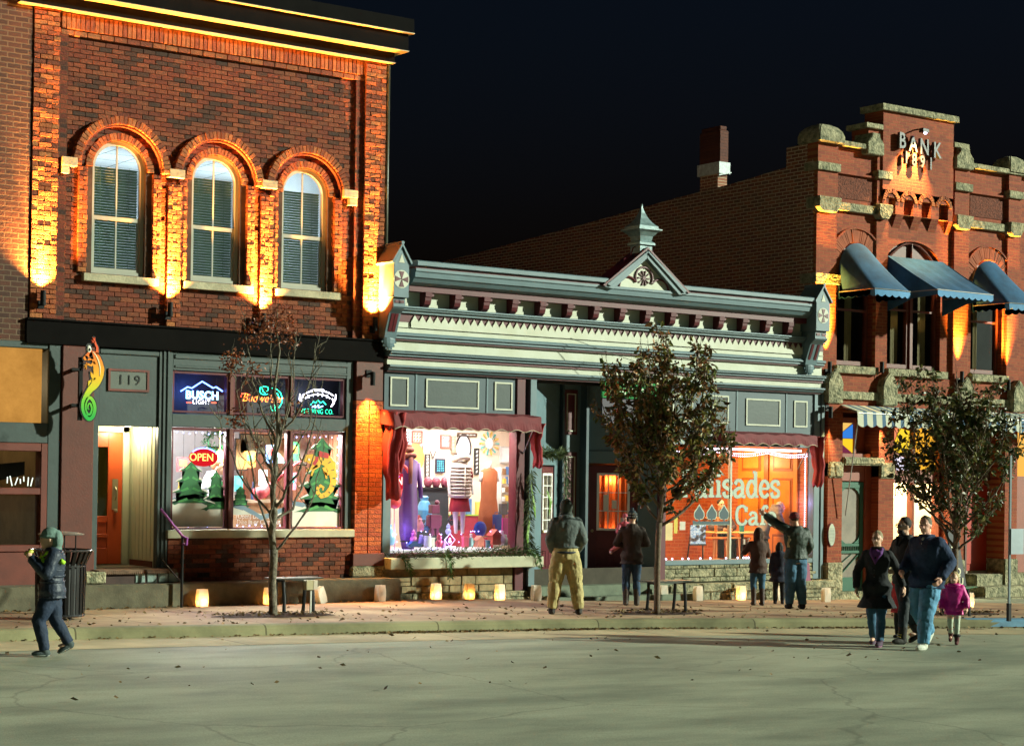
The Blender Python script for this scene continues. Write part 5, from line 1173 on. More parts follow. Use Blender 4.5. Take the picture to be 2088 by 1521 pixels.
remesh(m, 'body', .012, 2, MANQ, o)
m = MB(); m.loft([ring(x,Y,z,a,b,28,.0) for z, a, b in ((zt-.34,.10,.09),(zt-.38,.19,.12),(zt-.45,.215,.14),(zt-.6,.205,.145),(zt-.9,.195,.14),(zt-.98,.20,.145))]); 
for k in range(9): m.tube([(x+.212*math.cos(a), Y+.148*math.sin(a), zt-.44-k*.062) for a in [2*math.pi*i/24 for i in range(25)]], .018, 6, False)
m.build('padded_vest', pm('oyster_padding', (.52,.45,.38), .4), o, smooth=True)
m = MB(); m.tube([(x+.15*math.cos(a)*.8, Y-.02+.12*math.sin(a), zt-.30-.05*math.sin(a)) for a in [2*math.pi*i/16 for i in range(17)]], .055, 8, False); m.tube([(x,Y-.16,zt-.4),(x,Y-.165,zt-.98)], .01, 6); m.build('hood', pm('cream_fleece', (.7,.6,.45), .9), o, smooth=True)
m = MB(); m.loft([ring(x,Y,z,a,b,24,.02) for z, a, b in ((zt-.96,.17,.12),(zt-1.08,.19,.13),(zt-1.22,.215,.14))]); m.build('red_shorts', pm('crimson_knit', (.35,.015,.03), .8), o, smooth=True)
m = MB(); m.tube([(x+.17,Y-.02,zt-.42),(x+.23,Y,zt-.62)], [.055,.05], 8); m.build('red_sleeve', MATS['crimson_knit'], o, smooth=True)
Y = F+.85
o, x, zt, zb = manneq(1088, 510, 1160, Y, 'headless white mannequin on a post wearing a long sleeveless rust dress')
m = MB(); m.tube([(x,Y,zt),(x,Y,zt-.14)], .045, 10); m.ell((x,Y,zt-.16),(.13,.07,.05)); 
for s_ in (-1, 1): m.tube([(x+.15*s_,Y,zt-.2),(x+.19*s_,Y,zt-.36)], [.04,.035], 8)
m.build('torso', MANQ, o, smooth=True)
m = MB(); m.loft([ring(x,Y,z,a,b,36,w_,z*3) for z, a, b, w_ in ((zt-.12,.09,.07,.0),(zt-.18,.17,.1,.0),(zt-.4,.16,.11,.01),(zt-.65,.15,.11,.03),(zt-.9,.18,.13,.06),(zt-1.3,.2,.15,.1))]); m.build('rust_dress', pm('rust_jersey', (.42,.13,.045), .8), o, smooth=True)
m = MB(); m.tube([(x,Y,zb),(x,Y,zt-1.2)], .018, 8); m.lathe((x,Y,zb), [(.14,0),(.14,.015),(.03,.03)], 20); m.build('stand', pm('pale_wood', (.55,.38,.18)), o)
Y = F+.55
o, x, zt, zb = manneq(400, 400, 1200, Y, 'headless mannequin in a long purple dress with a brown scarf, left in the shop window')
m = MB(); m.loft([ring(x,Y,z,a,b,30,w_,z*3) for z, a, b, w_ in ((zt-.16,.07,.06,.0),(zt-.22,.17,.1,.0),(zt-.45,.16,.11,.0),(zt-.7,.15,.11,.03),(zt-1.1,.17,.12,.06),(zt-1.45,.15,.11,.1),(zt-1.75,.1,.08,.1))]); m.build('purple_dress', pm('purple_velvet', (.085,.02,.12), .6), o, smooth=True)
m = MB(); m.tube([(x+.16,Y,zt-.25),(x+.21,Y-.02,zt-.55),(x+.2,Y-.08,zt-.85)], [.055,.045,.035], 8); m.build('sleeve', MATS['purple_velvet'], o, smooth=True)
m = MB(); m.tube([(x+.09*math.cos(a), Y-.02+.07*math.sin(a), zt-.13-.02*math.sin(a)) for a in [2*math.pi*i/16 for i in range(17)]], .04, 8, False); m.tube([(x-.02,Y-.09,zt-.15),(x-.05,Y-.13,zt-.6)], [.04,.03], 8); m.ell((x,Y,zt-.02),(.09,.09,.06)); m.ell((x,Y,zt+.04),(.05,.05,.04)); m.build('brown_scarf', pm('brown_knit', (.16,.05,.03), .9), o, smooth=True)
m = MB(); m.tube([(x,Y,zb),(x,Y,zt-1.7)], .02, 8); m.lathe((x,Y,zb), [(.14,0),(.14,.015),(.03,.03)], 20); m.build('stand', BLK, o)
# flamingo
Y = F+.4; x, z = pin(*zz(262, 850), Y)
o = thing('flamingo_figure', (x, Y, .96), 'tall pink and red flamingo figure below the red open sign', 'figurine')
m = MB(); m.ell((x,Y,z),(.16,.1,.12), rot=Matrix.Rotation(R(35),3,'Y')); m.tube([(x-.1,Y,z-.05),(x-.17,Y,z-.22)], [.07,.01], 8); m.tube([(x+.1,Y,z+.08),(x+.15,Y-.01,z+.22),(x+.09,Y-.02,z+.38),(x+.08,Y-.02,z+.52),(x+.16,Y-.02,z+.62),(x+.24,Y-.02,z+.56)], [.05,.03,.025,.025,.03,.03], 8); m.tube([(x+.24,Y-.02,z+.56),(x+.27,Y-.02,z+.47)], [.03,.006], 8)
remesh(m, 'body', .008, 2, pm('flamingo_red', (.62,.04,.04), .5), o)
m = MB(); m.tube([(x+.02,Y,z-.08),(x+.04,Y,.96)], .012, 6); m.tube([(x-.05,Y,z-.08),(x-.05,Y,.96)], .012, 6); m.build('legs', pm('flamingo_leg', (.6,.3,.3)), o)
# neon helper
def neon(name, c, s=5.): return emis('neon_'+name, c, s)
NB, NR, NG, NW, NBL, NO = neon('blue',(.08,.16,1.),9), neon('red',(1.,.05,.02),9), neon('green',(.02,.75,.35),6), neon('white',(.85,.85,1.),7), neon('icy',(.2,.5,1.),9), neon('orange',(1.,.16,.02),8)
def ptube(m, pts, Y, r=.006): m.tube([(lambda q: (q[0], Y, q[1]))(at(px, py, Y)) for px, py in pts], r, 6); return m
# red OPEN sign in the clothes shop
Y = F+.13; (x0, z1), (x1, z0) = pin(*zz(200, 612), Y), pin(*zz(350, 748), Y)
o = thing('neon_sign', ((x0+x1)/2, Y, z0), 'red glowing OPEN sign with blue dashes behind the clothes shop drape', 'neon sign')
m = MB(); m.box(x0-.06, x1, Y+.01, Y+.03, z0, z1); m.build('sign_board', emis('dim_red_board', (.42,.012,.03), 1.), o, .01)
text('sign_text', 'OPEN', ((x0+x1)/2-.03, Y, (z0+z1)/2+.0), .19, neon('pink',(1.,.35,.3),3.), o, ext=.004, sx=.75)
m = MB()
for zx in (235, 268, 300):
    for zy, dy in ((630,4),(718,0)): ptube(m, [zz(zx-8, zy+dy), zz(zx+12, zy+dy+6)], Y-.005, .008)
m.build('dashes', NB, o)
# small goods on the display shelf: kind, zoom x, zoom y of base, height in m
def goods():
    L = [('mug',555,1250,.20,(.62,.62,.6),'white mug with a dark picture'),('gift_box',590,1252,.17,(.7,.68,.6),'cream paper gift box'),('robot_toy',610,1145,.62,(.12,.02,.05),'tall dark red toy robot with lit eyes'),
         ('jar',215,1230,.36,(.2,.4,.6),'large blue glass jar of ice'),('ornament_owl',435,1215,.24,(.45,.08,.25),'pink owl ornament'),('car_toy',440,1250,.12,(.02,.05,.15),'dark blue toy car'),
         ('snowman_figure',735,1140,.2,(.4,.5,.8),'snowman figurine with a blue hat'),('hex_frame',748,1240,.22,(.75,.7,.9),'white diamond wire frame with a snowman'),('gnome_figure',655,1250,.25,(.5,.06,.12),'small red gnome'),
         ('gift_box',880,1250,.19,(.45,.05,.10),'red box with a white lid'),('mug',925,1245,.16,(.3,.5,.55),'pale teal mug'),('little_house',1000,1245,.20,(.6,.2,.15),'red roofed little house'),('plate',1018,1165,.30,(.03,.06,.30),'round cobalt blue plate stood upright'),
         ('bird_house',1130,1225,.27,(.5,.08,.06),'dark red bird house'),('bottle_figure',1190,1230,.26,(.6,.4,.6),'lilac bottle shaped figure'),('bottle_figure',1222,1235,.2,(.35,.4,.35),'grey-green bottle shaped figure'),
         ('book',930,1165,.07,(.65,.6,.6),'stack of pale books'),('cloth_bag',1243,1190,.4,(.4,.02,.18),'magenta cloth bag'),('poster_card',1150,1130,.34,(.03,.08,.25),'blue card with white diamond outlines'),('vase',490,1110,.22,(.6,.25,.3),'rosy swan shaped vase'),
         ('mug',475,1030,.12,(.5,.1,.1),'red patterned cup'),('lantern',528,1010,.42,(.1,.35,.6),'small lantern with blue lights'),('fir_ornament',560,1120,.3,(.1,.3,.6),'little blue tinsel tree'),('boot_figure',820,1105,.2,(.08,.02,.02),'dark boot figure'),('camera_figure',765,1050,.15,(.03,.03,.05),'black tilted square frame'),
         ('mug',690,1255,.12,(.55,.3,.6),'lilac cup'),('jar',500,1225,.17,(.25,.2,.5),'violet glass jar'),('gift_box',1075,1250,.13,(.15,.35,.5),'small teal box'),('snowman_figure',1300,1210,.25,(.45,.45,.5),'grey snowman figurine')]
    for i, (k, zx, zy, h, c, lab) in enumerate(L):
        px, py = zz(zx, zy); Y = F+.3+(1250-zy)*.0035; x, z = pin(px, py, Y); z = max(z, .96); w_ = h*.32; m = MB()
        if k in ('mug',): m.lathe((x,Y,z), [(w_*.9,0),(w_,.01),(w_,h),(w_*.88,h),(w_*.85,.02)], 16); m.tube([(x+w_,Y,z+h*.75),(x+w_*1.6,Y,z+h*.6),(x+w_,Y,z+h*.25)], .01, 6)
        elif k in ('jar','vase','bottle_figure','lantern'): m.lathe((x,Y,z), [(w_*.8,0),(w_,h*.1),(w_*1.1,h*.4),(w_*.7,h*.72),(w_*.5,h*.8),(w_*.6,h*.95),(w_*.3,h)], 16)
        elif k in ('gift_box','book'): m.box(x-w_*.9, x+w_*.9, Y-w_*.6, Y+w_*.6, z, z+h*.86).box(x-w_, x+w_, Y-w_*.7, Y+w_*.7, z+h*.86, z+h)
        elif k in ('little_house','bird_house'): m.box(x-w_, x+w_, Y-w_, Y+w_, z, z+h*.6).prism([(x-w_*1.3,z+h*.6),(x+w_*1.3,z+h*.6),(x,z+h)], Y-w_*1.1, Y+w_*1.1); m.box(x-w_*.2, x+w_*.2, Y-w_*1.05, Y, z+h*.1, z+h*.4)
        elif k == 'plate': m.lathe((0,0,0), [(.01,0),(.1,.01),(.14,.03)], 24); m.v = [(x+a, Y+c_, z+.15+b_) for a, b_, c_ in m.v]
        elif k in ('hex_frame','camera_figure'):
            cz = z+h*.5; m.tube([(x+h*.5*math.cos(a), Y, cz+h*.5*math.sin(a)) for a in [math.pi/2*j for j in range(5)]], .007 if k[0] == 'h' else .03, 6); m.box(x-h*.5, x+h*.5, Y-.02, Y+.02, z-.01, z+.004) if k[0] == 'h' else None
            m.ell((x,Y,cz-.03),.03); m.ell((x,Y,cz+.02),.02)
        elif k in ('poster_card','cloth_bag'): m.box(x-w_*.9, x+w_*.9, Y-.02, Y+.02, z, z+h); m.tube([(x-w_*.4,Y,z+h),(x-w_*.3,Y,z+h*1.12),(x+w_*.3,Y,z+h*1.12),(x+w_*.4,Y,z+h)], .006, 6)
        elif k == 'car_toy': m.prism([(x-.13,z+.02),(x+.13,z+.02),(x+.13,z+.06),(x+.06,z+.07),(x+.03,z+.11),(x-.05,z+.11),(x-.09,z+.07),(x-.13,z+.06)], Y-.04, Y+.04); [m.tube([(x+s_,Y-.05,z+.025),(x+s_,Y+.05,z+.025)], .025, 12) for s_ in (-.08, .08)]
        elif k == 'fir_ornament': m.lathe((x,Y,z), [(.02,0),(.02,.05),(.1,.05),(.05,.13),(.075,.13),(.035,.21),(.05,.21),(.005,h)], 12)
        elif k == 'robot_toy': m.box(x-.1, x+.1, Y-.06, Y+.06, z+.12, z+.36).box(x-.08, x-.02, Y-.05, Y+.05, z, z+.12).box(x+.02, x+.08, Y-.05, Y+.05, z, z+.12).box(x-.08, x+.08, Y-.06, Y+.06, z+.38, z+.53).box(x+.1, x+.14, Y-.04, Y+.04, z+.16, z+.34).box(x-.14, x-.1, Y-.04, Y+.04, z+.16, z+.34); m.ell((x+.06,Y,z+.57),.045)
        else: m.ell((x,Y,z+h*.28),(h*.28,h*.25,h*.28)); m.ell((x,Y,z+h*.68),(h*.19,h*.18,h*.18)); m.lathe((x,Y,z+h*.82), [(h*.16,0),(h*.1,h*.06),(h*.03,h*.18)], 10)
        simple(k if k not in ('hex_frame','camera_figure') else 'wire_frame', m, pm('goods_%d' % i, c, .3), lab+' in the clothes shop window display', k.replace('_', ' ').split()[0] if k not in ('gift_box','hex_frame') else ('box' if k == 'gift_box' else 'frame'), 'small gifts on the shop window sill', .004 if k in ('gift_box','book','robot_toy') else 0., k in ('jar','vase','bottle_figure','snowman_figure','gnome_figure','ornament_owl','boot_figure'))
goods()
rnd = random.Random(21); m = MB()
for i in range(34):
    x = rnd.uniform(16.55, 18.9); m.ell((x, F+rnd.uniform(.2,.7), .965+rnd.choice((.0,.02,.12,.25,.3))), .009, 6, 4)
tag(m.build('fairy_lights', neon('violet', (.35,.3,1.), 9)), 'string of tiny blue-violet bulbs scattered among the gifts in the shop window', 'string lights')
# ================================================================== bar: neon signs, painted glass, people inside are in the people section
def zb(zx, zy): return 320+zx/4.225, 680+zy/4.225
Y = F+.14
o = thing('neon_sign', (13.0, Y, 3.25), 'blue and white BUSCH LIGHT neon with a mountain outline, left transom of the bar', 'neon sign')
m = MB(); ptube(m, [zb(*p) for p in ((205,497),(265,460),(300,471),(390,413),(484,470),(510,460),(565,498))], Y, .011); m.build('mountain_tube', neon('bright_blue',(.10,.22,1.),7), o)
x, z = at(*zb(390, 535), Y); text('sign_text', 'BUSCH', (x, Y, z), .175, NBL, o, ext=0, bev=.005, fill=False, sx=.98, spacing=1.08)
x, z = at(*zb(383, 592), Y); text('sign_text', 'LIGHT', (x, Y, z), .095, NW, o, ext=.001, off=-.002, spacing=1.2)
m = MB(); ptube(m, [zb(255,595), zb(293,596)], Y, .006); ptube(m, [zb(470,596), zb(510,597)], Y, .006); m.build('red_bars', NR, o)
lamp('neon_glow', 'POINT', (13.0, F+.3, 3.5), 4, (.1,.2,1), o, shadow_soft_size=.1)
o = thing('neon_sign', (14.0, Y, 3.25), 'red Budweiser script neon with green bow shapes, middle transom of the bar', 'neon sign')
x, z = at(*zb(905, 560), Y); text('sign_text', 'Budweiser', (x, Y-.01, z), .19, NO, o, ext=.001, off=-.004, shear=.35, sx=.90)
m = MB(); ptube(m, [zb(*p) for p in ((725,545),(730,520),(760,515),(800,530))], Y, .007); m.build('script_flourish', NR, o)
m = MB()
for ps in (((885,500),(890,465),(920,455),(955,462),(960,485),(945,500),(958,520),(930,528),(900,520),(885,500)),((905,470),(915,500),(935,515)),((990,470),(1030,478),(1065,510),(1078,550),(1075,600),(1050,640),(1010,668),(985,655),(975,620)),((1010,500),(1040,520),(1055,560)),((1000,610),(1020,620),(1015,650))): ptube(m, [zb(*p) for p in ps], Y, .006)
m.build('green_bow', NG, o)
lamp('neon_glow', 'POINT', (14.0, F+.3, 3.4), 2, (1,.2,.05), o, shadow_soft_size=.1)
o = thing('neon_sign', (15.05, Y, 3.25), 'white scroll neon with green BREWING CO. lettering, right transom of the bar', 'neon sign')
m = MB(); arc = lambda r0, y0, a0, a1, n=14: [zb(1385+r0*math.sin(R(a0+(a1-a0)*k/n)), y0-r0*math.cos(R(a0+(a1-a0)*k/n))*.55) for k in range(n+1)]
ptube(m, arc(150, 575, -62, 62), Y, .009); ptube(m, arc(120, 590, -62, 62), Y, .007)
ptube(m, [zb(*p) for p in ((1232,520),(1228,570),(1250,590),(1240,560),(1262,545))], Y, .009); ptube(m, [zb(*p) for p in ((1540,525),(1538,570),(1500,632),(1525,600),(1510,560))], Y, .009)
for k in (-2,-1,0,1,2): ptube(m, [zb(1385+k*42, 512+abs(k)**2*4), zb(1385+k*38, 540+abs(k)**2*4)], Y, .006)
ptube(m, [zb(*p) for p in ((1330,492),(1350,480),(1385,487),(1420,480),(1440,492))], Y, .008); m.build('scroll_tubes', NW, o)
m = MB(); ptube(m, [zb(*p) for p in ((1325,615),(1350,585),(1365,600),(1388,575),(1410,598),(1430,585),(1455,612))], Y, .008); m.build('mountain_tube', NG, o)
m = MB(); ptube(m, [zb(*p) for p in ((1335,635),(1365,620),(1360,640),(1395,615),(1390,640),(1430,625))], Y, .008); m.build('water_tube', NBL, o)
x, z = at(*zb(1382, 673), Y); text('sign_text', 'BREWING CO.', (x, Y, z), .115, NG, o, ext=.001, off=-.003, sx=.74, spacing=1.12)
lamp('neon_glow', 'POINT', (15.05, F+.3, 3.5), 1.5, (.7,.75,1), o, shadow_soft_size=.1)
# open sign in the bar
Y = F+.2; x, z = at(*zb(375, 1068), Y)
o = thing('neon_sign', (x, Y, z-.12), 'oval red and blue OPEN sign hanging in the left bar window', 'neon sign')
m = MB(); m.prism([(x+.06+.25*math.cos(2*math.pi*k/32), z+.14*math.sin(2*math.pi*k/32)) for k in range(32)], Y+.01, Y+.025); m.build('sign_board', emis('red_oval_board', (.5,.01,.015), 1.), o)
text('sign_text', 'OPEN', (x+.02, Y, z), .17, neon('amber',(1.,.35,.08),3), o, ext=.004, sx=.95)
m = MB(); m.tube([(x+.06+.24*math.cos(R(a)), Y, z+.15*math.sin(R(a))) for a in range(40, 145, 8)], .009, 6); m.build('blue_arc', NB, o)
# painted winter scene on the glass
PG, PL, PDK, PS, PSH = pm('painted_green',(.012,.14,.035)), pm('painted_light_green',(.05,.30,.07)), pm('painted_dark_green',(.008,.05,.035)), pm('painted_snow',(.72,.70,.62)), pm('painted_snow_shade',(.16,.25,.34))
def fir(px, ptop, pbase, hw, tiers, label, snow=True):
    Y = F+.072; x, zb_ = at(px, pbase, Y); zt = at(px, ptop, Y)[1]; hwm = hw/105.
    o = thing('painted_fir', (x, Y, zb_), label, 'window painting', 'fir trees painted on the bar windows')
    rnd = random.Random(px); L = [(x, zt)]; Rr = []
    H_ = zt-zb_; pts = []
    for k in range(tiers):
        f0 = (k+1)/tiers; zlow = zt-H_*f0*.98; w_ = hwm*(.28+.72*f0)*rnd.uniform(.92,1.08); zin = zlow+H_/tiers*.45
        pts.append((w_, zlow, zin, w_*.48))
    right = [(x, zt)]; left = []
    for i, (w_, zl, zi, wi) in enumerate(pts):
        right += [(x+w_*.55, zl+H_/tiers*.35), (x+w_, zl), (x+w_*.75, zl+.012), (x+w_*.62, zl-.012), (x+w_*.45, zl+.02)]
        if i < len(pts)-1: right.append((x+wi, zl+.02))
        left += [(x-w_*.55, zl+H_/tiers*.35), (x-w_, zl+.008), (x-w_*.75, zl+.015), (x-w_*.6, zl-.01), (x-w_*.45, zl+.018)]
        if i < len(pts)-1: left.append((x-wi, zl+.02))
    m = MB(); m.prism(right+left[::-1], Y, Y+.002); m.build('green_paint', PG, o, recalc=False)
    m = MB(); d = MB(); s_ = MB()
    for i, (w_, zl, zi, wi) in enumerate(pts):
        for sg in (-1, 1):
            m.prism([(x+sg*w_*.15,zl+H_/tiers*.6),(x+sg*w_*.5,zl+.05),(x+sg*w_*.42,zl+.03),(x+sg*w_*.08,zl+H_/tiers*.4)], Y-.0015, Y-.0005)
            d.prism([(x+sg*w_*.9,zl+.012),(x+sg*w_*.4,zl+.035),(x+sg*w_*.5,zl+.01)], Y-.0015, Y-.0005)
            if snow: s_.prism([(x+sg*w_*.55,zl+H_/tiers*.36),(x+sg*w_*.98,zl+.01),(x+sg*w_*.95,zl+.03),(x+sg*w_*.6,zl+H_/tiers*.5)], Y-.0015, Y-.0005)
    m.build('light_strokes', PL, o, recalc=False); d.build('dark_strokes', PDK, o, recalc=False)
    if snow: s_.build('snow_strokes', PS, o, recalc=False)
fir(388, 940, 1030, 44, 4, 'big dark fir painted at the left of the left bar window')
fir(440, 958, 1042, 30, 4, 'narrower fir painted at the right of the left bar window')
fir(490, 990, 1034, 22, 4, 'small fir painted at the left of the middle bar window', False)
fir(655, 892, 1048, 56, 6, 'tall fir painted in the right bar window, a lizard clinging to it')
fir(415, 1000, 1022, 14, 3, 'tiny distant fir painted between the two firs of the left bar window', False)
Y = F+.074
so_ = thing('painted_snowfield', (14, Y, 1.4), 'cream painted snow across the bottoms of the three bar windows with blue shadow waves', 'window painting')
for (x0, x1, pts) in ((12.52,13.41,[(0,.42),(.2,.47),(.45,.50),(.7,.44),(1,.46)]),(13.57,14.50,[(0,.36),(.2,.32),(.4,.24),(.55,.16),(.7,.2),(1,.30)]),(14.63,15.53,[(0,.40),(.3,.36),(.6,.38),(1,.33)])):
    top = [(x0+(x1-x0)*u, 1.37+v) for u, v in pts]
    if x0 > 13.5 and x0 < 14: m = MB(); m.prism([(x0,1.56)]+[(p[0], max(p[1], 1.57)) for p in top][::1]+[(x1,1.56)][::1], Y, Y+.002) 
    else: m = MB(); m.prism([(x0,1.37),(x1,1.37)]+top[::-1], Y, Y+.002)
    m.build('snow_paint', PS, so_, recalc=False)
    m = MB()
    for (a, b), (c, d) in zip(top, top[1:]): m.prism([(a,b-.05),(c,d-.06),(c,d+.02),(a,b+.02)], Y-.002, Y-.001)
    m.build('shadow_paint', PSH, so_, recalc=False)
LW = pm('white_lettering', (.75,.75,.78))
for s_, zx, zy, sz in (('(Open) Daily at 11am', 962, 392, .115),('Dine In or Carry out', 962, 441, .115)):
    x, z = at(300+zx/4.225, 960+zy/4.225, Y); tag(text('window_lettering', s_, (x-.0, Y, z), sz, LW, None, ext=.0005, sx=.80), 'white line reading %s at the foot of the middle bar window' % s_, 'lettering')
# the lizard in the painting
o = thing('painted_lizard', (15.1, F+.06, 1.9), 'yellow chameleon with green stripes and a red scarf painted over the tall fir', 'window painting')
Y = F+.066; YL = pm('painted_yellow', (.78,.42,.02)); 
def zc_(zx, zy): return at(320+zx/4.225, 680+zy/4.225, Y)
def ribbon(m, pts, ws, y):
    q = [Vector((*zc_(*p),)) for p in pts]; P_, Q_ = [], []
    for i, p in enumerate(q):
        t_ = (q[min(i+1, len(q)-1)]-q[max(i-1, 0)]).normalized(); n_ = Vector((-t_.y, t_.x)); w_ = ws[i]; P_.append(p+n_*w_); Q_.append(p-n_*w_)
    for i in range(len(q)-1): m.add([(v.x, y, v.y) for v in (P_[i], P_[i+1], Q_[i+1], Q_[i])], [(0,1,2,3)])
body = [(1370,1120),(1410,1085),(1460,1090),(1500,1140),(1515,1210),(1520,1280),(1500,1340),(1460,1385),(1415,1400),(1385,1370),(1385,1330),(1410,1310),(1435,1325),(1430,1350)]
m = MB(); ribbon(m, body, [.05,.085,.10,.09,.065,.055,.05,.045,.04,.035,.03,.025,.02,.01], Y)
ribbon(m, [(1240,1095),(1290,1075),(1330,1080),(1370,1110)], [.01,.06,.085,.07], Y-.001)
for ps in (((1400,1130),(1350,1165),(1330,1225)),((1440,1150),(1455,1200),(1460,1250)),((1380,1130),(1310,1170),(1290,1180)),((1490,1190),(1460,1215),(1440,1190))): ribbon(m, ps, [.035,.025,.015], Y-.002)
m.build('yellow_paint', YL, o, recalc=False)
m = MB(); 
for i, (a, b) in enumerate(zip(body[1:11], body[2:12])): 
    c_ = ((a[0]+b[0])/2, (a[1]+b[1])/2); d_ = (b[1]-a[1], -(b[0]-a[0])); l_ = math.hypot(*d_); k_ = 22 if i < 5 else 14
    ribbon(m, [(c_[0]+d_[0]/l_*k_, c_[1]+d_[1]/l_*k_), (c_[0]-d_[0]/l_*k_*.3, c_[1]-d_[1]/l_*k_*.3)], [.012,.006], Y-.003)
m.build('green_stripes', PG, o, recalc=False)
m = MB(); ribbon(m, [(1395,1035),(1480,1055)], [.05,.04], Y-.004); ribbon(m, [(1350,1130),(1375,1090),(1380,1060)], [.03,.03,.03], Y-.004); m.build('red_scarf', pm('painted_red', (.5,.02,.02)), o, recalc=False)
m = MB(); x, z = zc_(1310, 1085); m.tube([(x,Y-.006,z),(x,Y-.004,z)], .02, 12); m.build('eye', PS, o)
# fairy lights round the bar windows
m = MB()
for x0, x1, z in ((12.5,13.4,1.385),(13.57,14.5,1.385),(14.62,15.5,1.385),(14.62,15.5,2.83),(12.5,13.4,2.84)):
    k = x0
    while k < x1: m.ell((k, F+.12, z+.012*math.sin(k*40)), .009, 6, 4); k += .11
for z in [1.5+.13*i for i in range(11)]: m.ell((15.5, F+.12, z), .009, 6, 4); m.ell((12.53, F+.12, z), .007, 6, 4)
tag(m.build('fairy_lights', neon('cold', (.35,.4,1.), 10)), 'string of small cold blue bulbs framing the bar windows', 'string lights')
# wreath, notice board and shelf of bottles inside the bar
x, z = at(*zb(512, 925), F+1.2); m = MB(); rnd = random.Random(2)
for i in range(260):
    a = rnd.uniform(0, 2*math.pi); r = .17+rnd.gauss(0,.035); p = Vector((x+r*math.cos(a), F+1.2+rnd.uniform(-.04,.04), z+r*math.sin(a))); d = Vector((rnd.uniform(-1,1),rnd.uniform(-1,1),rnd.uniform(-1,1))).normalized()*.04; e = d.cross(Vector((.3,.5,.8))).normalized()*.012
    m.add([p-d, p+e, p+d, p-e], [(0,1,2,3)])
tag(m.build('wreath', pm('fir_green', (.01,.12,.04), .7), recalc=False), 'green fir wreath hanging inside the left bar window', 'wreath')
for k, (zx, zy, w_, h_, c, l) in enumerate(((520,1060,.22,.30,(.30,.12,.08),'brown menu board below the wreath in the left bar window'),(730,1040,.2,.5,(.5,.3,.12),'tan poster at the left of the middle bar window'),(860,950,.6,.3,(.35,.34,.2),'wide olive picture at the back of the bar'),(1235,1000,.25,.5,(.7,.62,.6),'pale notice on the boarded wall in the right bar window'),(1050,1000,.25,.35,(.45,.28,.15),'brown picture right of the slender tree in the middle bar window'))):
    Y2 = F+1.6; x, z = at(*zb(zx, zy), Y2); o = thing('wall_picture', (x, Y2, z), l, 'picture'); m = MB(); m.box(x-w_/2, x+w_/2, Y2, Y2+.03, z-h_/2, z+h_/2); m.build('print', pm('barpic%d' % k, c), o); m = MB(); m.box(x-w_/2-.02, x+w_/2+.02, Y2+.01, Y2+.04, z-h_/2-.02, z+h_/2+.02); m.build('frame', pm('dark_rim', (.04,.03,.03)), o)
o = thing('bar_counter', (13.9, F+2.2, .72), 'long bar counter with a pale top deep inside the bar', 'counter')
m = MB(); m.box(12.6, 15.6, F+2.2, F+2.7, .72, 1.72); m.build('front', pm('bar_front', (.35,.22,.12)), o); m = MB(); m.box(12.5, 15.7, F+2.1, F+2.8, 1.72, 1.77); m.build('counter_top', pm('pale_counter', (.6,.55,.4)), o)
rnd = random.Random(31); names = ['amber','green','clear','red','blue','yellow','brown','teal']; colsb = [(.5,.2,.03),(.05,.3,.1),(.6,.65,.65),(.5,.05,.05),(.08,.2,.5),(.7,.5,.08),(.2,.1,.04),(.05,.4,.4)]
pos_w = ['first','second','third','fourth','fifth','sixth','seventh','eighth','ninth','tenth','eleventh','twelfth','thirteenth','fourteenth']
for i in range(14):
    x = 12.75+i*.2; m = MB(); m.lathe((x,F+2.4,1.77), [(.035,0),(.038,.02),(.038,.17),(.014,.24),(.014,.31)], 12); simple('bottle', m, pm('bottle_'+names[i % 8], colsb[i % 8], .15), '%s bottle, %s from the left on the bar counter' % (names[i % 8], pos_w[i]), 'bottle', 'bottles on the bar counter', 0, True)
for i, (x, y, c, l) in enumerate(((13.75,F+.9,(.75,.5,.12),'yellow hanging lamp shade in the middle bar window'),(15.0,F+1.3,(.2,.5,.5),'teal hanging lamp shade in the right bar window'))):
    m = MB(); m.lathe((x,y,2.4), [(.16,0),(.15,.05),(.05,.17),(.01,.2)], 18); m.tube([(x,y,2.6),(x,y,4.0)], .006, 5); simple('hanging_lamp', m, pm('shade%d' % i, c), l, 'lamp')
m = MB(); x, z = at(*zb(905, 1385), F+.5); m.tube([(x-.12,F+.5,z),(x+.02,F+.5,z+.03),(x+.2,F+.52,z+.17),(x+.5,F+.55,z+.42),(x+.85,F+.6,z+.6)], [.11,.10,.05,.02,.015], 12); simple('paper_streamer', m, pm('red_white_paper', (.6,.08,.10)), 'red and white trumpet-shaped paper decoration in the middle bar window', 'decoration', smooth=True)

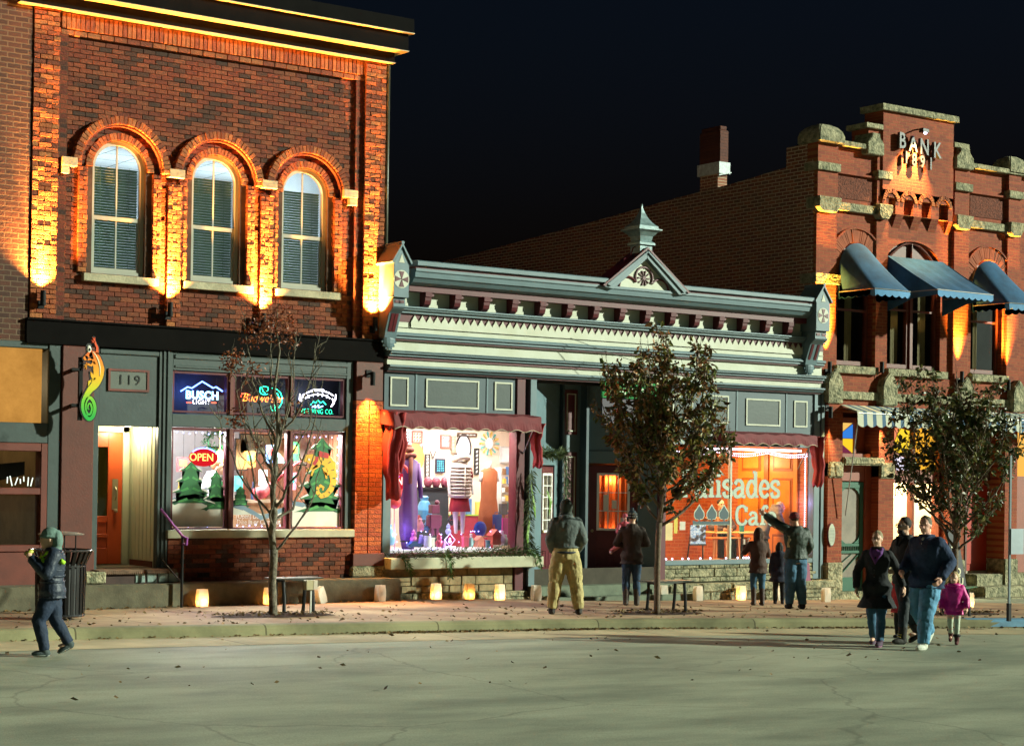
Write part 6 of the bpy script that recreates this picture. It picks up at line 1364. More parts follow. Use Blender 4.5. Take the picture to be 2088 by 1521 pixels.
# more clutter in the bar windows: small framed cards and paper snowflakes hung behind the glass
rnd = random.Random(77); CC = [('red',(.55,.05,.05)),('yellow',(.75,.55,.08)),('teal',(.05,.40,.42)),('orange',(.75,.28,.05)),('white',(.75,.75,.78)),('blue',(.08,.2,.6)),('green',(.05,.35,.12)),('pink',(.65,.25,.35))]
spots = [(12.75,2.35,'upper left'),(12.95,2.0,'low left'),(13.75,2.05,'low'),(13.95,2.45,'upper'),(14.2,2.15,'right'),(14.35,2.55,'upper right'),(14.8,2.6,'upper left'),(14.75,2.1,'low left'),(15.35,2.45,'upper right'),(15.4,1.95,'low right')]
for i, (x, z, w_) in enumerate(spots):
    win_ = 'left' if x < 13.5 else ('middle' if x < 14.6 else 'right'); nm, c = CC[i % 8]; Y = F+1.1; X = x+.45
    o = thing('hanging_card', (X, Y, z), '%s card hung in the %s part of the %s bar window' % (nm, w_, win_), 'card', 'coloured cards hung inside the bar windows')
    a, b = rnd.uniform(.07,.13), rnd.uniform(.09,.16); m = MB(); m.box(X-a, X+a, Y, Y+.01, z-b, z+b); m.build('card', pm('hung_'+nm, c), o); m = MB(); m.box(X-a*.6, X+a*.5, Y-.004, Y, z-b*.2, z+b*.6); m.build('card_picture', pm('hung_'+CC[(i+3) % 8][0], CC[(i+3) % 8][1]), o); m = MB(); m.tube([(X,Y+.005,z+b),(X,Y+.005,3.02)], .003, 4); m.build('string', BLK, o)
# ================================================================== cafe interior
BYC = F+3.8
room('cafe_room', [(22.47,F+.13),(26.26,F+.13),(26.26,BYC),(21.02,BYC),(21.02,F+1.05),(21.3,F+1.05),(22.42,F+.2)], .42, 3.05, paint('orange_plaster', (.55,.20,.06), .8, .08), mb, skip=(0,1,2))
m = MB(); m.box(26.24, 26.26, F+.13, BYC, .42, 3.05); m.build('cafe_side_wall', BR_C, mb)
m = MB(); m.box(21.02, 26.24, BYC-.02, BYC, .42, 3.05); m.build('cafe_back_wall', BR_CX, mb)
WOOD = paint('orange_varnished_wood', (.60,.20,.03), .35, .15, scale=4, bump=.1); WOODD = paint('dark_varnished_wood', (.28,.08,.015), .4, .15, bump=.1)
(ya, _), (yb, _) = onx(1506, 1000, 26.2), onx(1626, 1000, 26.2)
o = thing('wooden_doors', (26.22, (ya+yb)/2, .45), 'pair of tall orange varnished panelled doors on the cafe brick wall', 'doors')
y0, y1 = yb, ya; mid = (y0+y1)/2
for q0, q1 in ((y0, mid-.06), (mid+.06, y1)):
    m = MB(); X_ = 26.2
    m.box(X_-.02, X_+.02, q0, q1, .45, 3.0); m.build('door_leaf', WOOD, o)
    for z0, z1 in ((.62,1.15),(1.3,2.28),(2.42,2.9)):
        m = MB(); m.box(X_-.028, X_-.02, q0+.12, q1-.12, z0, z1); m.build('panel_recess', WOODD, o)
        m = MB(); m.box(X_-.045, X_-.028, q0+.17, q1-.17, z0+.05, z1-.05); m.build('panel', WOOD, o, .012)
m = MB(); m.box(26.15, 26.22, mid-.06, mid+.06, .45, 3.0); m.build('post', WOODD, o)
lamp('cafe_light', 'AREA', (24.2, F+1.2, 3.0), 125, (1,.62,.28), mb, shape='RECTANGLE', size=2.6, size_y=.8)
lamp('cafe_light', 'POINT', (23.2, F+2.6, 2.7), 40, (1,.66,.35), mb, shadow_soft_size=.15)
lamp('cafe_light', 'POINT', (25.6, F+1.6, 2.6), 22, (1,.66,.35), mb, shadow_soft_size=.1)
lamp('cafe_violet_light', 'POINT', (26.05, F+.22, 1.8), 3.5, (.55,.4,1), mb, shadow_soft_size=.05)
m = MB(); m.box(23.6, 26.1, F+.16, F+.2, 2.80, 2.84); m.build('tube_light', emis('pink_white_tube', (1,.8,.9), 4), mb)
# hearth at the left end
m = MB(); x0, z1 = at(1352, 1105, F+.9); m.box(22.5, 23.5, F+1.6, F+2.2, .42, 1.5); o = tag(m.build('hearth', WOODD, None, .01), 'dark varnished hearth box low at the left of the cafe window', 'fireplace')
def zk(zx, zy): return 1320+zx/3.803, 860+zy/3.803
# window lettering in slab serif strokes
def crom(p, n=6):
    out = []; q = [p[0]]+list(p)+[p[-1]]
    for i in range(1, len(q)-2):
        for k in range(n):
            t_ = k/n; a, b, c, d = (Vector(v) for v in q[i-1:i+3]); out.append(.5*((2*b)+(c-a)*t_+(2*a-5*b+4*c-d)*t_*t_+(3*b-a-3*c+d)*t_**3))
    return out+[Vector(p[-1])]
GL = {'a': (.98, [[(.15,.76),(.3,.97),(.55,.96),(.70,.72),(.70,.15),(.80,.04),(.92,.05)], [(.70,.56),(.4,.52),(.15,.34),(.2,.08),(.42,.03),(.70,.24)]], []),
 'l': (.52, [], [((.25,1.52),(.25,.05)),((.04,.045),(.46,.045)),((.06,1.50),(.25,1.50))]), 'i': (.52, [], [((.25,.95),(.25,.05)),((.04,.045),(.46,.045)),((.06,.93),(.25,.93)),((.25,1.2),(.25,1.34))]),
 's': (.80, [[(.66,.72),(.58,.93),(.38,.98),(.16,.87),(.15,.66),(.4,.5),(.64,.35),(.65,.13),(.42,.02),(.2,.07),(.11,.3)]], []),
 'd': (.98, [[(.70,.72),(.5,.96),(.25,.88),(.10,.5),(.22,.1),(.48,.04),(.70,.28)]], [((.70,1.52),(.70,.08)),((.5,1.50),(.70,1.50)),((.70,.045),(.92,.045))]),
 'e': (.84, [[(.70,.52),(.66,.8),(.43,.98),(.2,.85),(.10,.5),(.2,.15),(.45,.02),(.72,.2)]], [((.12,.52),(.72,.52))]),
 'P': (1.05, [[(.3,1.48),(.62,1.48),(.86,1.3),(.86,.98),(.62,.78),(.3,.78)]], [((.3,1.5),(.3,.05)),((.06,.045),(.54,.045)),((.06,1.49),(.3,1.49))]),
 'C': (1.12, [[(.95,1.12),(.82,1.42),(.55,1.52),(.22,1.3),(.12,.77),(.22,.25),(.55,.02),(.85,.12),(.98,.38)]], [((.95,1.05),(.95,1.45))]),
 'f': (.70, [[(.72,1.32),(.62,1.5),(.42,1.46),(.3,1.15),(.3,.6)]], [((.3,1.0),(.3,.05)),((.06,.93),(.6,.93)),((.06,.045),(.54,.045))])}
def slab(s, px0, px1, base, xh, Y, mats, root, wt=.085):
    x0, z0 = at(px0, base, Y); x1, _ = at(px1, base, Y); tot = sum(GL[c][0] for c in s); hx = (at(px0, base-xh, Y)[1]-z0); sx = (x1-x0)/tot
    x = x0; order = 0
    for c in s:
        wd, curves, lines = GL[c]
        for mat, ex, dy in ((mats[1], .038, 0.), (mats[0], 0., -.002)):
            m = MB(); j = 0
            for pts in [crom(p) for p in curves]+[[Vector(a), Vector(b)] for a, b in lines]:
                P_, Q_ = [], []; 
                pts = [Vector((x+p.x*sx, z0+p.y*hx)) for p in pts]
                thin = len(pts) == 2 and abs(pts[0].y-pts[1].y) < 1e-5
                for i, p in enumerate(pts):
                    t_ = (pts[min(i+1, len(pts)-1)]-pts[max(i-1, 0)]).normalized(); n_ = Vector((-t_.y, t_.x)); w_ = (wt*.5 if thin else wt*(.62+.38*abs(t_.y)))*hx+ex*.5*.4
                    if i == 0: p = p-t_*ex*.3
                    if i == len(pts)-1: p = p+t_*ex*.3
                    P_.append(p+n_*w_); Q_.append(p-n_*w_)
                yy = Y+dy-j*.0002; j += 1
                for i in range(len(pts)-1): m.add([(v.x, yy, v.y) for v in (P_[i], P_[i+1], Q_[i+1], Q_[i])], [(0,1,2,3)])
            m.build('letter' if ex == 0 else 'letter_outline', mat, root, recalc=False)
        x += wd*sx
LC, LN = pm('mint_lettering', (.42,.50,.40)), pm('navy_outline', (.02,.055,.07))
Y = F+.045
x, z = at(1490, 1012, Y); o = thing('window_lettering', (x, Y, z), 'pale mint Palisades lettering across the cafe window', 'lettering')
slab('Palisades', 1386, 1591, 1012.5, 35, Y, (LC, LN), o, .135)
x, z = at(1540, 1070, Y); o = thing('window_lettering', (x, Y, z), 'pale mint Cafe lettering below Palisades on the cafe window', 'lettering')
slab('Cafe', 1499, 1583, 1069.5, 25, Y, (LC, LN), o, .155)
# three spade shapes on a base
x, z = at(1451, 1067, Y); o = thing('window_emblem', (x, Y, z), 'three dark spade shapes on a bar, painted on the cafe window', 'emblem')
def leafpts(cx, cz, s_): return [(cx+a*s_, cz+b*s_) for a, b in ((0,1.0),(.26,.66),(.56,.32),(.60,-.02),(.44,-.28),(.14,-.32),(.05,-.36),(.10,-.52),(.2,-.58),(-.2,-.58),(-.10,-.52),(-.05,-.36),(-.14,-.32),(-.44,-.28),(-.60,-.02),(-.56,.32),(-.26,.66))]
for k, zx in enumerate((402, 499, 594)):
    cx, cz = at(*zk(zx, 728), Y)
    m = MB(); m.prism(leafpts(cx, cz, .225), Y-.001, Y); m.build('spade_outline', LC, o, recalc=False); m = MB(); m.prism(leafpts(cx, cz, .19), Y-.003, Y-.002); m.build('spade', LN, o, recalc=False)
(xa, za), (xb, zb_) = at(*zk(352, 762), Y), at(*zk(642, 795), Y)
m = MB(); m.prism([(xa,zb_),(xb,zb_),(xb+.02,za-.0),(xb-.1,zb_+.06),(xa+.1,zb_+.06),(xa-.01,za)], Y-.0045, Y-.004); m.build('base_bar', LN, o, recalc=False)
m = MB(); m.tube([(xa,Y-.006,zb_-.005),(xb,Y-.006,zb_-.005)], .006, 5); m.build('base_line', LC, o)
# fairy lights
m = MB(); rnd = random.Random(3); x = 22.5
while x < 26.2:
    z = 2.80-.07*abs(math.sin((x-22.5)*2.4)); m.ell((x,F+.11,z), .013, 6, 4); m.ell((x+.02,F+.12,z-.045), .010, 6, 4); x += .055
z = .8
while z < 2.75: m.ell((26.16,F+.11,z), .011, 6, 4); m.ell((22.55,F+.11,z), .006, 5, 3) if rnd.random() < .3 else None; z += .045
for x in (22.6,22.75,23.0,23.15,23.45,23.7,24.1,24.4,24.55,24.62,24.68,25.5): m.ell((x,F+.12,.735), .016, 6, 4)
tag(m.build('fairy_lights', neon('warmwhite', (.8,.7,1.), 6)), 'white icicle fairy lights round the inside of the cafe window', 'string lights')
# cafe furniture
def cafe_stool(zx, zyb, h, label, Y):
    px, py = zk(zx, zyb); x, z = at(px, py, Y); z = .45; zs = z+h
    o = thing('wooden_chair', (x, Y, z), label, 'chair', 'wooden chairs in the cafe')
    for sx_, sy_ in ((-1,-1),(1,-1),(-1,1),(1,1)):
        m = MB(); m.tube([(x+.19*sx_,Y+.17*sy_,z),(x+.15*sx_,Y+.14*sy_,zs)], .02, 6); m.build('leg', WOOD, o)
    m = MB(); m.box(x-.2, x+.2, Y-.18, Y+.18, zs, zs+.035); m.build('seat', WOOD, o, .01)
    m = MB(); m.box(x-.2, x-.165, Y+.14, Y+.17, zs, zs+.42).box(x+.165, x+.2, Y+.14, Y+.17, zs, zs+.42).box(x-.165, x+.165, Y+.14, Y+.165, zs+.30, zs+.42); m.build('backrest', WOOD, o, .008)
    m = MB(); m.box(x-.17, x+.17, Y-.15, Y-.13, z+.2, z+.23).box(x-.17, x+.17, Y+.13, Y+.15, z+.2, z+.23); m.build('stretcher', WOOD, o)
    return o
cafe_stool(520, 1050, .62, 'orange wooden chair at the left of the mullion in the cafe window', F+.75)
cafe_stool(620, 1050, .62, 'orange wooden chair right next to the white mullion of the cafe window', F+.95)
cafe_stool(700, 1050, .60, 'orange wooden chair just right of the mullion, beside the table with the blue cup', F+1.3)
def cafe_table(zx, zyt, Y, label):
    x, z = at(*zk(zx, zyt), Y); o = thing('cafe_table', (x, Y, .45), label, 'table')
    m = MB(); m.box(x-.42, x+.42, Y-.35, Y+.35, z-.03, z); m.build('table_top', pm('lime_wood', (.50,.36,.10)), o, .008); m = MB(); m.tube([(x,Y,.47),(x,Y,z-.03)], .035, 10); m.build('leg', BLK, o); m = MB(); m.lathe((x,Y,.45), [(.25,0),(.25,.02),(.04,.05)], 16); m.build('foot', BLK, o); return x, z
tx, tz = cafe_table(735, 850, F+1.0, 'cafe table with a blue cup behind the window')
cafe_table(560, 850, F+1.2, 'cafe table left of the mullion')
m = MB(); x, _ = at(*zk(732, 840), F+.85); m.lathe((x,F+.85,tz), [(.045,0),(.055,.12),(.048,.12),(.04,.01)], 16); simple('cup', m, pm('turquoise_cup', (.02,.30,.40)), 'turquoise cup on the cafe table', 'cup')
(x0, z1), (x1, z0) = at(*zk(335, 800), F+.6), at(*zk(452, 945), F+.6)
o = thing('easel_poster', ((x0+x1)/2, F+.6, .45), 'bright blue and white speckled poster on a dark stand in the cafe', 'poster')
m = MB(); m.box(x0, x1, F+.6, F+.62, z0, z1); m.build('print', paint('speckled_poster', (.75,.8,.9), .4, .1, scale=26, bump=0, c2=(.06,.16,.42)), o); m = MB(); m.tube([(x0+.05,F+.63,z1),(x0-.02,F+.7,.45)], .015, 6); m.tube([(x1-.05,F+.63,z1),(x1+.02,F+.7,.45)], .015, 6); m.box(x0-.01, x1+.01, F+.59, F+.63, z0-.03, z0); m.build('stand', BLK, o)
for zx, zy, w_, h_, c, l in ((160,850,.22,.33,(.70,.52,.22),'tan paper notice taped inside the cafe window'),(220,795,.09,.33,(.65,.48,.02),'yellow do-not-disturb shaped card taped inside the cafe window'),(272,805,.14,.16,(.62,.55,.45),'pale notice taped in the lower left of the cafe window')):
    x, z = at(*zk(zx, zy), F+.09); m = MB(); m.box(x-w_/2, x+w_/2, F+.088, F+.09, z-h_/2, z+h_/2); simple('paper_notice', m, pm('note%d' % zx, c), l, 'notice')
# ================================================================== blade signs
def blade_panel(m, X, pts, t_=.02): m.prism(pts, X-t_, X+t_, 'x'); return m
# lizard sign of the bar: stands off the red pier on a black post, facing the street
Ys = F-.42
def zl(zx, zy): return at(zx/5.633, 660+zy/5.633, Ys)
x, z = at(185, 850, Ys)
o = thing('shop_sign', (x, Ys, z), 'curling orange-to-green chameleon sign on a black post before the red pier', 'sign')
def grad_mat():
    m, t = nt('sign_enamel'); L = t.links; b = N(t, 'ShaderNodeBsdfPrincipled', Roughness=.35); ou = N(t, 'ShaderNodeOutputMaterial'); L.new(b.outputs[0], ou.inputs[0])
    g = N(t, 'ShaderNodeNewGeometry'); s_ = N(t, 'ShaderNodeSeparateXYZ'); L.new(g.outputs['Position'], s_.inputs[0]); mr = N(t, 'ShaderNodeMapRange'); mr.inputs[1].default_value = 3.02; mr.inputs[2].default_value = 4.15; L.new(s_.outputs[2], mr.inputs[0])
    r = N(t, 'ShaderNodeValToRGB'); e = r.color_ramp.elements; e[0].position = 0; e[0].color = (.02,.40,.06,1); e[1].position = .22; e[1].color = (.16,.55,.04,1)
    for p_, c in ((.36,(.60,.60,.02,1)),(.55,(.90,.45,.02,1)),(.75,(.90,.24,.02,1)),(.9,(.80,.10,.03,1))): q = e.new(p_); q.color = c
    L.new(mr.outputs[0], r.inputs[0]); L.new(r.outputs[0], b.inputs['Base Color']); return m
ENM = grad_mat()
def bribbon(m, pts, ws, x):
    q = [Vector(zl(*p)) for p in pts]; q = crom([tuple(v) for v in q], 5) if len(q) > 3 else q
    n_ = len(q); P_, Q_ = [], []
    for i, p in enumerate(q):
        u = i/(n_-1)*(len(ws)-1); k = min(int(u), len(ws)-2); w_ = ws[k]+(ws[k+1]-ws[k])*(u-k)
        t_ = (q[min(i+1, n_-1)]-q[max(i-1, 0)]).normalized(); nn = Vector((-t_.y, t_.x)); P_.append(p+nn*w_*.82); Q_.append(p-nn*w_*.82)
    for i in range(n_-1):
        for xx in (x, -x): m.add([(v.x, Ys+xx, v.y) for v in (P_[i], P_[i+1], Q_[i+1], Q_[i])], [(0,1,2,3)])
        for a, b in ((P_[i], P_[i+1]), (Q_[i], Q_[i+1])): m.add([(a.x, Ys-x, a.y), (b.x, Ys-x, b.y), (b.x, Ys+x, b.y), (a.x, Ys+x, a.y)], [(0,1,2,3)])
    for e_ in (0, n_-1): m.tube([(q[e_].x, Ys-x, q[e_].y), (q[e_].x, Ys+x, q[e_].y)], (ws[0] if e_ == 0 else ws[-1])*.82, 12)
spine = [(1040,340),(1100,400),(1130,520),(1120,620),(1085,700),(1030,760),(985,830),(955,900),(950,980),(980,1060),(1020,1095),(1065,1060),(1085,980),(1070,900),(1030,850),(990,880),(975,960),(995,1030),(1030,1040),(1050,980),(1035,920),(1010,930),(1005,975),(1022,985)]
sw = [.06,.085,.105,.09,.07,.055,.045,.04,.035,.034,.033,.032,.03,.03,.03,.026,.024,.022,.02,.018,.016,.014,.012,.008]
m = MB(); bribbon(m, spine, [w_+.022 for w_ in sw], .010); bribbon(m, [(1110,350),(1115,280),(1085,215),(1075,160)], [.045,.035,.03,.025], .0105); bribbon(m, [(1060,380),(1010,385),(975,400)], [.10,.10,.06], .011); bribbon(m, [(1090,440),(1040,490),(975,470)], [.06,.045,.04], .0115); bribbon(m, [(1100,640),(1050,620),(1035,560)], [.06,.05,.03], .012); bribbon(m, [(1080,680),(1030,680),(1008,720)], [.05,.045,.02], .0125); bribbon(m, [(1025,330),(1020,262)], [.06,.06], .013)
m.build('black_backing', pm('sign_black', (.008,.008,.008)), o, recalc=False)
m = MB(); bribbon(m, spine, sw, .016); bribbon(m, [(1108,350),(1112,280),(1090,225),(1078,170)], [.03,.022,.018,.008], .0165)
for a, b in (((1082,215),(1050,190)),((1080,215),(1052,215)),((1082,205),(1062,160)),((1085,205),(1085,155))): bribbon(m, [a, b], [.008,.004], .017)
bribbon(m, [(1060,365),(1020,375),(980,395)], [.07,.075,.045], .018); bribbon(m, [(1085,445),(1040,480),(990,460)], [.035,.02,.016], .0185)
for b in ((960,480),(965,510),(985,525)): bribbon(m, [(992,468), b], [.008,.004], .019)
bribbon(m, [(1085,640),(1055,600),(1038,555)], [.03,.03,.008], .0182); bribbon(m, [(1050,650),(1020,670),(1008,712)], [.02,.025,.006], .0184)
m.build('enamel_lizard', ENM, o, recalc=False)
m = MB(); bribbon(m, [(1060,320),(1110,390),(1143,500),(1140,600)], [.004,.012,.012,.003], .022); m.build('highlight', pm('cream_line', (.8,.7,.4)), o, recalc=False)
m = MB(); bribbon(m, [(982,400),(1020,392),(1058,370)], [.004,.006,.004], .0225); m.build('mouth_line', MATS['sign_black'], o, recalc=False)
x, z = zl(1020, 295)
m = MB(); m.ell((x,Ys,z), (.042,.026,.068)); m.build('eye_white', pm('eye_white', (.75,.75,.6)), o, smooth=True); m = MB(); m.ell((x+.004,Ys-.02,z-.005), (.018,.012,.025)); m.build('pupil', MATS['sign_black'], o, smooth=True)
xp, zt = at(167, 728, Ys); zb_ = at(166, 857, Ys)[1]
m = MB(); m.box(xp-.03, xp+.03, Ys+.02, Ys+.07, zb_, zt); m.build('post', BLK, o, .004)
for py in (753, 826): z = at(160, py, Ys)[1]; m = MB(); m.box(xp-.02, xp+.02, Ys+.07, F-.04, z-.025, z+.025).box(xp-.14, xp, Ys+.02, Ys+.06, z-.02, z+.02); m.build('bracket', BLK, o)
# hanging sign of the cafe
Yh = F-.12; (x0, z_t), (x1, z_m), (_, z_b) = at(1227, 777, Yh), at(1340, 816, Yh), at(1300, 868, Yh)
o = thing('hanging_sign', ((x0+x1)/2, Yh, z_b), 'dark green hanging sign with pale Palisades lettering, half hidden by the leafy tree', 'sign')
m = MB(); m.box(x0, x1, Yh-.02, Yh+.02, z_m, z_t); m.build('name_board', pm('bottle_green', (.003,.03,.018)), o, .006)
m = MB(); m.box(x0, x1, Yh-.018, Yh+.018, z_b, z_m-.01); m.build('picture_board', pm('dark_plum_board', (.02,.008,.03)), o, .006)
text('sign_text', 'Palisades', ((x0+x1)/2, Yh-.024, (z_t+z_m)/2), .29, pm('sign_cream', (.6,.65,.5)), o, ext=.003, sx=.85)
m = MB(); zr = z_t+.07; m.tube([(20.75,F+.5,zr),(x0+.3,F-.1,zr+.03),(x1,Yh,zr+.05)], .022, 8)
for xx in (x0+.12, x1-.12): m.tube([(xx,Yh,zr+.03),(xx,Yh,z_t)], .008, 6)
m.build('rod', BLK, o)
m = MB(); a = Vector((20.0, F-.25, 4.70)); b = Vector((22.2, F-.95, 4.05)); m.tube([a.lerp(b, k/10)+Vector((0,0,-.03*math.sin(math.pi*k/10))) for k in range(11)], .006, 5); tag(m.build('stay_wire', pm('dull_wire', (.2,.22,.2), .4)), 'thin wire slanting across the cream frieze down to the hanging sign', 'wire')
# antique shop blade board leaning behind the third tree
p = place(1962, 1262)
o = thing('standing_board', p, 'narrow dark board with stacked cream ANTIQUES letters behind the right tree', 'sign')
Yb = p.y+1.5; 
def bp(px, py): x, z = at(px, py, Yb); return x, z
c = [bp(1932,1080), bp(1952,1080), bp(1972,1200), bp(1946,1200)]
m = MB(); m.prism(c, Yb, Yb+.03); m.build('board', pm('slate_board', (.035,.035,.04)), o, .004)
m = MB(); x, z = bp(1958, 1200); m.tube([(x-.08,Yb+.02,z),(x-.08,Yb+.2,side_h(x,Yb))], .02, 6); m.tube([(x+.1,Yb+.02,z),(x+.12,Yb-.1,side_h(x,Yb))], .02, 6); m.build('legs', BLK, o)
for k, s_ in enumerate('TIQU'):
    px, py = ((1943,1122),(1949,1148),(1953,1166),(1959,1186))[k]; x, z = bp(px, py); text('letter', s_, (x, Yb-.006, z), .17, pm('cream_letter', (.7,.66,.45)), o, ext=.004, off=.006)
# oval plaque on the bank pier
x, z = at(1696, 1090, F-.13); o = thing('wall_plaque', (x, F-.12, z), 'oval pale historical plaque with faint text on the left bank pier', 'plaque')
ov = lambda a, b: [(x+a*math.cos(2*math.pi*k/28), z+b*math.sin(2*math.pi*k/28)) for k in range(28)]
m = MB(); m.prism(ov(.105,.235), F-.125, F-.10); m.build('rim', BURG, o); m = MB(); m.prism(ov(.09,.215), F-.135, F-.12); m.build('face', pm('plaque_cream', (.42,.46,.36)), o)
m = MB()
for k in range(11):
    zz_ = z+.12-k*.028; w_ = .07*math.sqrt(max(0, 1-((zz_-z)/.22)**2)); m.box(x-w_, x+w_, F-.138, F-.135, zz_, zz_+.007)
m.build('text_lines', pm('plaque_ink', (.12,.13,.12)), o)
# ================================================================== street things
def paper(name='glowing_paper', c=(.72,.70,.62)):
    if name in MATS: return MATS[name]
    m, t = nt(name); L = t.links; o = N(t, 'ShaderNodeOutputMaterial'); d = N(t, 'ShaderNodeBsdfDiffuse', Color=col(c)); tr = N(t, 'ShaderNodeBsdfTranslucent', Color=(.9,.75,.55,1)); mx = N(t, 'ShaderNodeMixShader', Fac=.45)
    g = N(t, 'ShaderNodeNewGeometry'); n2 = N(t, 'ShaderNodeTexNoise', Scale=25., Detail=3.); L.new(g.outputs['Position'], n2.inputs['Vector']); bp_ = N(t, 'ShaderNodeBump', Strength=.6, Distance=.012); L.new(n2.outputs[0], bp_.inputs['Height']); L.new(bp_.outputs[0], d.inputs['Normal'])
    L.new(d.outputs[0], mx.inputs[1]); L.new(tr.outputs[0], mx.inputs[2]); L.new(mx.outputs[0], o.inputs[0]); MATS[name] = m; return m
PAPER = paper(); FLAME = emis('candle_flame', (1,.55,.15), 60)
def keep_off(p):
    lim = 25.88 if p.x < 16.45 else (F-.30 if p.x < 19.15 else (F-.74 if p.x < 22.95 else (F-.50 if p.x < 26.7 else F-.25)))
    if p.y > lim: p.x -= (p.y-lim)*p.x/p.y; p.y = lim
    p.z = side_h(p.x, p.y); return p
def bag(px, py, lit, lab, lean=0., turn=0., back=0.):
    p = keep_off(place(px, py))
    if back:
        d = ray(px, py); p = d*(( F-back)/d.y); p = Vector((p.x, F-back, 0)); p.z = side_z(p.x)+.0
    o = thing('paper_lantern_bag', p, lab, 'lantern bag', 'white paper lantern bags along the shopfronts'); o.rotation_euler = (0, lean, turn)
    rnd = random.Random(px); w0, d0, w1, d1, h = .075, .05, .07, .045, .27
    ring_ = lambda w_, d_, z, j: [(-w_+rnd.uniform(-j,j),-d_,z),(0,-d_+rnd.uniform(-j,j)*1.5,z),(w_,-d_,z),(w_*.8,0,z),(w_+rnd.uniform(-j,j),d_,z),(0,d_+rnd.uniform(-j,j)*1.5,z),(-w_,d_,z),(-w_*.8,0,z)]
    m = MB(); n = 8; rs = [ring_(w0, d0, 0.002, .0), ring_(.08, .055, .09, .006), ring_(.082, .05, .18, .008), ring_(w1, d1, h, .01)]
    m.loft(rs, caps=False); m.add(rs[0], [tuple(range(8))]); m.build('bag', PAPER, o, local=True, recalc=False)
    if lit:
        m = MB(); m.lathe((0,0,.004), [(.02,0),(.02,.025)], 10); m.build('candle', pm('candle_wax', (.7,.65,.5)), o, local=True)
        m = MB(); m.ell((0,0,.045), (.007,.007,.016), 8, 6); m.build('flame', FLAME, o, local=True)
        l = bpy.data.lights.new('candle_light', 'POINT'); l.energy = 3.2*lit; l.color = (1,.42,.10); l.shadow_soft_size = .02; lo = bpy.data.objects.new('candle_light', l); COL.objects.link(lo); lo.parent = o; lo.location = (0, 0, .075)
    return o
bag(412,1229,1.3,'glowing paper lantern bag against the concrete ledge beside the handrail post',turn=.1)
bag(549,1229,1.,'glowing paper lantern bag hidden behind the trunk of the slender tree')
bag(775,1225,0,'unlit white paper lantern bag at the concrete ledge corner beside the clothes shop',turn=.2)
bag(889,1221,1.3,'glowing paper lantern bag, left one of three before the clothes shop stone base')
bag(957,1222,.8,'glowing paper lantern bag, middle one of three before the clothes shop stone base')
bag(1019,1223,1.2,'glowing paper lantern bag, right one of three before the clothes shop stone base',turn=.2)
bag(1093,1217,0,'unlit white paper lantern bag beside the entry steps, left of the man in khaki trousers')
bag(1352,1203,1.,'glowing paper lantern bag peeping out behind the trunk of the leafy middle tree')
bag(1423,1223,0,'unlit white paper lantern bag right of the middle bench, before the cafe stone base')
bag(1511,1222,1.3,'glowing paper lantern bag before the cafe, left of the girl in the brown coat')
bag(1586,1222,0,'unlit white paper lantern bag tipped over between the girl in brown and the pointing man',lean=-.3,turn=.4)
bag(1613,1213,1.,'glowing paper lantern bag glimpsed between the legs of the pointing man')
bag(1684,1227,0,'unlit white paper lantern bag at the foot of the left bank pier')
bag(1976,1238,.8,'glowing paper lantern bag beside the bank entry steps near the right edge')
o = bag(657,1229,0,'unlit paper lantern bag leaning sideways right of the front bench leg',lean=-.35,turn=.3)
# sign post with an upturned bag under the bench
p = place(633, 1253); o = thing('marker_post', p, 'short pale post with a cardboard box stuck on top beside the left bench', 'post'); m = MB(); m.box(p.x-.012, p.x+.012, p.y-.012, p.y+.012, p.z, p.z+.42); m.build('post', pm('pale_post', (.5,.5,.45)), o); m = MB(); m.box(p.x-.1, p.x+.02, p.y-.05, p.y+.05, p.z+.36, p.z+.50); m.build('box', pm('cardboard', (.42,.36,.2)), o, .005); m = MB(); m.box(p.x+.02, p.x+.08, p.y-.055, p.y+.05, p.z+.37, p.z+.50); m.build('flap', PAPER, o)
# benches
BSEAT = paint('bench_steel', (.06,.065,.055), .35, .2, metal=.5, bump=.05)
def bench(pxl, pxr, py_leg, py_seat, label, seatm=BSEAT, d=.36):
    a, b = place(pxl, py_leg), place(pxr, py_leg); b.y = a.y = (a.y+b.y)/2
    hs = at((pxl+pxr)/2, py_seat, a.y)[1]; c = (a+b)/2; z0 = side_h(c.x, c.y)
    o = thing('bench', (c.x, c.y, z0), label, 'bench', 'backless steel benches beside the street trees')
    m = MB(); e = .16; L_ = b.x-a.x; n = 14
    m.loft([[(a.x-e+(L_+2*e)*k/n, c.y-d/2, hs-.02+.012*math.cos(2*math.pi*k/n)),(a.x-e+(L_+2*e)*k/n, c.y+d/2, hs-.02+.012*math.cos(2*math.pi*k/n)),(a.x-e+(L_+2*e)*k/n, c.y+d/2, hs+.008),(a.x-e+(L_+2*e)*k/n, c.y-d/2, hs+.008)] for k in range(n+1)]); m.build('seat', seatm, o, .004)
    for q in (a, b):
        m = MB(); z1 = side_h(q.x, c.y)
        for s_ in (-1, 1): m.tube([(q.x, c.y+s_*d*.42, z1),(q.x+.01, c.y+s_*d*.36, z1+(hs-z1)*.5),(q.x, c.y+s_*d*.30, hs-.02)], [(.03,.018)]*3, 8)
        m.box(q.x-.02, q.x+.02, c.y-d*.34, c.y+d*.34, hs-.05, hs-.022); m.build('leg', BLK, o)
    return o
bench(563, 634, 1251, 1178, 'backless steel bench behind the slender bare tree')
bench(1326, 1390, 1249, 1184, 'backless steel bench behind the leafy middle tree, before the cafe')
GB = paint('green_bench_paint', (.02,.11,.04), .4, .1)
o = bench(1930, 1966, 1255, 1196, 'green topped backless bench beside the right tree, behind the girl in pink', GB)
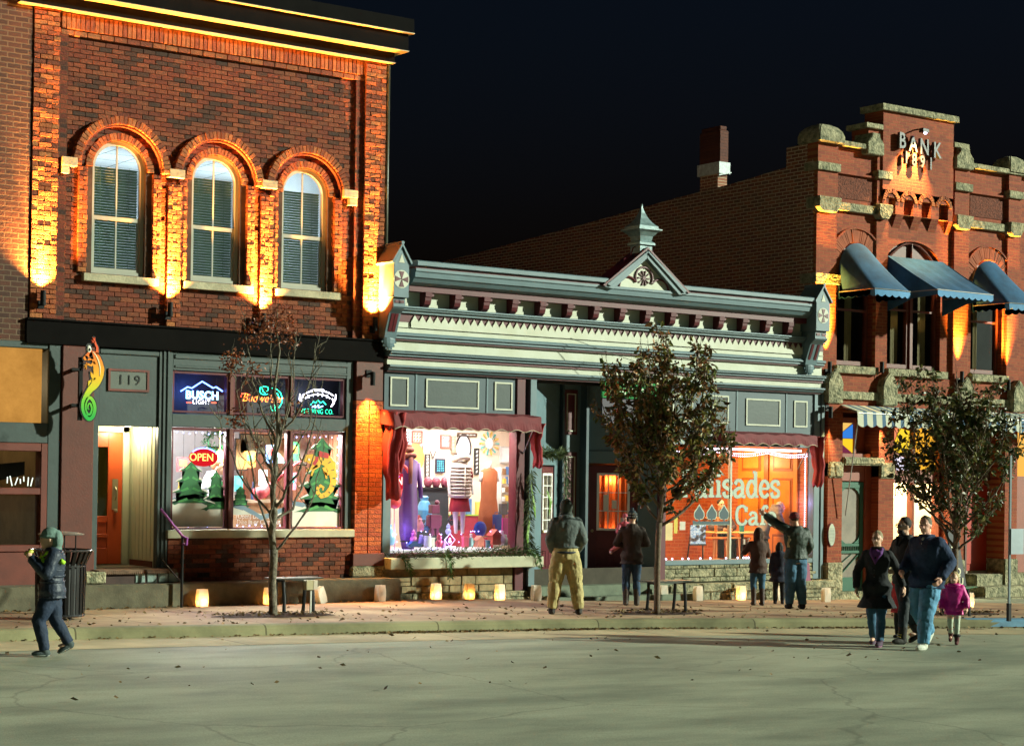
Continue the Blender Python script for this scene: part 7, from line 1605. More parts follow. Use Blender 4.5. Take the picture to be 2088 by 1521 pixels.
# litter bin
p = place(122, 1262); o = thing('litter_bin', p, 'black slatted steel litter bin with flared rim and raised round lid', 'litter bin')
m = MB(); n = 26; r0, r1, r2, h = .325, .335, .42, .96
for k in range(n):
    a = 2*math.pi*k/n; u = Vector((math.cos(a), math.sin(a), 0)); t_ = Vector((-math.sin(a), math.cos(a), 0)); P_ = [(r0,.06),(r1,.5),(r1,.74),(r2,.93)]
    for (ra, za), (rb, zb2) in zip(P_, P_[1:]):
        vs = [u*ra-t_*.024+Vector((0,0,za)), u*ra+t_*.024+Vector((0,0,za)), u*rb+t_*.026+Vector((0,0,zb2)), u*rb-t_*.026+Vector((0,0,zb2))]; vs += [v-u*.008 for v in vs]
        m.add(vs, [(0,1,2,3),(4,7,6,5),(0,4,5,1),(1,5,6,2),(2,6,7,3),(3,7,4,0)])
m.build('slats', BLK, o, local=True)
m = MB()
for r, z, t_ in ((r0-.01,.06,.02),(r1-.01,.72,.012),(r2,.935,.014)):
    m = MB(); m.tube([(r*math.cos(a), r*math.sin(a), z) for a in [2*math.pi*k/36 for k in range(37)]], t_, 6, False); m.build('ring', paint('rim_metal', (.12,.12,.13), .25, .1, metal=.8, bump=0), o, local=True)
m = MB(); m.lathe((0,0,.06), [(.27,0),(.28,.7),(.27,.7),(.26,.02)], 24); m.build('liner', pm('black_liner', (.006,.006,.006)), o, local=True)
m = MB()
for a in (0.3, 2.4, 4.5): m.tube([(.25*math.cos(a),.25*math.sin(a),.80),(.25*math.cos(a),.25*math.sin(a),1.15)], .01, 6)
m.build('lid_posts', BLK, o, local=True)
m = MB(); m.lathe((0,0,1.14), [(.30,0),(.31,.012),(.2,.035),(.02,.05)], 28); m.build('lid', paint('grey_lid', (.3,.28,.25), .4, .1, metal=.6, bump=0), o, local=True)
m = MB()
for a in (.6, 2.7, 4.8): m.lathe((.26*math.cos(a),.26*math.sin(a),0), [(.025,0),(.02,.06)], 8)
m.build('feet', BLK, o, local=True)
# handrail with two rails
p = keep_off(place(370, 1228)); o = thing('handrail', p, 'dark handrail with sloping top rail painted with violet light beside the bar step', 'handrail')
PR = (p.x, p.y, p.z); zt = at(370, 1093, p.y)[1]; q = at(328, 1038, F-.05); q2 = at(328, 1138, F-.05); zl_ = at(368, 1188, p.y)[1]
m = MB(); m.tube([(p.x,p.y,p.z),(p.x,p.y,zt)], .022, 8); m.build('post', BLK, o)
m = MB(); m.tube([(q[0],F-.05,q[1]),(p.x,p.y,zt),(p.x+.04,p.y-.08,zt-.03),(p.x+.03,p.y-.08,zt-.12),(p.x,p.y-.0,zt-.12)], .02, 8); m.build('top_rail', paint('violet_light_paint', (.30,.08,.34), .3, .2, metal=.3, bump=0), o)  # violet light on the top rail is put into its colour
m = MB(); m.tube([(q2[0],F-.05,q2[1]),(p.x,p.y,zl_)], .014, 8); m.build('lower_rail', BLK, o)
# street sign pole at the right edge
p = place(2057, 1266); o = thing('sign_pole', p, 'thin grey sign pole at the right edge of the pavement', 'pole')
m = MB(); m.box(p.x-.02, p.x+.02, p.y-.012, p.y+.012, p.z, p.z+2.6); m.build('post', pm('galvanised', (.10,.14,.15), .4), o); m = MB(); m.box(p.x-.03, p.x+.03, p.y-.025, p.y+.025, p.z, p.z+.28); m.build('sleeve', BLK, o)
x, z = at(2062, 1102, p.y); m = MB(); m.box(p.x+.0, p.x+.3, p.y-.03, p.y-.015, p.z+1.05, p.z+1.45); m.build('sign_plate', pm('grey_plate', (.3,.36,.4)), o)
# garlands
def garland(name, path, label, r=.05, n=500, seed=1, L_=.06):
    rnd = random.Random(seed); m = MB(); path = [Vector(q) for q in path]; segs = [(a, b) for a, b in zip(path, path[1:])]; ls = [(b-a).length for a, b in segs]; T_ = sum(ls)
    m.tube(path, .008, 5)
    for i in range(n):
        s_ = rnd.uniform(0, T_); k = 0
        while s_ > ls[k] and k < len(ls)-1: s_ -= ls[k]; k += 1
        a, b = segs[k]; p0 = a.lerp(b, min(1, s_/ls[k])); d = Vector((rnd.gauss(0,1),rnd.gauss(0,1),rnd.gauss(0,.8)-.3)).normalized(); p1 = p0+d*r*rnd.uniform(.2,1.); d2 = (d+(b-a).normalized()*.8).normalized()*L_*rnd.uniform(.5,1.2); e = d2.cross(Vector((.2,.7,.5))).normalized()*.008
        m.add([p1, p1+d2*.5+e, p1+d2, p1+d2*.5-e], [(0,1,2,3)])
    return m
GLM = paint('fir_needles', (.025,.07,.02), .7, .6, scale=15, bump=0, c2=(.09,.13,.03))
gp_ = [(16.36,F-.2,.84),(16.6,F-.2,.9),(17.1,F-.2,.9),(17.5,F-.24,.9),(18.2,F-.22,.92),(18.9,F-.2,.93),(19.35,F-.2,.95)]
o = thing('fir_garland', (17.8, F-.2, .87), 'fir garland lying along the cream planter board with drooping ends', 'garland')
garland('g', gp_, '', .09, 1500, 4, .1).build('greenery', GLM, o, recalc=False)
garland('g', [(16.5,F-.3,.9),(16.6,F-.34,.78),(16.68,F-.34,.58)], '', .03, 90, 5, .1).build('hanging_sprig', paint('corn_leaf', (.05,.12,.02), .6, .3, bump=0), o, recalc=False)
garland('g', [(17.35,F-.3,.92),(17.45,F-.34,.82),(17.47,F-.34,.52)], '', .03, 110, 6, .1).build('hanging_sprig', MATS['corn_leaf'], o, recalc=False)
garland('g', [(19.1,F-.3,.95),(19.3,F-.34,.85),(19.36,F-.34,.68)], '', .03, 90, 7, .1).build('hanging_sprig', MATS['corn_leaf'], o, recalc=False)
m = MB(); rnd = random.Random(6)
for i in range(16): m.ell((rnd.uniform(16.5,19.2), F-.28+rnd.uniform(-.03,.05), .9+rnd.uniform(-.04,.05)), rnd.uniform(.015,.028), 8, 6)
m.build('cones', pm('fir_cones', (.14,.07,.03)), o, smooth=True)
o = thing('fir_garland', (19.3, F-.1, 1.), 'fir garland drooping down the post right of the clothes shop window with long leaves', 'garland')
garland('g', [(19.27,F-.14,2.35),(19.25,F-.16,2.0),(19.22,F-.14,1.6),(19.2,F-.16,1.2),(19.22,F-.18,.95)], '', .05, 420, 8, .12).build('greenery', GLM, o, recalc=False)
m = MB()
for a, b, c in (((19.28,F-.15,2.2),(19.42,F-.2,1.95),(19.55,F-.22,1.9)),((19.25,F-.16,2.1),(19.3,F-.2,1.7),(19.33,F-.2,1.5)),((19.24,F-.16,1.5),(19.16,F-.2,1.2),(19.18,F-.2,.9)),((19.6,F-.15,2.0),(19.66,F-.2,1.8),(19.62,F-.2,1.55))): m.tube([a, b, c], [(.01,.003),(.03,.004),(.004,.002)], 6)
m.build('long_leaves', paint('lime_leaf', (.14,.30,.02), .5, .3, bump=0), o)
o = thing('fir_garland', (20.2, F+.5, 2.6), 'fir garland swagged over the clothes shop door in the entry', 'garland')
garland('g', [(19.55,F+.02,2.62),(19.85,F+.2,2.70),(20.2,F+.4,2.62),(20.6,F+.7,2.72),(20.7,F+.75,2.55),(20.72,F+.75,2.25),(20.7,F+.75,1.5)], '', .07, 900, 9, .11).build('greenery', GLM, o, recalc=False)
# tree pits and leaf litter
MULCH = paint('wood_mulch', (.045,.02,.01), .95, .6, scale=25, bump=1., bs=60, bd=.03)
LITM = paint('dry_leaf_litter', (.10,.05,.018), .8, .5, scale=11, bump=0, c2=(.30,.20,.07))
def pit(px, py, w_, d_, seed):
    p = place(px, py); m = MB(); n = 40; rnd = random.Random(seed)
    rim = [(p.x+w_*math.cos(2*math.pi*k/n)*(1+rnd.uniform(-.06,.06)), p.y+d_*math.sin(2*math.pi*k/n)*(1+rnd.uniform(-.06,.06))) for k in range(n)]
    inn = [(p.x+(x-p.x)*.6, p.y+(y-p.y)*.6) for x, y in rim]
    m.loft([[(x,y,side_h(x,y)+.004) for x, y in rim], [(x,y,side_h(x,y)+.03) for x, y in inn], [(p.x+(x-p.x)*.1,p.y+(y-p.y)*.1,side_h(x,y)+.045) for x, y in inn]], caps=False)
    tag(m.build('mulch_bed', MULCH), kind='stuff')
def scatter(name, fn, n, seed, s0=.02, s1=.05, mat=LITM):
    rnd = random.Random(seed); m = MB()
    for i in range(n):
        x, y, z = fn(rnd); a = rnd.uniform(0, 6.28); s_ = rnd.uniform(s0, s1); t_ = rnd.uniform(.1,.6); u = Vector((math.cos(a), math.sin(a), rnd.uniform(-.3,.3)))*s_; v = Vector((-math.sin(a), math.cos(a), t_))*s_*.6; c = Vector((x, y, z+s_*.35))
        m.add([c-u, c-v*.8+Vector((0,0,-.004)), c+u, c+v+Vector((0,0,s_*.3))], [(0,1,2),(0,2,3)])
    return tag(m.build(name, mat, recalc=False), kind='stuff')
pits = [(560,1255,.95,.42,1),(1342,1250,.85,.40,2),(1965,1252,.8,.28,3)]
for a in pits: pit(*a)
def in_pit(r):
    a = pits[r.randrange(3)]; p = place(a[0], a[1]); t_ = r.uniform(0, 6.28); k = math.sqrt(r.random()); x, y = p.x+a[2]*k*math.cos(t_), p.y+a[3]*k*math.sin(t_); return x, y, side_h(x, y)+.03
scatter('leaf_litter', in_pit, 700, 1, .015, .035)
def in_gutter(r):
    x = r.choice((r.uniform(7,25), r.gauss(15.9,1.0), r.gauss(17.3,.9), r.gauss(21.3,.8), r.gauss(14,.6))); y = kerb_y(x)-abs(r.gauss(0,.07))-.02; return x, y, road_z(x)+.012
scatter('leaf_litter', in_gutter, 1500, 2, .012, .035)
def on_walk(r):
    x = r.uniform(8, 27); y = kerb_y(x)+.2+r.random()**1.5*3.6; return x, min(y, F-.75), side_h(x, min(y, F-.75))+.004
scatter('leaf_litter', on_walk, 520, 3, .012, .04)
def at_wall(r): x = r.uniform(9, 16.3); y = 25.96-abs(r.gauss(0,.05)); return x, y, side_h(x, y)+.004
scatter('leaf_litter', at_wall, 160, 4, .012, .04)
def on_road(r): x = r.uniform(6, 24); y = kerb_y(x)-r.random()**1.3*7; return x, y, road_z(x)+.014
scatter('leaf_litter', on_road, 130, 5, .012, .045)
def pilel(r): x = 19.35+r.gauss(0,.14); y = F-.42+r.gauss(0,.05); return x, y, side_h(x,y)+abs(r.gauss(0,.03))
scatter('leaf_litter', pilel, 120, 6, .015, .04)
# ================================================================== people
def facev(fx, fy): return math.atan2(fy, fx)-math.pi/2
SKIN = paint('skin', (.68,.40,.27), .5, .06, bump=0); SKINP = paint('pink_skin', (.72,.38,.28), .5, .06, bump=0)
def cloth(name, c, r=.8, scale=7, var=.2, bs=30, bump=.5, bd=.012): return paint(name, c, r, var, scale=scale, bs=bs, bump=bump, bd=bd)
DEF = dict(pel=(0,0,.53), che=(0,.0,.70), nec=(0,-.005,.835), hed=(0,.015,.925), sl=(-.094,-.005,.80), sr=(.094,-.005,.80), el=(-.128,-.02,.635), er=(.128,-.02,.635), wl=(-.135,.04,.50), wr=(.135,.04,.50),
           hl=(-.05,0,.51), hr=(.05,0,.51), kl=(-.055,.015,.28), kr=(.055,.015,.28), al=(-.058,-.01,.045), ar=(.058,-.01,.045))
def person(loc, H, rz, label, pose=None, top=None, legs=None, shoes=None, hair=None, hat=None, build=1., skin=None, group=None, head_turn=0., extras=None, voxel=.011, face=True, hs=1.):
    """top = (material, hem z, hem width factor, thickness); everything in units of the figure's height H"""
    skin = skin or SKIN
    J = {k: Vector(v)*H for k, v in {**DEF, **(pose or {})}.items()}
    o = thing('person', loc, label, 'person', group, rz)
    b = build; u = H/1.75
    def C(z):
        p = [J['pel'], J['che'], J['nec']]
        if z <= p[0].z: return p[0].copy()
        for a, c in zip(p, p[1:]):
            if z <= c.z: return a.lerp(c, (z-a.z)/(c.z-a.z))
        return p[2].copy()
    def ring_(z, rx, ry, n=20, g=0.):
        c = C(z*H); return [(c.x+(rx*H+g)*math.cos(2*math.pi*i/n), c.y+(ry*H+g)*math.sin(2*math.pi*i/n), z*H) for i in range(n)]
    TOR = [(.47,.088,.062),(.52,.098,.068),(.57,.088,.06),(.62,.080,.056),(.68,.092,.063),(.74,.105,.066),(.785,.110,.060),(.815,.085,.05),(.84,.04,.036)]
    m = MB(); m.loft([ring_(z, rx*b*.93, ry*b*.93) for z, rx, ry in TOR])
    m.tube([J['nec']-Vector((0,0,.03*H)), J['nec'].lerp(J['hed'], .6)], [.036*H, .032*H], 12)
    hd = J['hed']; RT = Matrix.Rotation(head_turn, 3, 'Z'); f = lambda x, y, z: hd+RT @ Vector((x*H*hs, y*H*hs, z*H*hs)); Hh = H*hs
    m.ell(f(0,-.004,.008), (.043*Hh,.053*Hh,.062*Hh), 16, 12, RT.copy()); m.ell(f(0,.014,-.022), (.034*Hh,.038*Hh,.042*Hh), 14, 10, RT.copy())
    m.tube([f(0,.050,.004), f(0,.066,-.012), f(0,.05,-.016)], [.005*H,.0085*H,.006*H], 6); m.ell(f(0,.046,-.034), (.014*H,.008*H,.006*H), 8, 6, RT.copy()); m.ell(f(0,.038,-.056), (.014*H,.012*H,.010*H), 8, 6)
    for s in (-1, 1): m.ell(f(s*.043,-.002,-.004), (.006*H,.011*H,.017*H), 8, 6, RT.copy())
    m.tube([f(-.022,.046,.018), f(0,.05,.016), f(.022,.046,.018)], .006*H, 6)
    for s, S, E, Wr in ((-1,'sl','el','wl'),(1,'sr','er','wr')):
        S, E, Wr = J[S], J[E], J[Wr]
        m.tube([S, S.lerp(E,.5), E], [.028*H*b,.026*H*b,.022*H*b], 10); m.ell(S, .029*H*b); m.ell(E, .022*H*b); m.tube([E, E.lerp(Wr,.4), Wr], [.022*H*b,.021*H*b,.015*H], 10)
        d = (Wr-E).normalized(); fw = Vector((0,1,0)); sd = Vector((s*-1.,0,0)); ax = d.cross(sd).normalized() if d.cross(sd).length > .2 else d.cross(fw).normalized(); pl = ax.cross(d).normalized()
        if pl.x*s > 0: pl = -pl           # palm faces the body
        P = Wr+d*.030*H; m.ell(P, (.017*H,.024*H,.026*H) if abs(d.z) > .6 else .024*H, 10, 8)
        for k, (o_, L_) in enumerate(((-.018,.040),(-.006,.046),(.006,.043),(.017,.034))):
            q = Wr+d*.048*H+ax*o_*H; m.tube([q, q+d*L_*.5*H+pl*.006*H, q+d*L_*.8*H+pl*.02*H, q+d*L_*.85*H+pl*.032*H], [.0065*H,.006*H,.0055*H,.005*H], 6)
        q = Wr+d*.018*H-ax*.014*H; m.tube([q, q+d*.018*H-ax*.018*H+pl*.006*H, q+d*.04*H-ax*.020*H+pl*.016*H], [.0075*H,.0065*H,.0055*H], 6)
    for h_, k_, a_ in (('hl','kl','al'),('hr','kr','ar')):
        h_, k_, a_ = J[h_], J[k_], J[a_]
        m.tube([h_+Vector((0,0,.03*H)), h_.lerp(k_,.5), k_], [.055*H*b,.045*H*b,.032*H*b], 12); m.ell(k_, .032*H*b); m.tube([k_, k_.lerp(a_,.35), a_], [.032*H*b,.031*H*b,.02*H], 10); m.ell(a_+Vector((0,.03*H,-.02*H)), (.02*H,.06*H,.02*H))
    remesh(m, 'body', .0075 if H > 1.2 else .006, 2, skin, o, local=True)
    if face:
        m = MB(); 
        for s in (-1, 1): m.ell(f(s*.018,.0475,.006), (.0055*H,.003*H,.004*H), 8, 6)
        m.build('eyes', pm('dark_eye', (.03,.02,.015), .3), o, local=True)
    # top garment
    if top:
        mat, hem, flare, th = top[:4]; low = [(hem+.0,), ]
        m = MB(); rs = []
        if hem < .47:
            n_ = 4
            for k in range(n_): z = hem+(.47-hem)*k/n_; q = 1-k/n_; rs.append(ring_(z, (.092+.03*flare*q)*b, (.068+.035*flare*q)*b, g=th*H))
        rs += [ring_(z, rx*b*(1+.12*flare*(z < .56)), ry*b*(1+.15*flare*(z < .56)), g=th*H) for z, rx, ry in TOR if z >= hem-.001]
        m.loft(rs)
        if rs: m.loft([ring_(.80,.085*b,.055*b,g=th*H), ring_(.845,.05,.046,g=th*H*.7), ring_(.86,.046,.044,g=th*H*.7)])
        for S, E, Wr in (('sl','el','wl'),('sr','er','wr')):
            S, E, Wr = J[S], J[E], J[Wr]
            t2 = th*.75; m.ell(S+Vector((0,0,-.008*H)), (.032+t2)*H*b); m.tube([S, S.lerp(E,.5)+Vector((0,0,0)), E], [(.031+t2)*H*b,(.029+t2)*H*b,(.026+t2)*H*b], 12); m.ell(E, (.026+t2)*H*b); m.tube([E, E.lerp(Wr,.5), Wr.lerp(E,-.02)], [(.026+t2)*H*b,(.024+t2)*H*b,(.020+t2)*H], 12)
        remesh(m, top[4] if len(top) > 4 else 'jacket', voxel, 2, mat, o, local=True, disp=.022*u)
    if legs:
        m = MB(); mat, w_ = legs[:2]; lowz = legs[2] if len(legs) > 2 else 0.
        m.loft([ring_(z, rx*b, ry*b, g=.008*H) for z, rx, ry in ((.475,.085,.064),(.50,.092,.066),(.56,.088,.06),(.585,.084,.057))])
        for h_, k_, a_ in (('hl','kl','al'),('hr','kr','ar')):
            h_, k_, a_ = J[h_], J[k_], J[a_]; e_ = k_.lerp(a_, (1-.02)-lowz)
            m.tube([h_+Vector((0,0,.02*H)), h_.lerp(k_,.5), k_], [.054*H*b*w_**.5,.054*H*b*w_,.043*H*b*w_], 14); m.ell(k_, .043*H*b*w_); m.tube([k_, k_.lerp(e_,.4), e_], [.043*H*b*w_,.041*H*b*w_,(.036 if lowz == 0 else .03)*H*w_], 12)
        remesh(m, 'trousers', voxel, 2, mat, o, local=True, disp=.026*u)
    if shoes:
        mat, hgt = shoes[:2]; sole = shoes[2] if len(shoes) > 2 else None
        for k_, a_ in (('kl','al'),('kr','ar')):
            k_, a_ = J[k_], J[a_]; m = MB(); sh = (k_-a_).normalized(); tilt = Vector((0,1,0)) if abs(sh.y) < .45 else Vector((0, sh.z, -sh.y)).normalized()
            base = a_+Vector((0,0,-.022*H)); m.ell(base+tilt*.028*H, (.030*H,.078*H,.026*H), 12, 8, Matrix.Rotation(math.atan2(tilt.z, tilt.y), 3, 'X')); m.ell(base+tilt*-.005*H+Vector((0,0,.008*H)), (.030*H,.038*H,.036*H), 12, 8)
            m.tube([a_-sh*.01*H, a_+sh*hgt*H], [.031*H,.033*H+.006*H*(hgt > .06)], 12); remesh(m, 'boot' if hgt > .05 else 'shoe', .009, 2, mat, o, local=True)
            if sole: m = MB(); r_ = Matrix.Rotation(math.atan2(tilt.z, tilt.y), 3, 'X'); m.ell(base+tilt*.028*H-Vector((0,0,.012*H)), (.027*H,.072*H,.012*H), 14, 6, r_); m.build('sole', sole, o, local=True, smooth=True)
    if hair:
        mat, kind = hair; m = MB(); 
        m.ell(f(0,-.014,.022), (.048*Hh,.054*Hh,.056*Hh), 16, 12, RT.copy())
        if kind in ('long','bob'):
            L_ = .17 if kind == 'long' else .075
            for x_, y_ in ((-.036,-.012),(-.026,-.034),(0,-.042),(.026,-.034),(.036,-.012)): m.tube([f(x_,y_,.02), f(x_*1.15,y_*1.15,-.02), f(x_*1.3,y_*1.2,-.02-L_)], [.024*H,.024*H,.016*H], 8)
        if kind == 'beard': m.ell(f(0,.026,-.042), (.032*H,.034*H,.026*H), 12, 8, RT.copy())
        remesh(m, 'hair', .009, 1, mat, o, local=True, disp=.02*u)
    if hat:
        mat, kind = hat; m = MB()
        if kind in ('beanie','beanie_hood'): m.ell(f(0,-.008,.030), (.050*Hh,.058*Hh,.050*Hh), 16, 12, RT.copy()); m.tube([f(.050*math.cos(a),-.004+.058*math.sin(a),.018) for a in [2*math.pi*k/20 for k in range(21)]], .010*H, 6, False)
        if kind == 'beanie_hood': m.ell(f(0,-.050,-.006), (.060*Hh,.040*Hh,.070*Hh)); m.ell(f(0,-.04,-.062), (.055*Hh,.045*Hh,.028*Hh))
        if kind == 'hood': m.ell(f(0,-.020,.010), (.058*H,.060*H,.072*H), 16, 12, RT.copy()); m.ell(f(0,-.022,-.06), (.062*H,.05*H,.045*H), 12, 8)
        if kind == 'bonnet': m.ell(f(0,-.008,.030), (.050*H,.058*H,.052*H), 16, 12, RT.copy()); m.ell(f(0,-.01,.09), .018*H); [m.ell(f(s*.048,0,-.02), (.014*H,.02*H,.03*H)) for s in (-1, 1)]
        remesh(m, 'hat' if kind != 'hood' else 'hood', .009, 1, mat, o, local=True)
    if extras: extras(o, J, H, f)
    return o
DENIM = cloth('blue_denim', (.035,.11,.19), bs=22); DENIMD = cloth('dark_denim', (.018,.05,.10), bs=22); DENIML = cloth('washed_denim', (.09,.27,.44), bs=20)
BLKC = cloth('black_wool', (.012,.013,.015), .9); NAVY = cloth('navy_knit', (.016,.034,.085), .9)
TOWARD = (-.58,-.81); AWAY = (.58,.81); LEFTW = (-.81,.58)
# 1 man in khaki
def ex(o, J, H, f):
    m = MB()
    for s in (-1, 1): m.obox((s*.105*H,.0,.33*H), (0,1,0), (1,0,0), (0,0,1), .05*H, .012*H, .05*H)
    m.build('cargo_pockets', MATS['khaki_cotton'], o, .006, local=True)
    m = MB(); m.tube([Vector((.095*H*math.cos(a), .075*H*math.sin(a), .535*H)) for a in [2*math.pi*k/24 for k in range(25)]], .012*H, 6, False); m.build('waistband', cloth('dark_rib', (.03,.035,.045)), o, smooth=True, local=True)
p = place(1152, 1252)
person(p, 1.76, facev(.50,.86), 'man seen from behind in khaki cargo trousers and grey hooded jacket near the kerb', dict(wl=(-.105,.085,.54), wr=(.105,.085,.54), el=(-.145,-.03,.645), er=(.145,-.03,.645), al=(-.115,-.01,.045), ar=(.118,-.02,.045), kl=(-.085,.015,.28), kr=(.09,.01,.28), hed=(0,.035,.915), che=(0,.0,.71)),
       (cloth('grey_olive_fleece', (.085,.105,.10)), .54, .35, .016), (cloth('khaki_cotton', (.42,.34,.14), bs=14, bd=.02), 1.25), (cloth('dark_boot_leather', (.03,.025,.02)), .03), hat=(cloth('dark_green_knit', (.03,.04,.028)), 'hood'), build=1.14, extras=ex)
# 2 woman carrying a toddler
p = place(1287, 1234)
def ex(o, J, H, f):
    m = MB()
    for k in range(3): m.tube([f(.051*math.cos(a), -.004+.059*math.sin(a), .018+.018*k) for a in [2*math.pi*(j+.5*(k % 2))/9+.12*q for j in (3,) for q in (0, 1)]], .006*H, 6)
    for k in range(2):
        for j in range(7):
            a = math.pi+.35+j*.4; m.ell(f(.052*math.cos(a), -.006+.060*math.sin(a), .012+.028*k), (.007*H,.006*H,.004*H), 6, 4)
    m.build('hat_pattern', pm('pale_knit_mark', (.4,.45,.42)), o, local=True)
w2 = person(p, 1.60, facev(.55,.83), 'woman seen from behind in brown coat, jeans and patterned knit hat near the cafe steps', dict(wl=(-.06,.12,.62), wr=(.07,.14,.64), el=(-.165,.02,.65), er=(.165,.02,.65)),
       (cloth('brown_coat_cloth', (.035,.022,.016)), .44, .9, .014), (DENIMD, 1.0, .1), (cloth('grey_boot_suede', (.07,.055,.045)), .13), hair=(cloth('dark_hair', (.02,.012,.008)), 'short'), hat=(cloth('navy_hat_knit', (.015,.03,.04)), 'bonnet'), extras=ex)
fv = Vector((.55,.83,0)); lf = Vector((-.83,.55,0))
person(p+fv*.22+lf*.10+Vector((0,0,.62)), .92, facev(-.55,-.83), 'toddler in a pink hat and coat carried by the woman in the brown coat', dict(kl=(-.11,.14,.40), kr=(.12,.14,.42), al=(-.20,.14,.26), ar=(.26,.05,.30), el=(-.15,.12,.66), er=(.15,.12,.66), wl=(-.1,.24,.70), wr=(.12,.22,.70)),
       (cloth('pink_fleece', (.60,.12,.16)), .45, .3, .02), (cloth('rose_leggings', (.5,.14,.16)), 1.05), (cloth('pale_bootie', (.5,.35,.33)), .03), hat=(MATS['pink_fleece'], 'beanie'), skin=SKINP)
# 3 girl with long hair
p = place(1545, 1234)
person(p, 1.36, facev(.45,.89), 'long-haired girl in brown coat, jeans and tall boots facing the cafe window', dict(wl=(-.12,.13,.80), el=(-.175,.04,.68), wr=(.06,.14,.74), er=(.15,.06,.65)),
       (cloth('chestnut_coat', (.060,.026,.016)), .42, .9, .016), (DENIM, 1.0, .45), (cloth('brown_boot_leather', (.05,.025,.015), .6), .20), hair=(cloth('brown_hair', (.045,.02,.010), bs=60), 'long'), hs=1.12)
m = MB(); q = p+Vector((-.25,.1,1.07)); m.box(q.x-.03, q.x+.03, q.y-.02, q.y+.02, q.z, q.z+.09); tag(m.build('paper_cup', pm('cup_paper', (.55,.4,.3))), 'small pale cup lifted by the girl in the brown coat', 'cup')
# 4 pointing man
p = place(1622, 1241)
def ex(o, J, H, f):
    m = MB(); S, E, Wr = J['sl'], J['el'], J['wl']; dn = Vector((0,-.010*H,-.022*H))
    m.tube([S+dn*1.3, E+dn, E.lerp(Wr,.7)+dn*.6], [.035*H,.030*H,.022*H], 10); m.tube([J['che']+Vector((-.085*H,-.035*H,.06*H)), J['che']+Vector((-.095*H,-.03*H,-.06*H))], [.04*H,.02*H], 8); m.build('beige_panel', cloth('beige_panel_cloth', (.40,.36,.20)), o, local=True, smooth=True)
    m = MB(); m.tube([J['wl'], J['wl']+(J['wl']-J['el']).normalized()*.10*H], [.010*H,.006*H], 6); m.build('pointing_finger', SKIN, o, local=True, smooth=True)
person(p, 1.64, facev(.35,.93), 'man in dark green and beige jacket, one arm raised pointing into the cafe window', dict(sl=(-.09,.02,.815), el=(-.19,.10,.885), wl=(-.28,.17,.965), wr=(.12,.08,.56), er=(.145,-.02,.65), hed=(-.015,.03,.93), al=(-.07,0,.045), ar=(.07,-.02,.045)),
       (cloth('dark_green_shell', (.014,.030,.020), .6), .48, .5, .022), (DENIM, 1.2), (cloth('black_shoe', (.012,.012,.014)), .03), hair=(MATS['brown_hair'], 'short'), hat=(cloth('maroon_plaid', (.16,.015,.02), var=.6, scale=30), 'beanie'), build=1.12, extras=ex)
p = place(1588, 1231)
person(p, 1.12, facev(.6,.8), 'small child in a flared dark navy coat, mostly hidden behind the pointing man', None, (cloth('midnight_coat', (.008,.010,.028)), .36, 2.2, .02), (BLKC, 1.0), (MATS['black_shoe'], .05), hair=(MATS['dark_hair'], 'bob'))
# plain pink gift bag on the stone ledge
x, z = at(1641, 1186, F-.3); o = thing('shopping_bag', (x, F-.28, z), 'pink shopping bag standing on the stone ledge right of the pointing man', 'bag')
m = MB(); m.loft([[(x-.13,F-.33,z),(x+.13,F-.33,z),(x+.13,F-.22,z),(x-.13,F-.22,z)],[(x-.10,F-.32,z+.36),(x+.10,F-.32,z+.36),(x+.10,F-.23,z+.36),(x-.10,F-.23,z+.36)]]); m.build('bag_body', pm('magenta_paper', (.22,.02,.08)), o); m = MB(); m.tube([(x-.05,F-.32,z+.36),(x-.04,F-.32,z+.45),(x+.04,F-.32,z+.45),(x+.05,F-.32,z+.36)], .005, 6); m.build('handle', pm('cord', (.4,.3,.3)), o)
# 5 child walking left
p = gnd(104, 1338)
LIME = cloth('lime_trim', (.45,.85,.03)); 
def ex(o, J, H, f):
    m = MB()
    m.tube([Vector((-.09*H,.055*H,.80*H)), Vector((-.05*H,.082*H,.775*H)), Vector((.03*H,.088*H,.775*H)), Vector((.085*H,.07*H,.80*H))], .014*H, 8); m.tube([Vector((.03*H,.09*H,.77*H)), Vector((.03*H,.085*H,.70*H))], .014*H, 8); m.tube([Vector((-.115*H,-.03*H,.77*H)), Vector((-.125*H,.01*H,.75*H))], .016*H, 8); m.tube([Vector((.09*H,.06*H,.79*H)), Vector((.1*H,-.04*H,.78*H))], .016*H, 8)
    m.tube([Vector((-.085*H,.05*H,.815*H)), Vector((-.118*H,.01*H,.80*H)), Vector((-.10*H,-.045*H,.80*H))], .020*H, 8); m.tube([Vector((-.10*H,.075*H,.775*H)), Vector((-.115*H,.075*H,.72*H)), Vector((-.11*H,.08*H,.67*H))], .018*H, 8); m.tube([Vector((-.13*H,-.055*H,.76*H)), Vector((-.11*H,-.08*H,.74*H))], .018*H, 8)
    m.build('lime_stripes', LIME, o, local=True, smooth=True)
    m = MB()
    for k in range(6):
        z = (.50+.045*k)*H; m.tube([Vector(((.118)*H*math.cos(a), .088*H*math.sin(a), z)) for a in [2*math.pi*j/20 for j in range(21)]], .012*H, 6, False)
    m.build('quilting', MATS['navy_puffer'], o, smooth=True, local=True)
    m = MB(); m.ell(f(0,.0,.062), (.03*H,.035*H,.02*H)); m.build('green_crown', cloth('green_knit', (.05,.30,.03)), o, local=True, smooth=True)
cloth('navy_puffer', (.018,.028,.050), .55)
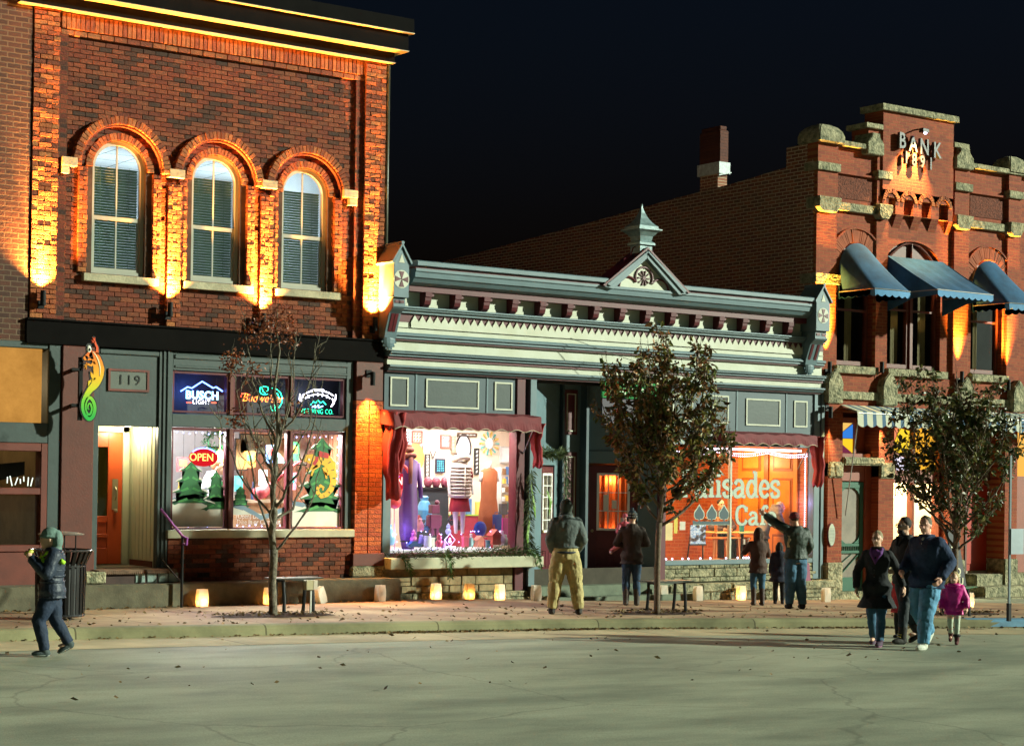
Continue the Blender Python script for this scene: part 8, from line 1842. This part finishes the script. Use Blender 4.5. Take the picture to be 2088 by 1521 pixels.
ch5 = person(p, 1.44, facev(-.90,.30), 'boy in navy padded jacket with lime stripes, eating while walking past the litter bin', dict(el=(-.135,.05,.655), wl=(-.045,.165,.775), er=(.13,-.035,.63), wr=(.125,.02,.50), kl=(-.04,.10,.285), al=(-.04,.05,.05), kr=(.045,-.03,.29), ar=(.045,-.14,.10), hr=(.05,0,.51), hed=(0,.03,.92)),
       (MATS['navy_puffer'], .46, .6, .026), (cloth('dark_teal_trousers', (.010,.022,.05)), 1.12), (cloth('grey_trainer', (.05,.07,.07)), .03, pm('pale_sole', (.3,.33,.3))), hat=(cloth('grey_beanie', (.12,.20,.17)), 'beanie_hood'), build=1.12, extras=ex, hs=1.22)
rzv = Matrix.Rotation(facev(-.90,.30), 3, 'Z'); q = p+rzv @ Vector((-.02*1.44, .20*1.44, .80*1.44)); m = MB(); m.tube([q, q+rzv @ Vector((0,-.07,.05))], [.03,.02], 10); tag(m.build('snack', pm('yellow_green_snack', (.6,.6,.08)), smooth=True), 'yellow-green snack held to the mouth of the boy in the navy jacket', 'snack')
# 6 woman in black coat
p = gnd(1787, 1316)
def ex(o, J, H, f):
    m = MB(); m.tube([Vector((-.045*H,.02*H,.845*H)), Vector((-.035*H,.055*H,.80*H)), Vector((0,.078*H,.72*H)), Vector((.035*H,.055*H,.80*H)), Vector((.045*H,.02*H,.845*H))], [.018*H,.024*H,.02*H,.024*H,.018*H], 8); m.ell(Vector((0,.055*H,.80*H)), (.04*H,.025*H,.04*H)); remesh(m, 'scarf', .009, 2, cloth('purple_scarf', (.10,.02,.16)), o, local=True)
    m = MB(); 
    for s in (-1, 1): m.tube([f(s*.018+.014*math.cos(a), .054, .006+.010*math.sin(a)) for a in [2*math.pi*j/12 for j in range(13)]], .0022*H, 5, False)
    m.tube([f(-.004,.056,.008), f(.004,.056,.008)], .002*H, 5); m.build('glasses', pm('glasses_frame', (.05,.04,.03)), o, local=True)
    m = MB()
    for k in range(4): m.ell(Vector((.008*H,(.078+.0)*H,(.66-.06*k)*H)), (.007*H,.005*H,.007*H), 8, 6)
    m.build('buttons', pm('coat_button', (.04,.04,.04), .3), o, local=True)
person(p, 1.58, facev(-.86,-.50), 'fair-haired woman in glasses, black coat and purple scarf walking in the street', dict(el=(-.165,-.06,.66), wl=(-.21,-.07,.52), er=(.175,.02,.64), wr=(.165,.07,.50), kl=(-.06,.09,.285), al=(-.065,.16,.048), kr=(.06,-.05,.28), ar=(.065,-.17,.06)),
       (BLKC, .33, 2.3, .014, 'coat'), (DENIM, 1.0), (cloth('plum_trainer', (.06,.03,.06)), .02, pm('pink_sole', (.35,.12,.25))), hair=(cloth('ash_blond_hair', (.30,.24,.14), bs=60), 'short'), extras=ex)
# 7 bearded man
p = gnd(1843, 1312)
def ex(o, J, H, f):
    m = MB()
    for s in (-1, 1): m.tube([f(s*.018+.015*math.cos(a), .055, .006+.011*math.sin(a)) for a in [2*math.pi*j/12 for j in range(13)]], .003*H, 5, False); m.tube([f(s*.034,.052,.008), f(s*.045,0,.006)], .0025*H, 5)
    m.build('glasses', pm('black_frame', (.01,.01,.01)), o, local=True)
    m = MB()
    for a_ in (J['al'], J['ar']):
        for k in range(3): m.tube([a_+Vector((-.02*H,.035*H-.006*H*k,.012*H+.018*H*k)), a_+Vector((.02*H,.038*H-.006*H*k,.018*H+.018*H*k))], .004*H, 5)
    m.build('yellow_laces', pm('yellow_lace', (.5,.38,.03)), o, local=True)
    m = MB(); m.tube([Vector((-.028*H,.055*H,.845*H)), Vector((-.012*H,.075*H,.77*H))], .010*H, 6); m.tube([Vector((.028*H,.055*H,.845*H)), Vector((.012*H,.075*H,.77*H))], .010*H, 6); m.build('collar', MATS['black_wool'], o, local=True)
b7 = person(p, 1.77, facev(-.90,.10), 'bearded man in glasses, black clothes and yellow-laced boots walking in the street', dict(el=(-.14,.03,.65), wl=(-.10,.15,.60), er=(.14,.03,.65), wr=(.05,.17,.60), kl=(-.05,.05,.285), al=(-.05,.06,.048), kr=(.05,-.05,.28), ar=(.05,-.18,.085)),
       (cloth('charcoal_jacket', (.012,.014,.014)), .47, .3, .014), (cloth('charcoal_trousers', (.014,.022,.026)), 1.0, .1), (cloth('black_lace_boot', (.018,.016,.012)), .09), hair=(MATS['dark_hair'], 'beard'), extras=ex)
rzv = Matrix.Rotation(facev(-.90,.10), 3, 'Z'); q = p+rzv @ Vector((-.05, .36, 1.10)); qo = thing('takeaway_tray', q, 'white paper tray carried by the bearded man', 'tray', None, facev(-.90,.10)); m = MB(); m.loft([[(-.07,-.05,0),(.07,-.05,0),(.07,.05,0),(-.07,.05,0)],[(-.10,-.075,.04),(.10,-.075,.04),(.10,.075,.04),(-.10,.075,.04)]]); m.build('tray', WHITE, qo, local=True)
# 8 big man
p = gnd(1888, 1323)
def ex(o, J, H, f):
    m = MB(); m.tube([Vector((-.05*H,.02*H,.850*H)), Vector((-.02*H,.055*H,.835*H)), Vector((0,.066*H,.80*H)), Vector((.02*H,.055*H,.835*H)), Vector((.05*H,.02*H,.850*H))], .012*H, 8); m.build('collar', NAVY, o, local=True, smooth=True)
    m = MB(); m.ell(Vector((0,.058*H,.82*H)), (.016*H,.014*H,.022*H)); m.build('undershirt', pm('grey_shirt', (.35,.38,.33)), o, local=True, smooth=True)
    m = MB(); m.tube([Vector((0,.084*H,.80*H)), Vector((0,.088*H,.745*H))], .003*H, 5); m.build('zip', pm('zip_metal', (.4,.4,.4), .3), o, local=True)
person(p, 1.80, facev(-.97,-.22), 'big grey-haired man in navy zip-neck sweater, pale jeans and white trainers', dict(el=(-.165,-.055,.66), wl=(-.155,.06,.545), er=(.16,-.01,.655), wr=(.13,.13,.585), kl=(-.055,.10,.285), al=(-.055,.14,.048), kr=(.065,.01,.285), ar=(.065,-.17,.115), hed=(0,.03,.925)),
       (NAVY, .46, 1.0, .020, 'sweater'), (DENIML, 1.22), (cloth('white_trainer', (.60,.62,.52)), .025, pm('white_sole', (.6,.6,.52))), hair=(cloth('grey_hair', (.14,.12,.08), bs=60), 'short'), build=1.18, skin=SKINP, head_turn=.25, extras=ex)
# 9 girl in magenta, 10 child in red
p = gnd(1944, 1314)
def ex(o, J, H, f):
    m = MB(); m.tube([Vector((.075*H*math.cos(a), .01*H+.06*H*math.sin(a), .835*H)) for a in [2*math.pi*j/14 for j in range(15)]], .026*H, 8, False); m.build('hood_roll', MATS['magenta_shell'], o, local=True, smooth=True)
    m = MB()
    for a_ in (J['al'], J['ar']): m.tube([a_+Vector((.034*H*math.cos(a), .034*H*math.sin(a), .085*H)) for a in [2*math.pi*j/12 for j in range(13)]], .022*H, 8, False)
    m.build('fur_cuffs', cloth('dark_fur', (.02,.015,.015), bs=80), o, local=True, smooth=True)
cloth('magenta_shell', (.62,.012,.24), .5, bs=16)
person(p, 1.0, facev(-.80,-.60), 'little fair-haired girl in magenta padded coat and pale leggings behind the big man', dict(kl=(-.05,.05,.285), al=(-.05,.05,.05), kr=(.05,-.06,.29), ar=(.05,-.17,.11), el=(-.17,-.02,.64), er=(.17,.0,.64), wl=(-.18,.03,.52), wr=(.17,.06,.51)),
       (MATS['magenta_shell'], .42, .6, .024, 'coat'), (cloth('pale_leggings', (.45,.50,.38)), .85), (cloth('red_black_boot', (.09,.02,.02)), .07), hair=(cloth('fair_hair', (.42,.32,.15), bs=60), 'bob'), build=1.08, extras=ex, hs=1.35)
p = gnd(1836, 1300)
person(p, 1.02, facev(-.8,-.1), 'small child in a bright red coat, mostly hidden behind the woman and the bearded man', None, (cloth('bright_red_coat', (.45,.012,.02)), .36, .8, .03, 'coat'), (BLKC, .9), (MATS['black_shoe'], .05), hair=(MATS['brown_hair'], 'bob'), build=1.1)
# people behind glass
x, z = at(410, 910, F+.9)
person((x, F+.9, .72), 1.78, facev(.8,-.6), 'bartender in a white shirt bending over behind the left bar window', dict(che=(0,.05,.69), nec=(0,.11,.815), hed=(0,.16,.89), sl=(-.11,.10,.79), sr=(.11,.10,.79), el=(-.15,.14,.64), er=(.15,.14,.64), wl=(-.08,.24,.60), wr=(.08,.24,.60)),
       (cloth('white_shirt', (.65,.66,.72)), .5, .3, .012, 'shirt'), (BLKC, 1.), (MATS['black_shoe'], .03), hair=(cloth('auburn_hair', (.30,.10,.03)), 'short'), voxel=.014)
x, z = at(1466, 1040, F+1.5)
person((x, F+1.45, .25), 1.60, facev(-.3,-.95), 'dark-haired diner seated at the cafe table left of the mullion', dict(kl=(-.08,.20,.50), kr=(.08,.20,.50), al=(-.08,.22,.25), ar=(.08,.22,.25), wl=(-.06,.2,.62), wr=(.06,.2,.62), el=(-.16,.06,.64), er=(.16,.06,.64)), (cloth('dark_shirt', (.06,.04,.05)), .5, .2, .012), (BLKC, 1.), (MATS['black_shoe'], .03), hair=(MATS['dark_hair'], 'short'), voxel=.014)
x, z = at(1553, 1085, F+.75)
person((x, F+.75, .42), 1.55, facev(.9,-.25), 'white-haired person in a grey cardigan leaning forward behind the cafe window', dict(che=(0,.10,.66), nec=(0,.20,.76), hed=(0,.27,.82), sl=(-.11,.18,.74), sr=(.11,.18,.74), el=(-.14,.22,.60), er=(.14,.22,.60), wl=(-.08,.32,.56), wr=(.08,.32,.56)), (cloth('grey_cardigan', (.20,.17,.15)), .42, .6, .018, 'cardigan'), (BLKC, 1.), (MATS['black_shoe'], .03), hair=(cloth('white_hair', (.5,.42,.3)), 'short'), voxel=.014)
# ================================================================== trees
BARK = paint('pale_bark', (.13,.11,.075), .9, .5, scale=14, bump=.9, bs=50, bd=.012, c2=(.24,.21,.15)); BARKR = paint('brown_bark', (.14,.10,.065), .85, .4, scale=14, bump=.8, bs=50, bd=.01)
def leafmat(name, cols):
    m, t = nt(name); L = t.links; b = N(t, 'ShaderNodeBsdfPrincipled', Roughness=.45); o = N(t, 'ShaderNodeOutputMaterial'); tr = N(t, 'ShaderNodeBsdfTranslucent'); mx = N(t, 'ShaderNodeMixShader', Fac=.22)
    g = N(t, 'ShaderNodeNewGeometry'); r = N(t, 'ShaderNodeValToRGB'); r.color_ramp.interpolation = 'CONSTANT'; e = r.color_ramp.elements
    e[0].position = 0; e[0].color = col(cols[0]); e[1].position = 1/len(cols); e[1].color = col(cols[1])
    for i in range(2, len(cols)): q = e.new(i/len(cols)); q.color = col(cols[i])
    L.new(g.outputs['Random Per Island'], r.inputs[0]); L.new(r.outputs[0], b.inputs['Base Color']); L.new(r.outputs[0], tr.inputs['Color']); L.new(b.outputs[0], mx.inputs[1]); L.new(tr.outputs[0], mx.inputs[2]); L.new(mx.outputs[0], o.inputs[0]); return m
LEAFD = leafmat('dry_dark_leaves', [(0.135,0.1595,0.039),(0.243,0.1087,0.039),(0.081,0.1087,0.026),(0.432,0.2175,0.078),(0.1755,0.1885,0.0455),(0.0945,0.0653,0.026),(0.324,0.29,0.078),(0.2025,0.087,0.039),(0.054,0.058,0.0195)])
LEAFG = leafmat('dark_green_leaves', [(0.0525,0.08,0.0252),(0.0825,0.104,0.028),(0.0375,0.056,0.0168),(0.135,0.096,0.035),(0.0675,0.096,0.0252),(0.24,0.224,0.07),(0.09,0.048,0.021)])
LEAFR = leafmat('rusty_leaves', [(.24,.075,.03),(.17,.05,.022),(.30,.11,.045),(.12,.04,.02)])
def leaf(m, p, d, s, rnd):
    d = d.normalized(); w = d.cross(Vector((rnd.uniform(-1,1),rnd.uniform(-1,1),rnd.uniform(-1,1)))).normalized(); n = d.cross(w).normalized(); c = rnd.uniform(.15,.5)*s
    a = [p, p+d*s*.35+w*s*.30+n*c*.6, p+d*s*.8+w*s*.22+n*c*.5, p+d*s*1.1-n*c*.2, p+d*s*.8-w*s*.22+n*c*.5, p+d*s*.35-w*s*.30+n*c*.6, p+d*s*.6-n*c*.1]
    m.add(a, [(0,1,6),(1,2,6),(2,3,6),(3,4,6),(4,5,6),(5,0,6)])
def limb(p0, p1, bow, n, rnd, jit=.02):
    d = p1-p0; s = Vector((rnd.gauss(0,1),rnd.gauss(0,1),0)); out = []
    for i in range(n+1):
        t_ = i/n; out.append(p0+d*t_+Vector((bow.x*math.sin(math.pi*t_), bow.y*math.sin(math.pi*t_), bow.z*math.sin(math.pi*t_)))+Vector((rnd.gauss(0,jit),rnd.gauss(0,jit),0))*(0 < i < n))
    return out
CRV = Vector((_cy,-_sy,0)); DEP = Vector((_sy,_cy,0))
def tree(px, py, label, forks, H, R_, zc, leafm, nleaf, seed, trunk_r=.055, zfork=1.1, crown=None, lean=0., leafs=.075, nl=40, bark=BARKR, thin=1.):
    rnd = random.Random(seed); p = place(px, py); o = thing('street_tree', p, label, 'tree', 'young street trees in the pavement')
    f = p+Vector((lean, 0, zfork)); m = MB(); tp = [p+Vector((0,0,-.05)), p+Vector((.004,0,.12)), p.lerp(f,.5)+Vector((rnd.gauss(0,.012),0,0)), p.lerp(f,.8)+Vector((rnd.gauss(0,.012),0,0)), f]
    m.tube(tp, [trunk_r*1.35, trunk_r*1.05, trunk_r, trunk_r*.97, trunk_r*1.05], 14); m.build('trunk', bark, o, smooth=True)
    lm = MB(); tw = MB(); lf = MB(); tips = []; apex = p+Vector((lean*2.2,0,H)); lead = limb(f+Vector((0,0,-.06)), apex, Vector((0,0,0)), 12, rnd, .03)
    lm.tube(lead, [trunk_r*.92*(1-.93*k/12)+.003 for k in range(13)], 8)
    for i in range(forks+1):
        a = 2.4*i+rnd.uniform(-.3,.3); u = (i/forks)*.55 if i < forks else 0; k0 = min(int(u*12), 11); st = lead[k0].lerp(lead[k0+1], u*12-k0)
        if i == forks: pts = lead
        else:
            rr = R_*(1-.55*u)*rnd.uniform(.55,1.05); zt = f.z+(p.z+H-f.z)*min(1., u+rnd.uniform(.38,.62)*(1-.3*u)+ (.12 if rnd.random() < .3 else 0)); top = Vector((st.x, st.y, zt))+CRV*(rr*math.cos(a))+DEP*(rr*math.sin(a)*.9)
            pts = limb(st, top, CRV*(rr*.16*math.cos(a))+DEP*(rr*.16*math.sin(a))+Vector((0,0,-.10)), 9, rnd, .02); r0 = trunk_r*.5*(1-.5*u)*rnd.uniform(.7,1.05)*thin; lm.tube(pts, [r0*(1-.92*k/9)+.0025 for k in range(10)], 7)
        n9 = len(pts)-1
        for j in range(nl//4):
            t_ = rnd.uniform(.15,.97); k = min(int(t_*n9), n9-1); q = pts[k].lerp(pts[k+1], t_*n9-k); b = rnd.uniform(0,6.28); out = (CRV*math.cos(b)+DEP*math.sin(b)); L_ = rnd.uniform(.3,.85)*(1-.35*t_)*R_*.62
            e = q+out*L_*.6+Vector((0,0,L_*rnd.uniform(.6,1.3))); tp_ = limb(q, e, out*L_*.1, 4, rnd, .01); tw.tube(tp_, [.007*(1-.8*k_/4)+.0014 for k_ in range(5)], 4, False); tips.append(tp_)
            if rnd.random() < .75:
                q2 = tp_[2]; b2 = b+rnd.uniform(-1.2,1.2); e2 = q2+(CRV*math.cos(b2)+DEP*math.sin(b2))*L_*.35+Vector((0,0,L_*.4)); t2 = limb(q2, e2, out*.02, 3, rnd, .006); tw.tube(t2, [.004,.003,.0022,.0014], 4, False); tips.append(t2)
        tips.append(pts[len(pts)//2:])
        for _ in range(2): q = pts[-1]; e = q+Vector((rnd.gauss(0,.04),rnd.gauss(0,.04),rnd.uniform(.1,.3))); tw.tube([q, e], [.004,.0012], 4, False)
    lm.build('limbs', bark, o, smooth=True); tw.build('twigs', bark, o)
    if crown: crown(lf, tips, rnd, p)
    else:
        wt = [rnd.random()**1.7+.04 for _ in tips]; pick = rnd.choices(tips, wt, k=nleaf)
        for tpz in pick:
            k = rnd.randrange(len(tpz)-1); q = tpz[k].lerp(tpz[k+1], rnd.random()); d = Vector((rnd.gauss(0,1),rnd.gauss(0,1),rnd.gauss(-.5,.9))).normalized()
            leaf(lf, q+d*rnd.uniform(.01,.06), d, leafs*rnd.choice((.5,.7,.9,1.,1.3))*rnd.uniform(.8,1.15), rnd)
    lf.build('crown', leafm, o, recalc=False)
    return o
def crown1(lf, tips, rnd, p):
    cl = [((545,665),.30,230),((520,690),.22,90),((590,690),.18,60),((470,730),.16,90),((465,745),.14,50),((520,755),.12,45),((485,855),.16,90),((580,860),.09,35),((620,840),.14,45),((530,905),.09,30),((570,650),.2,90),((490,760),.2,40)]
    for (px_, py_), r, n in cl:
        x, z = at(px_, py_, p.y+rnd.uniform(-.15,.15)); c = Vector((x, p.y, z))
        for _ in range(n):
            q = c+Vector((rnd.gauss(0,r*.5), rnd.gauss(0,r*.5), rnd.gauss(0,r*.42))); d = Vector((rnd.gauss(0,1),rnd.gauss(0,1),rnd.gauss(-.3,.8))); leaf(lf, q, d, .05*rnd.uniform(.6,1.3), rnd)
tree(556, 1257, 'slender nearly bare tree with a few rusty leaf tufts in front of the bar', 15, 4.35, .95, 0, LEAFR, 0, 12, .056, .95, crown1, 0., .06, 28, BARK, .75)
tree(1339, 1253, 'middle tree with a dense crown of dry brown and green leaves before the cafe', 24, 4.2, 1.12, 0, LEAFD, 6800, 5, .048, 1.42, None, .03, .085, 52)
tree(1948, 1256, 'right tree with a dark leafy crown, behind the walking family', 24, 3.95, 1.22, 0, LEAFG, 5600, 9, .048, 1.1, None, -.02, .085, 52)
# ================================================================== camera, sky, sun
cd = bpy.data.cameras.new('camera'); cam = bpy.data.objects.new('camera', cd); COL.objects.link(cam)
cd.sensor_fit = 'HORIZONTAL'; cd.sensor_width = 36; cd.lens = 36*CF/2088; cd.clip_end = 1500; cd.clip_start = .2
cd.shift_y = (PY0-760.5)/2088; cd.shift_x = 0.
mw = Matrix((CR, CU, -FW)).transposed().to_4x4(); mw.translation = (0, 0, CH); cam.matrix_world = mw
SC.camera = cam
w = bpy.data.worlds.new('World'); SC.world = w; w.use_nodes = True; t = w.node_tree; t.nodes.clear()
sk = N(t, 'ShaderNodeTexSky', sky_type='NISHITA', sun_disc=False); bg = N(t, 'ShaderNodeBackground', Strength=SKY_S); wo = N(t, 'ShaderNodeOutputWorld')
tm = N(t, 'ShaderNodeMix', data_type='RGBA', blend_type='MULTIPLY'); tm.inputs[0].default_value = 1; tm.inputs[7].default_value = (.72, 1.05, .85, 1); t.links.new(sk.outputs[0], tm.inputs[6]); t.links.new(tm.outputs[2], bg.inputs[0]); t.links.new(bg.outputs[0], wo.inputs[0])
# one sun lamp plays the moon-like street lighting from the front right
SD = Vector((-.80, .60, -.34)).normalized()
sk.sun_elevation = R(SKY_EL); sk.sun_rotation = math.atan2(-.9, -.45); sk.ozone_density = 3.; sk.dust_density = 2.  # sky glow turned behind the camera, off the sun lamp, as added fill
sd = bpy.data.lights.new('sun', 'SUN'); sd.energy = SUN_E; sd.angle = R(1.2); sd.color = (.90, 1., .80)
so = bpy.data.objects.new('sun', sd); COL.objects.link(so); so.rotation_euler = SD.to_track_quat('-Z', 'Y').to_euler(); so.location = (20, 0, 30)
v = SC.view_settings; v.view_transform = 'Standard'; v.look = 'None'; v.gamma = 1; v.exposure = EXPO; v.use_curve_mapping = False
SC.render.engine = 'CYCLES'; cy = SC.cycles; cy.use_denoising = True; cy.max_bounces = 6; cy.diffuse_bounces = 3; cy.glossy_bounces = 3; cy.transparent_max_bounces = 16; cy.transmission_bounces = 4
cy.sample_clamp_indirect = 4; cy.caustics_reflective = False; cy.caustics_refractive = False
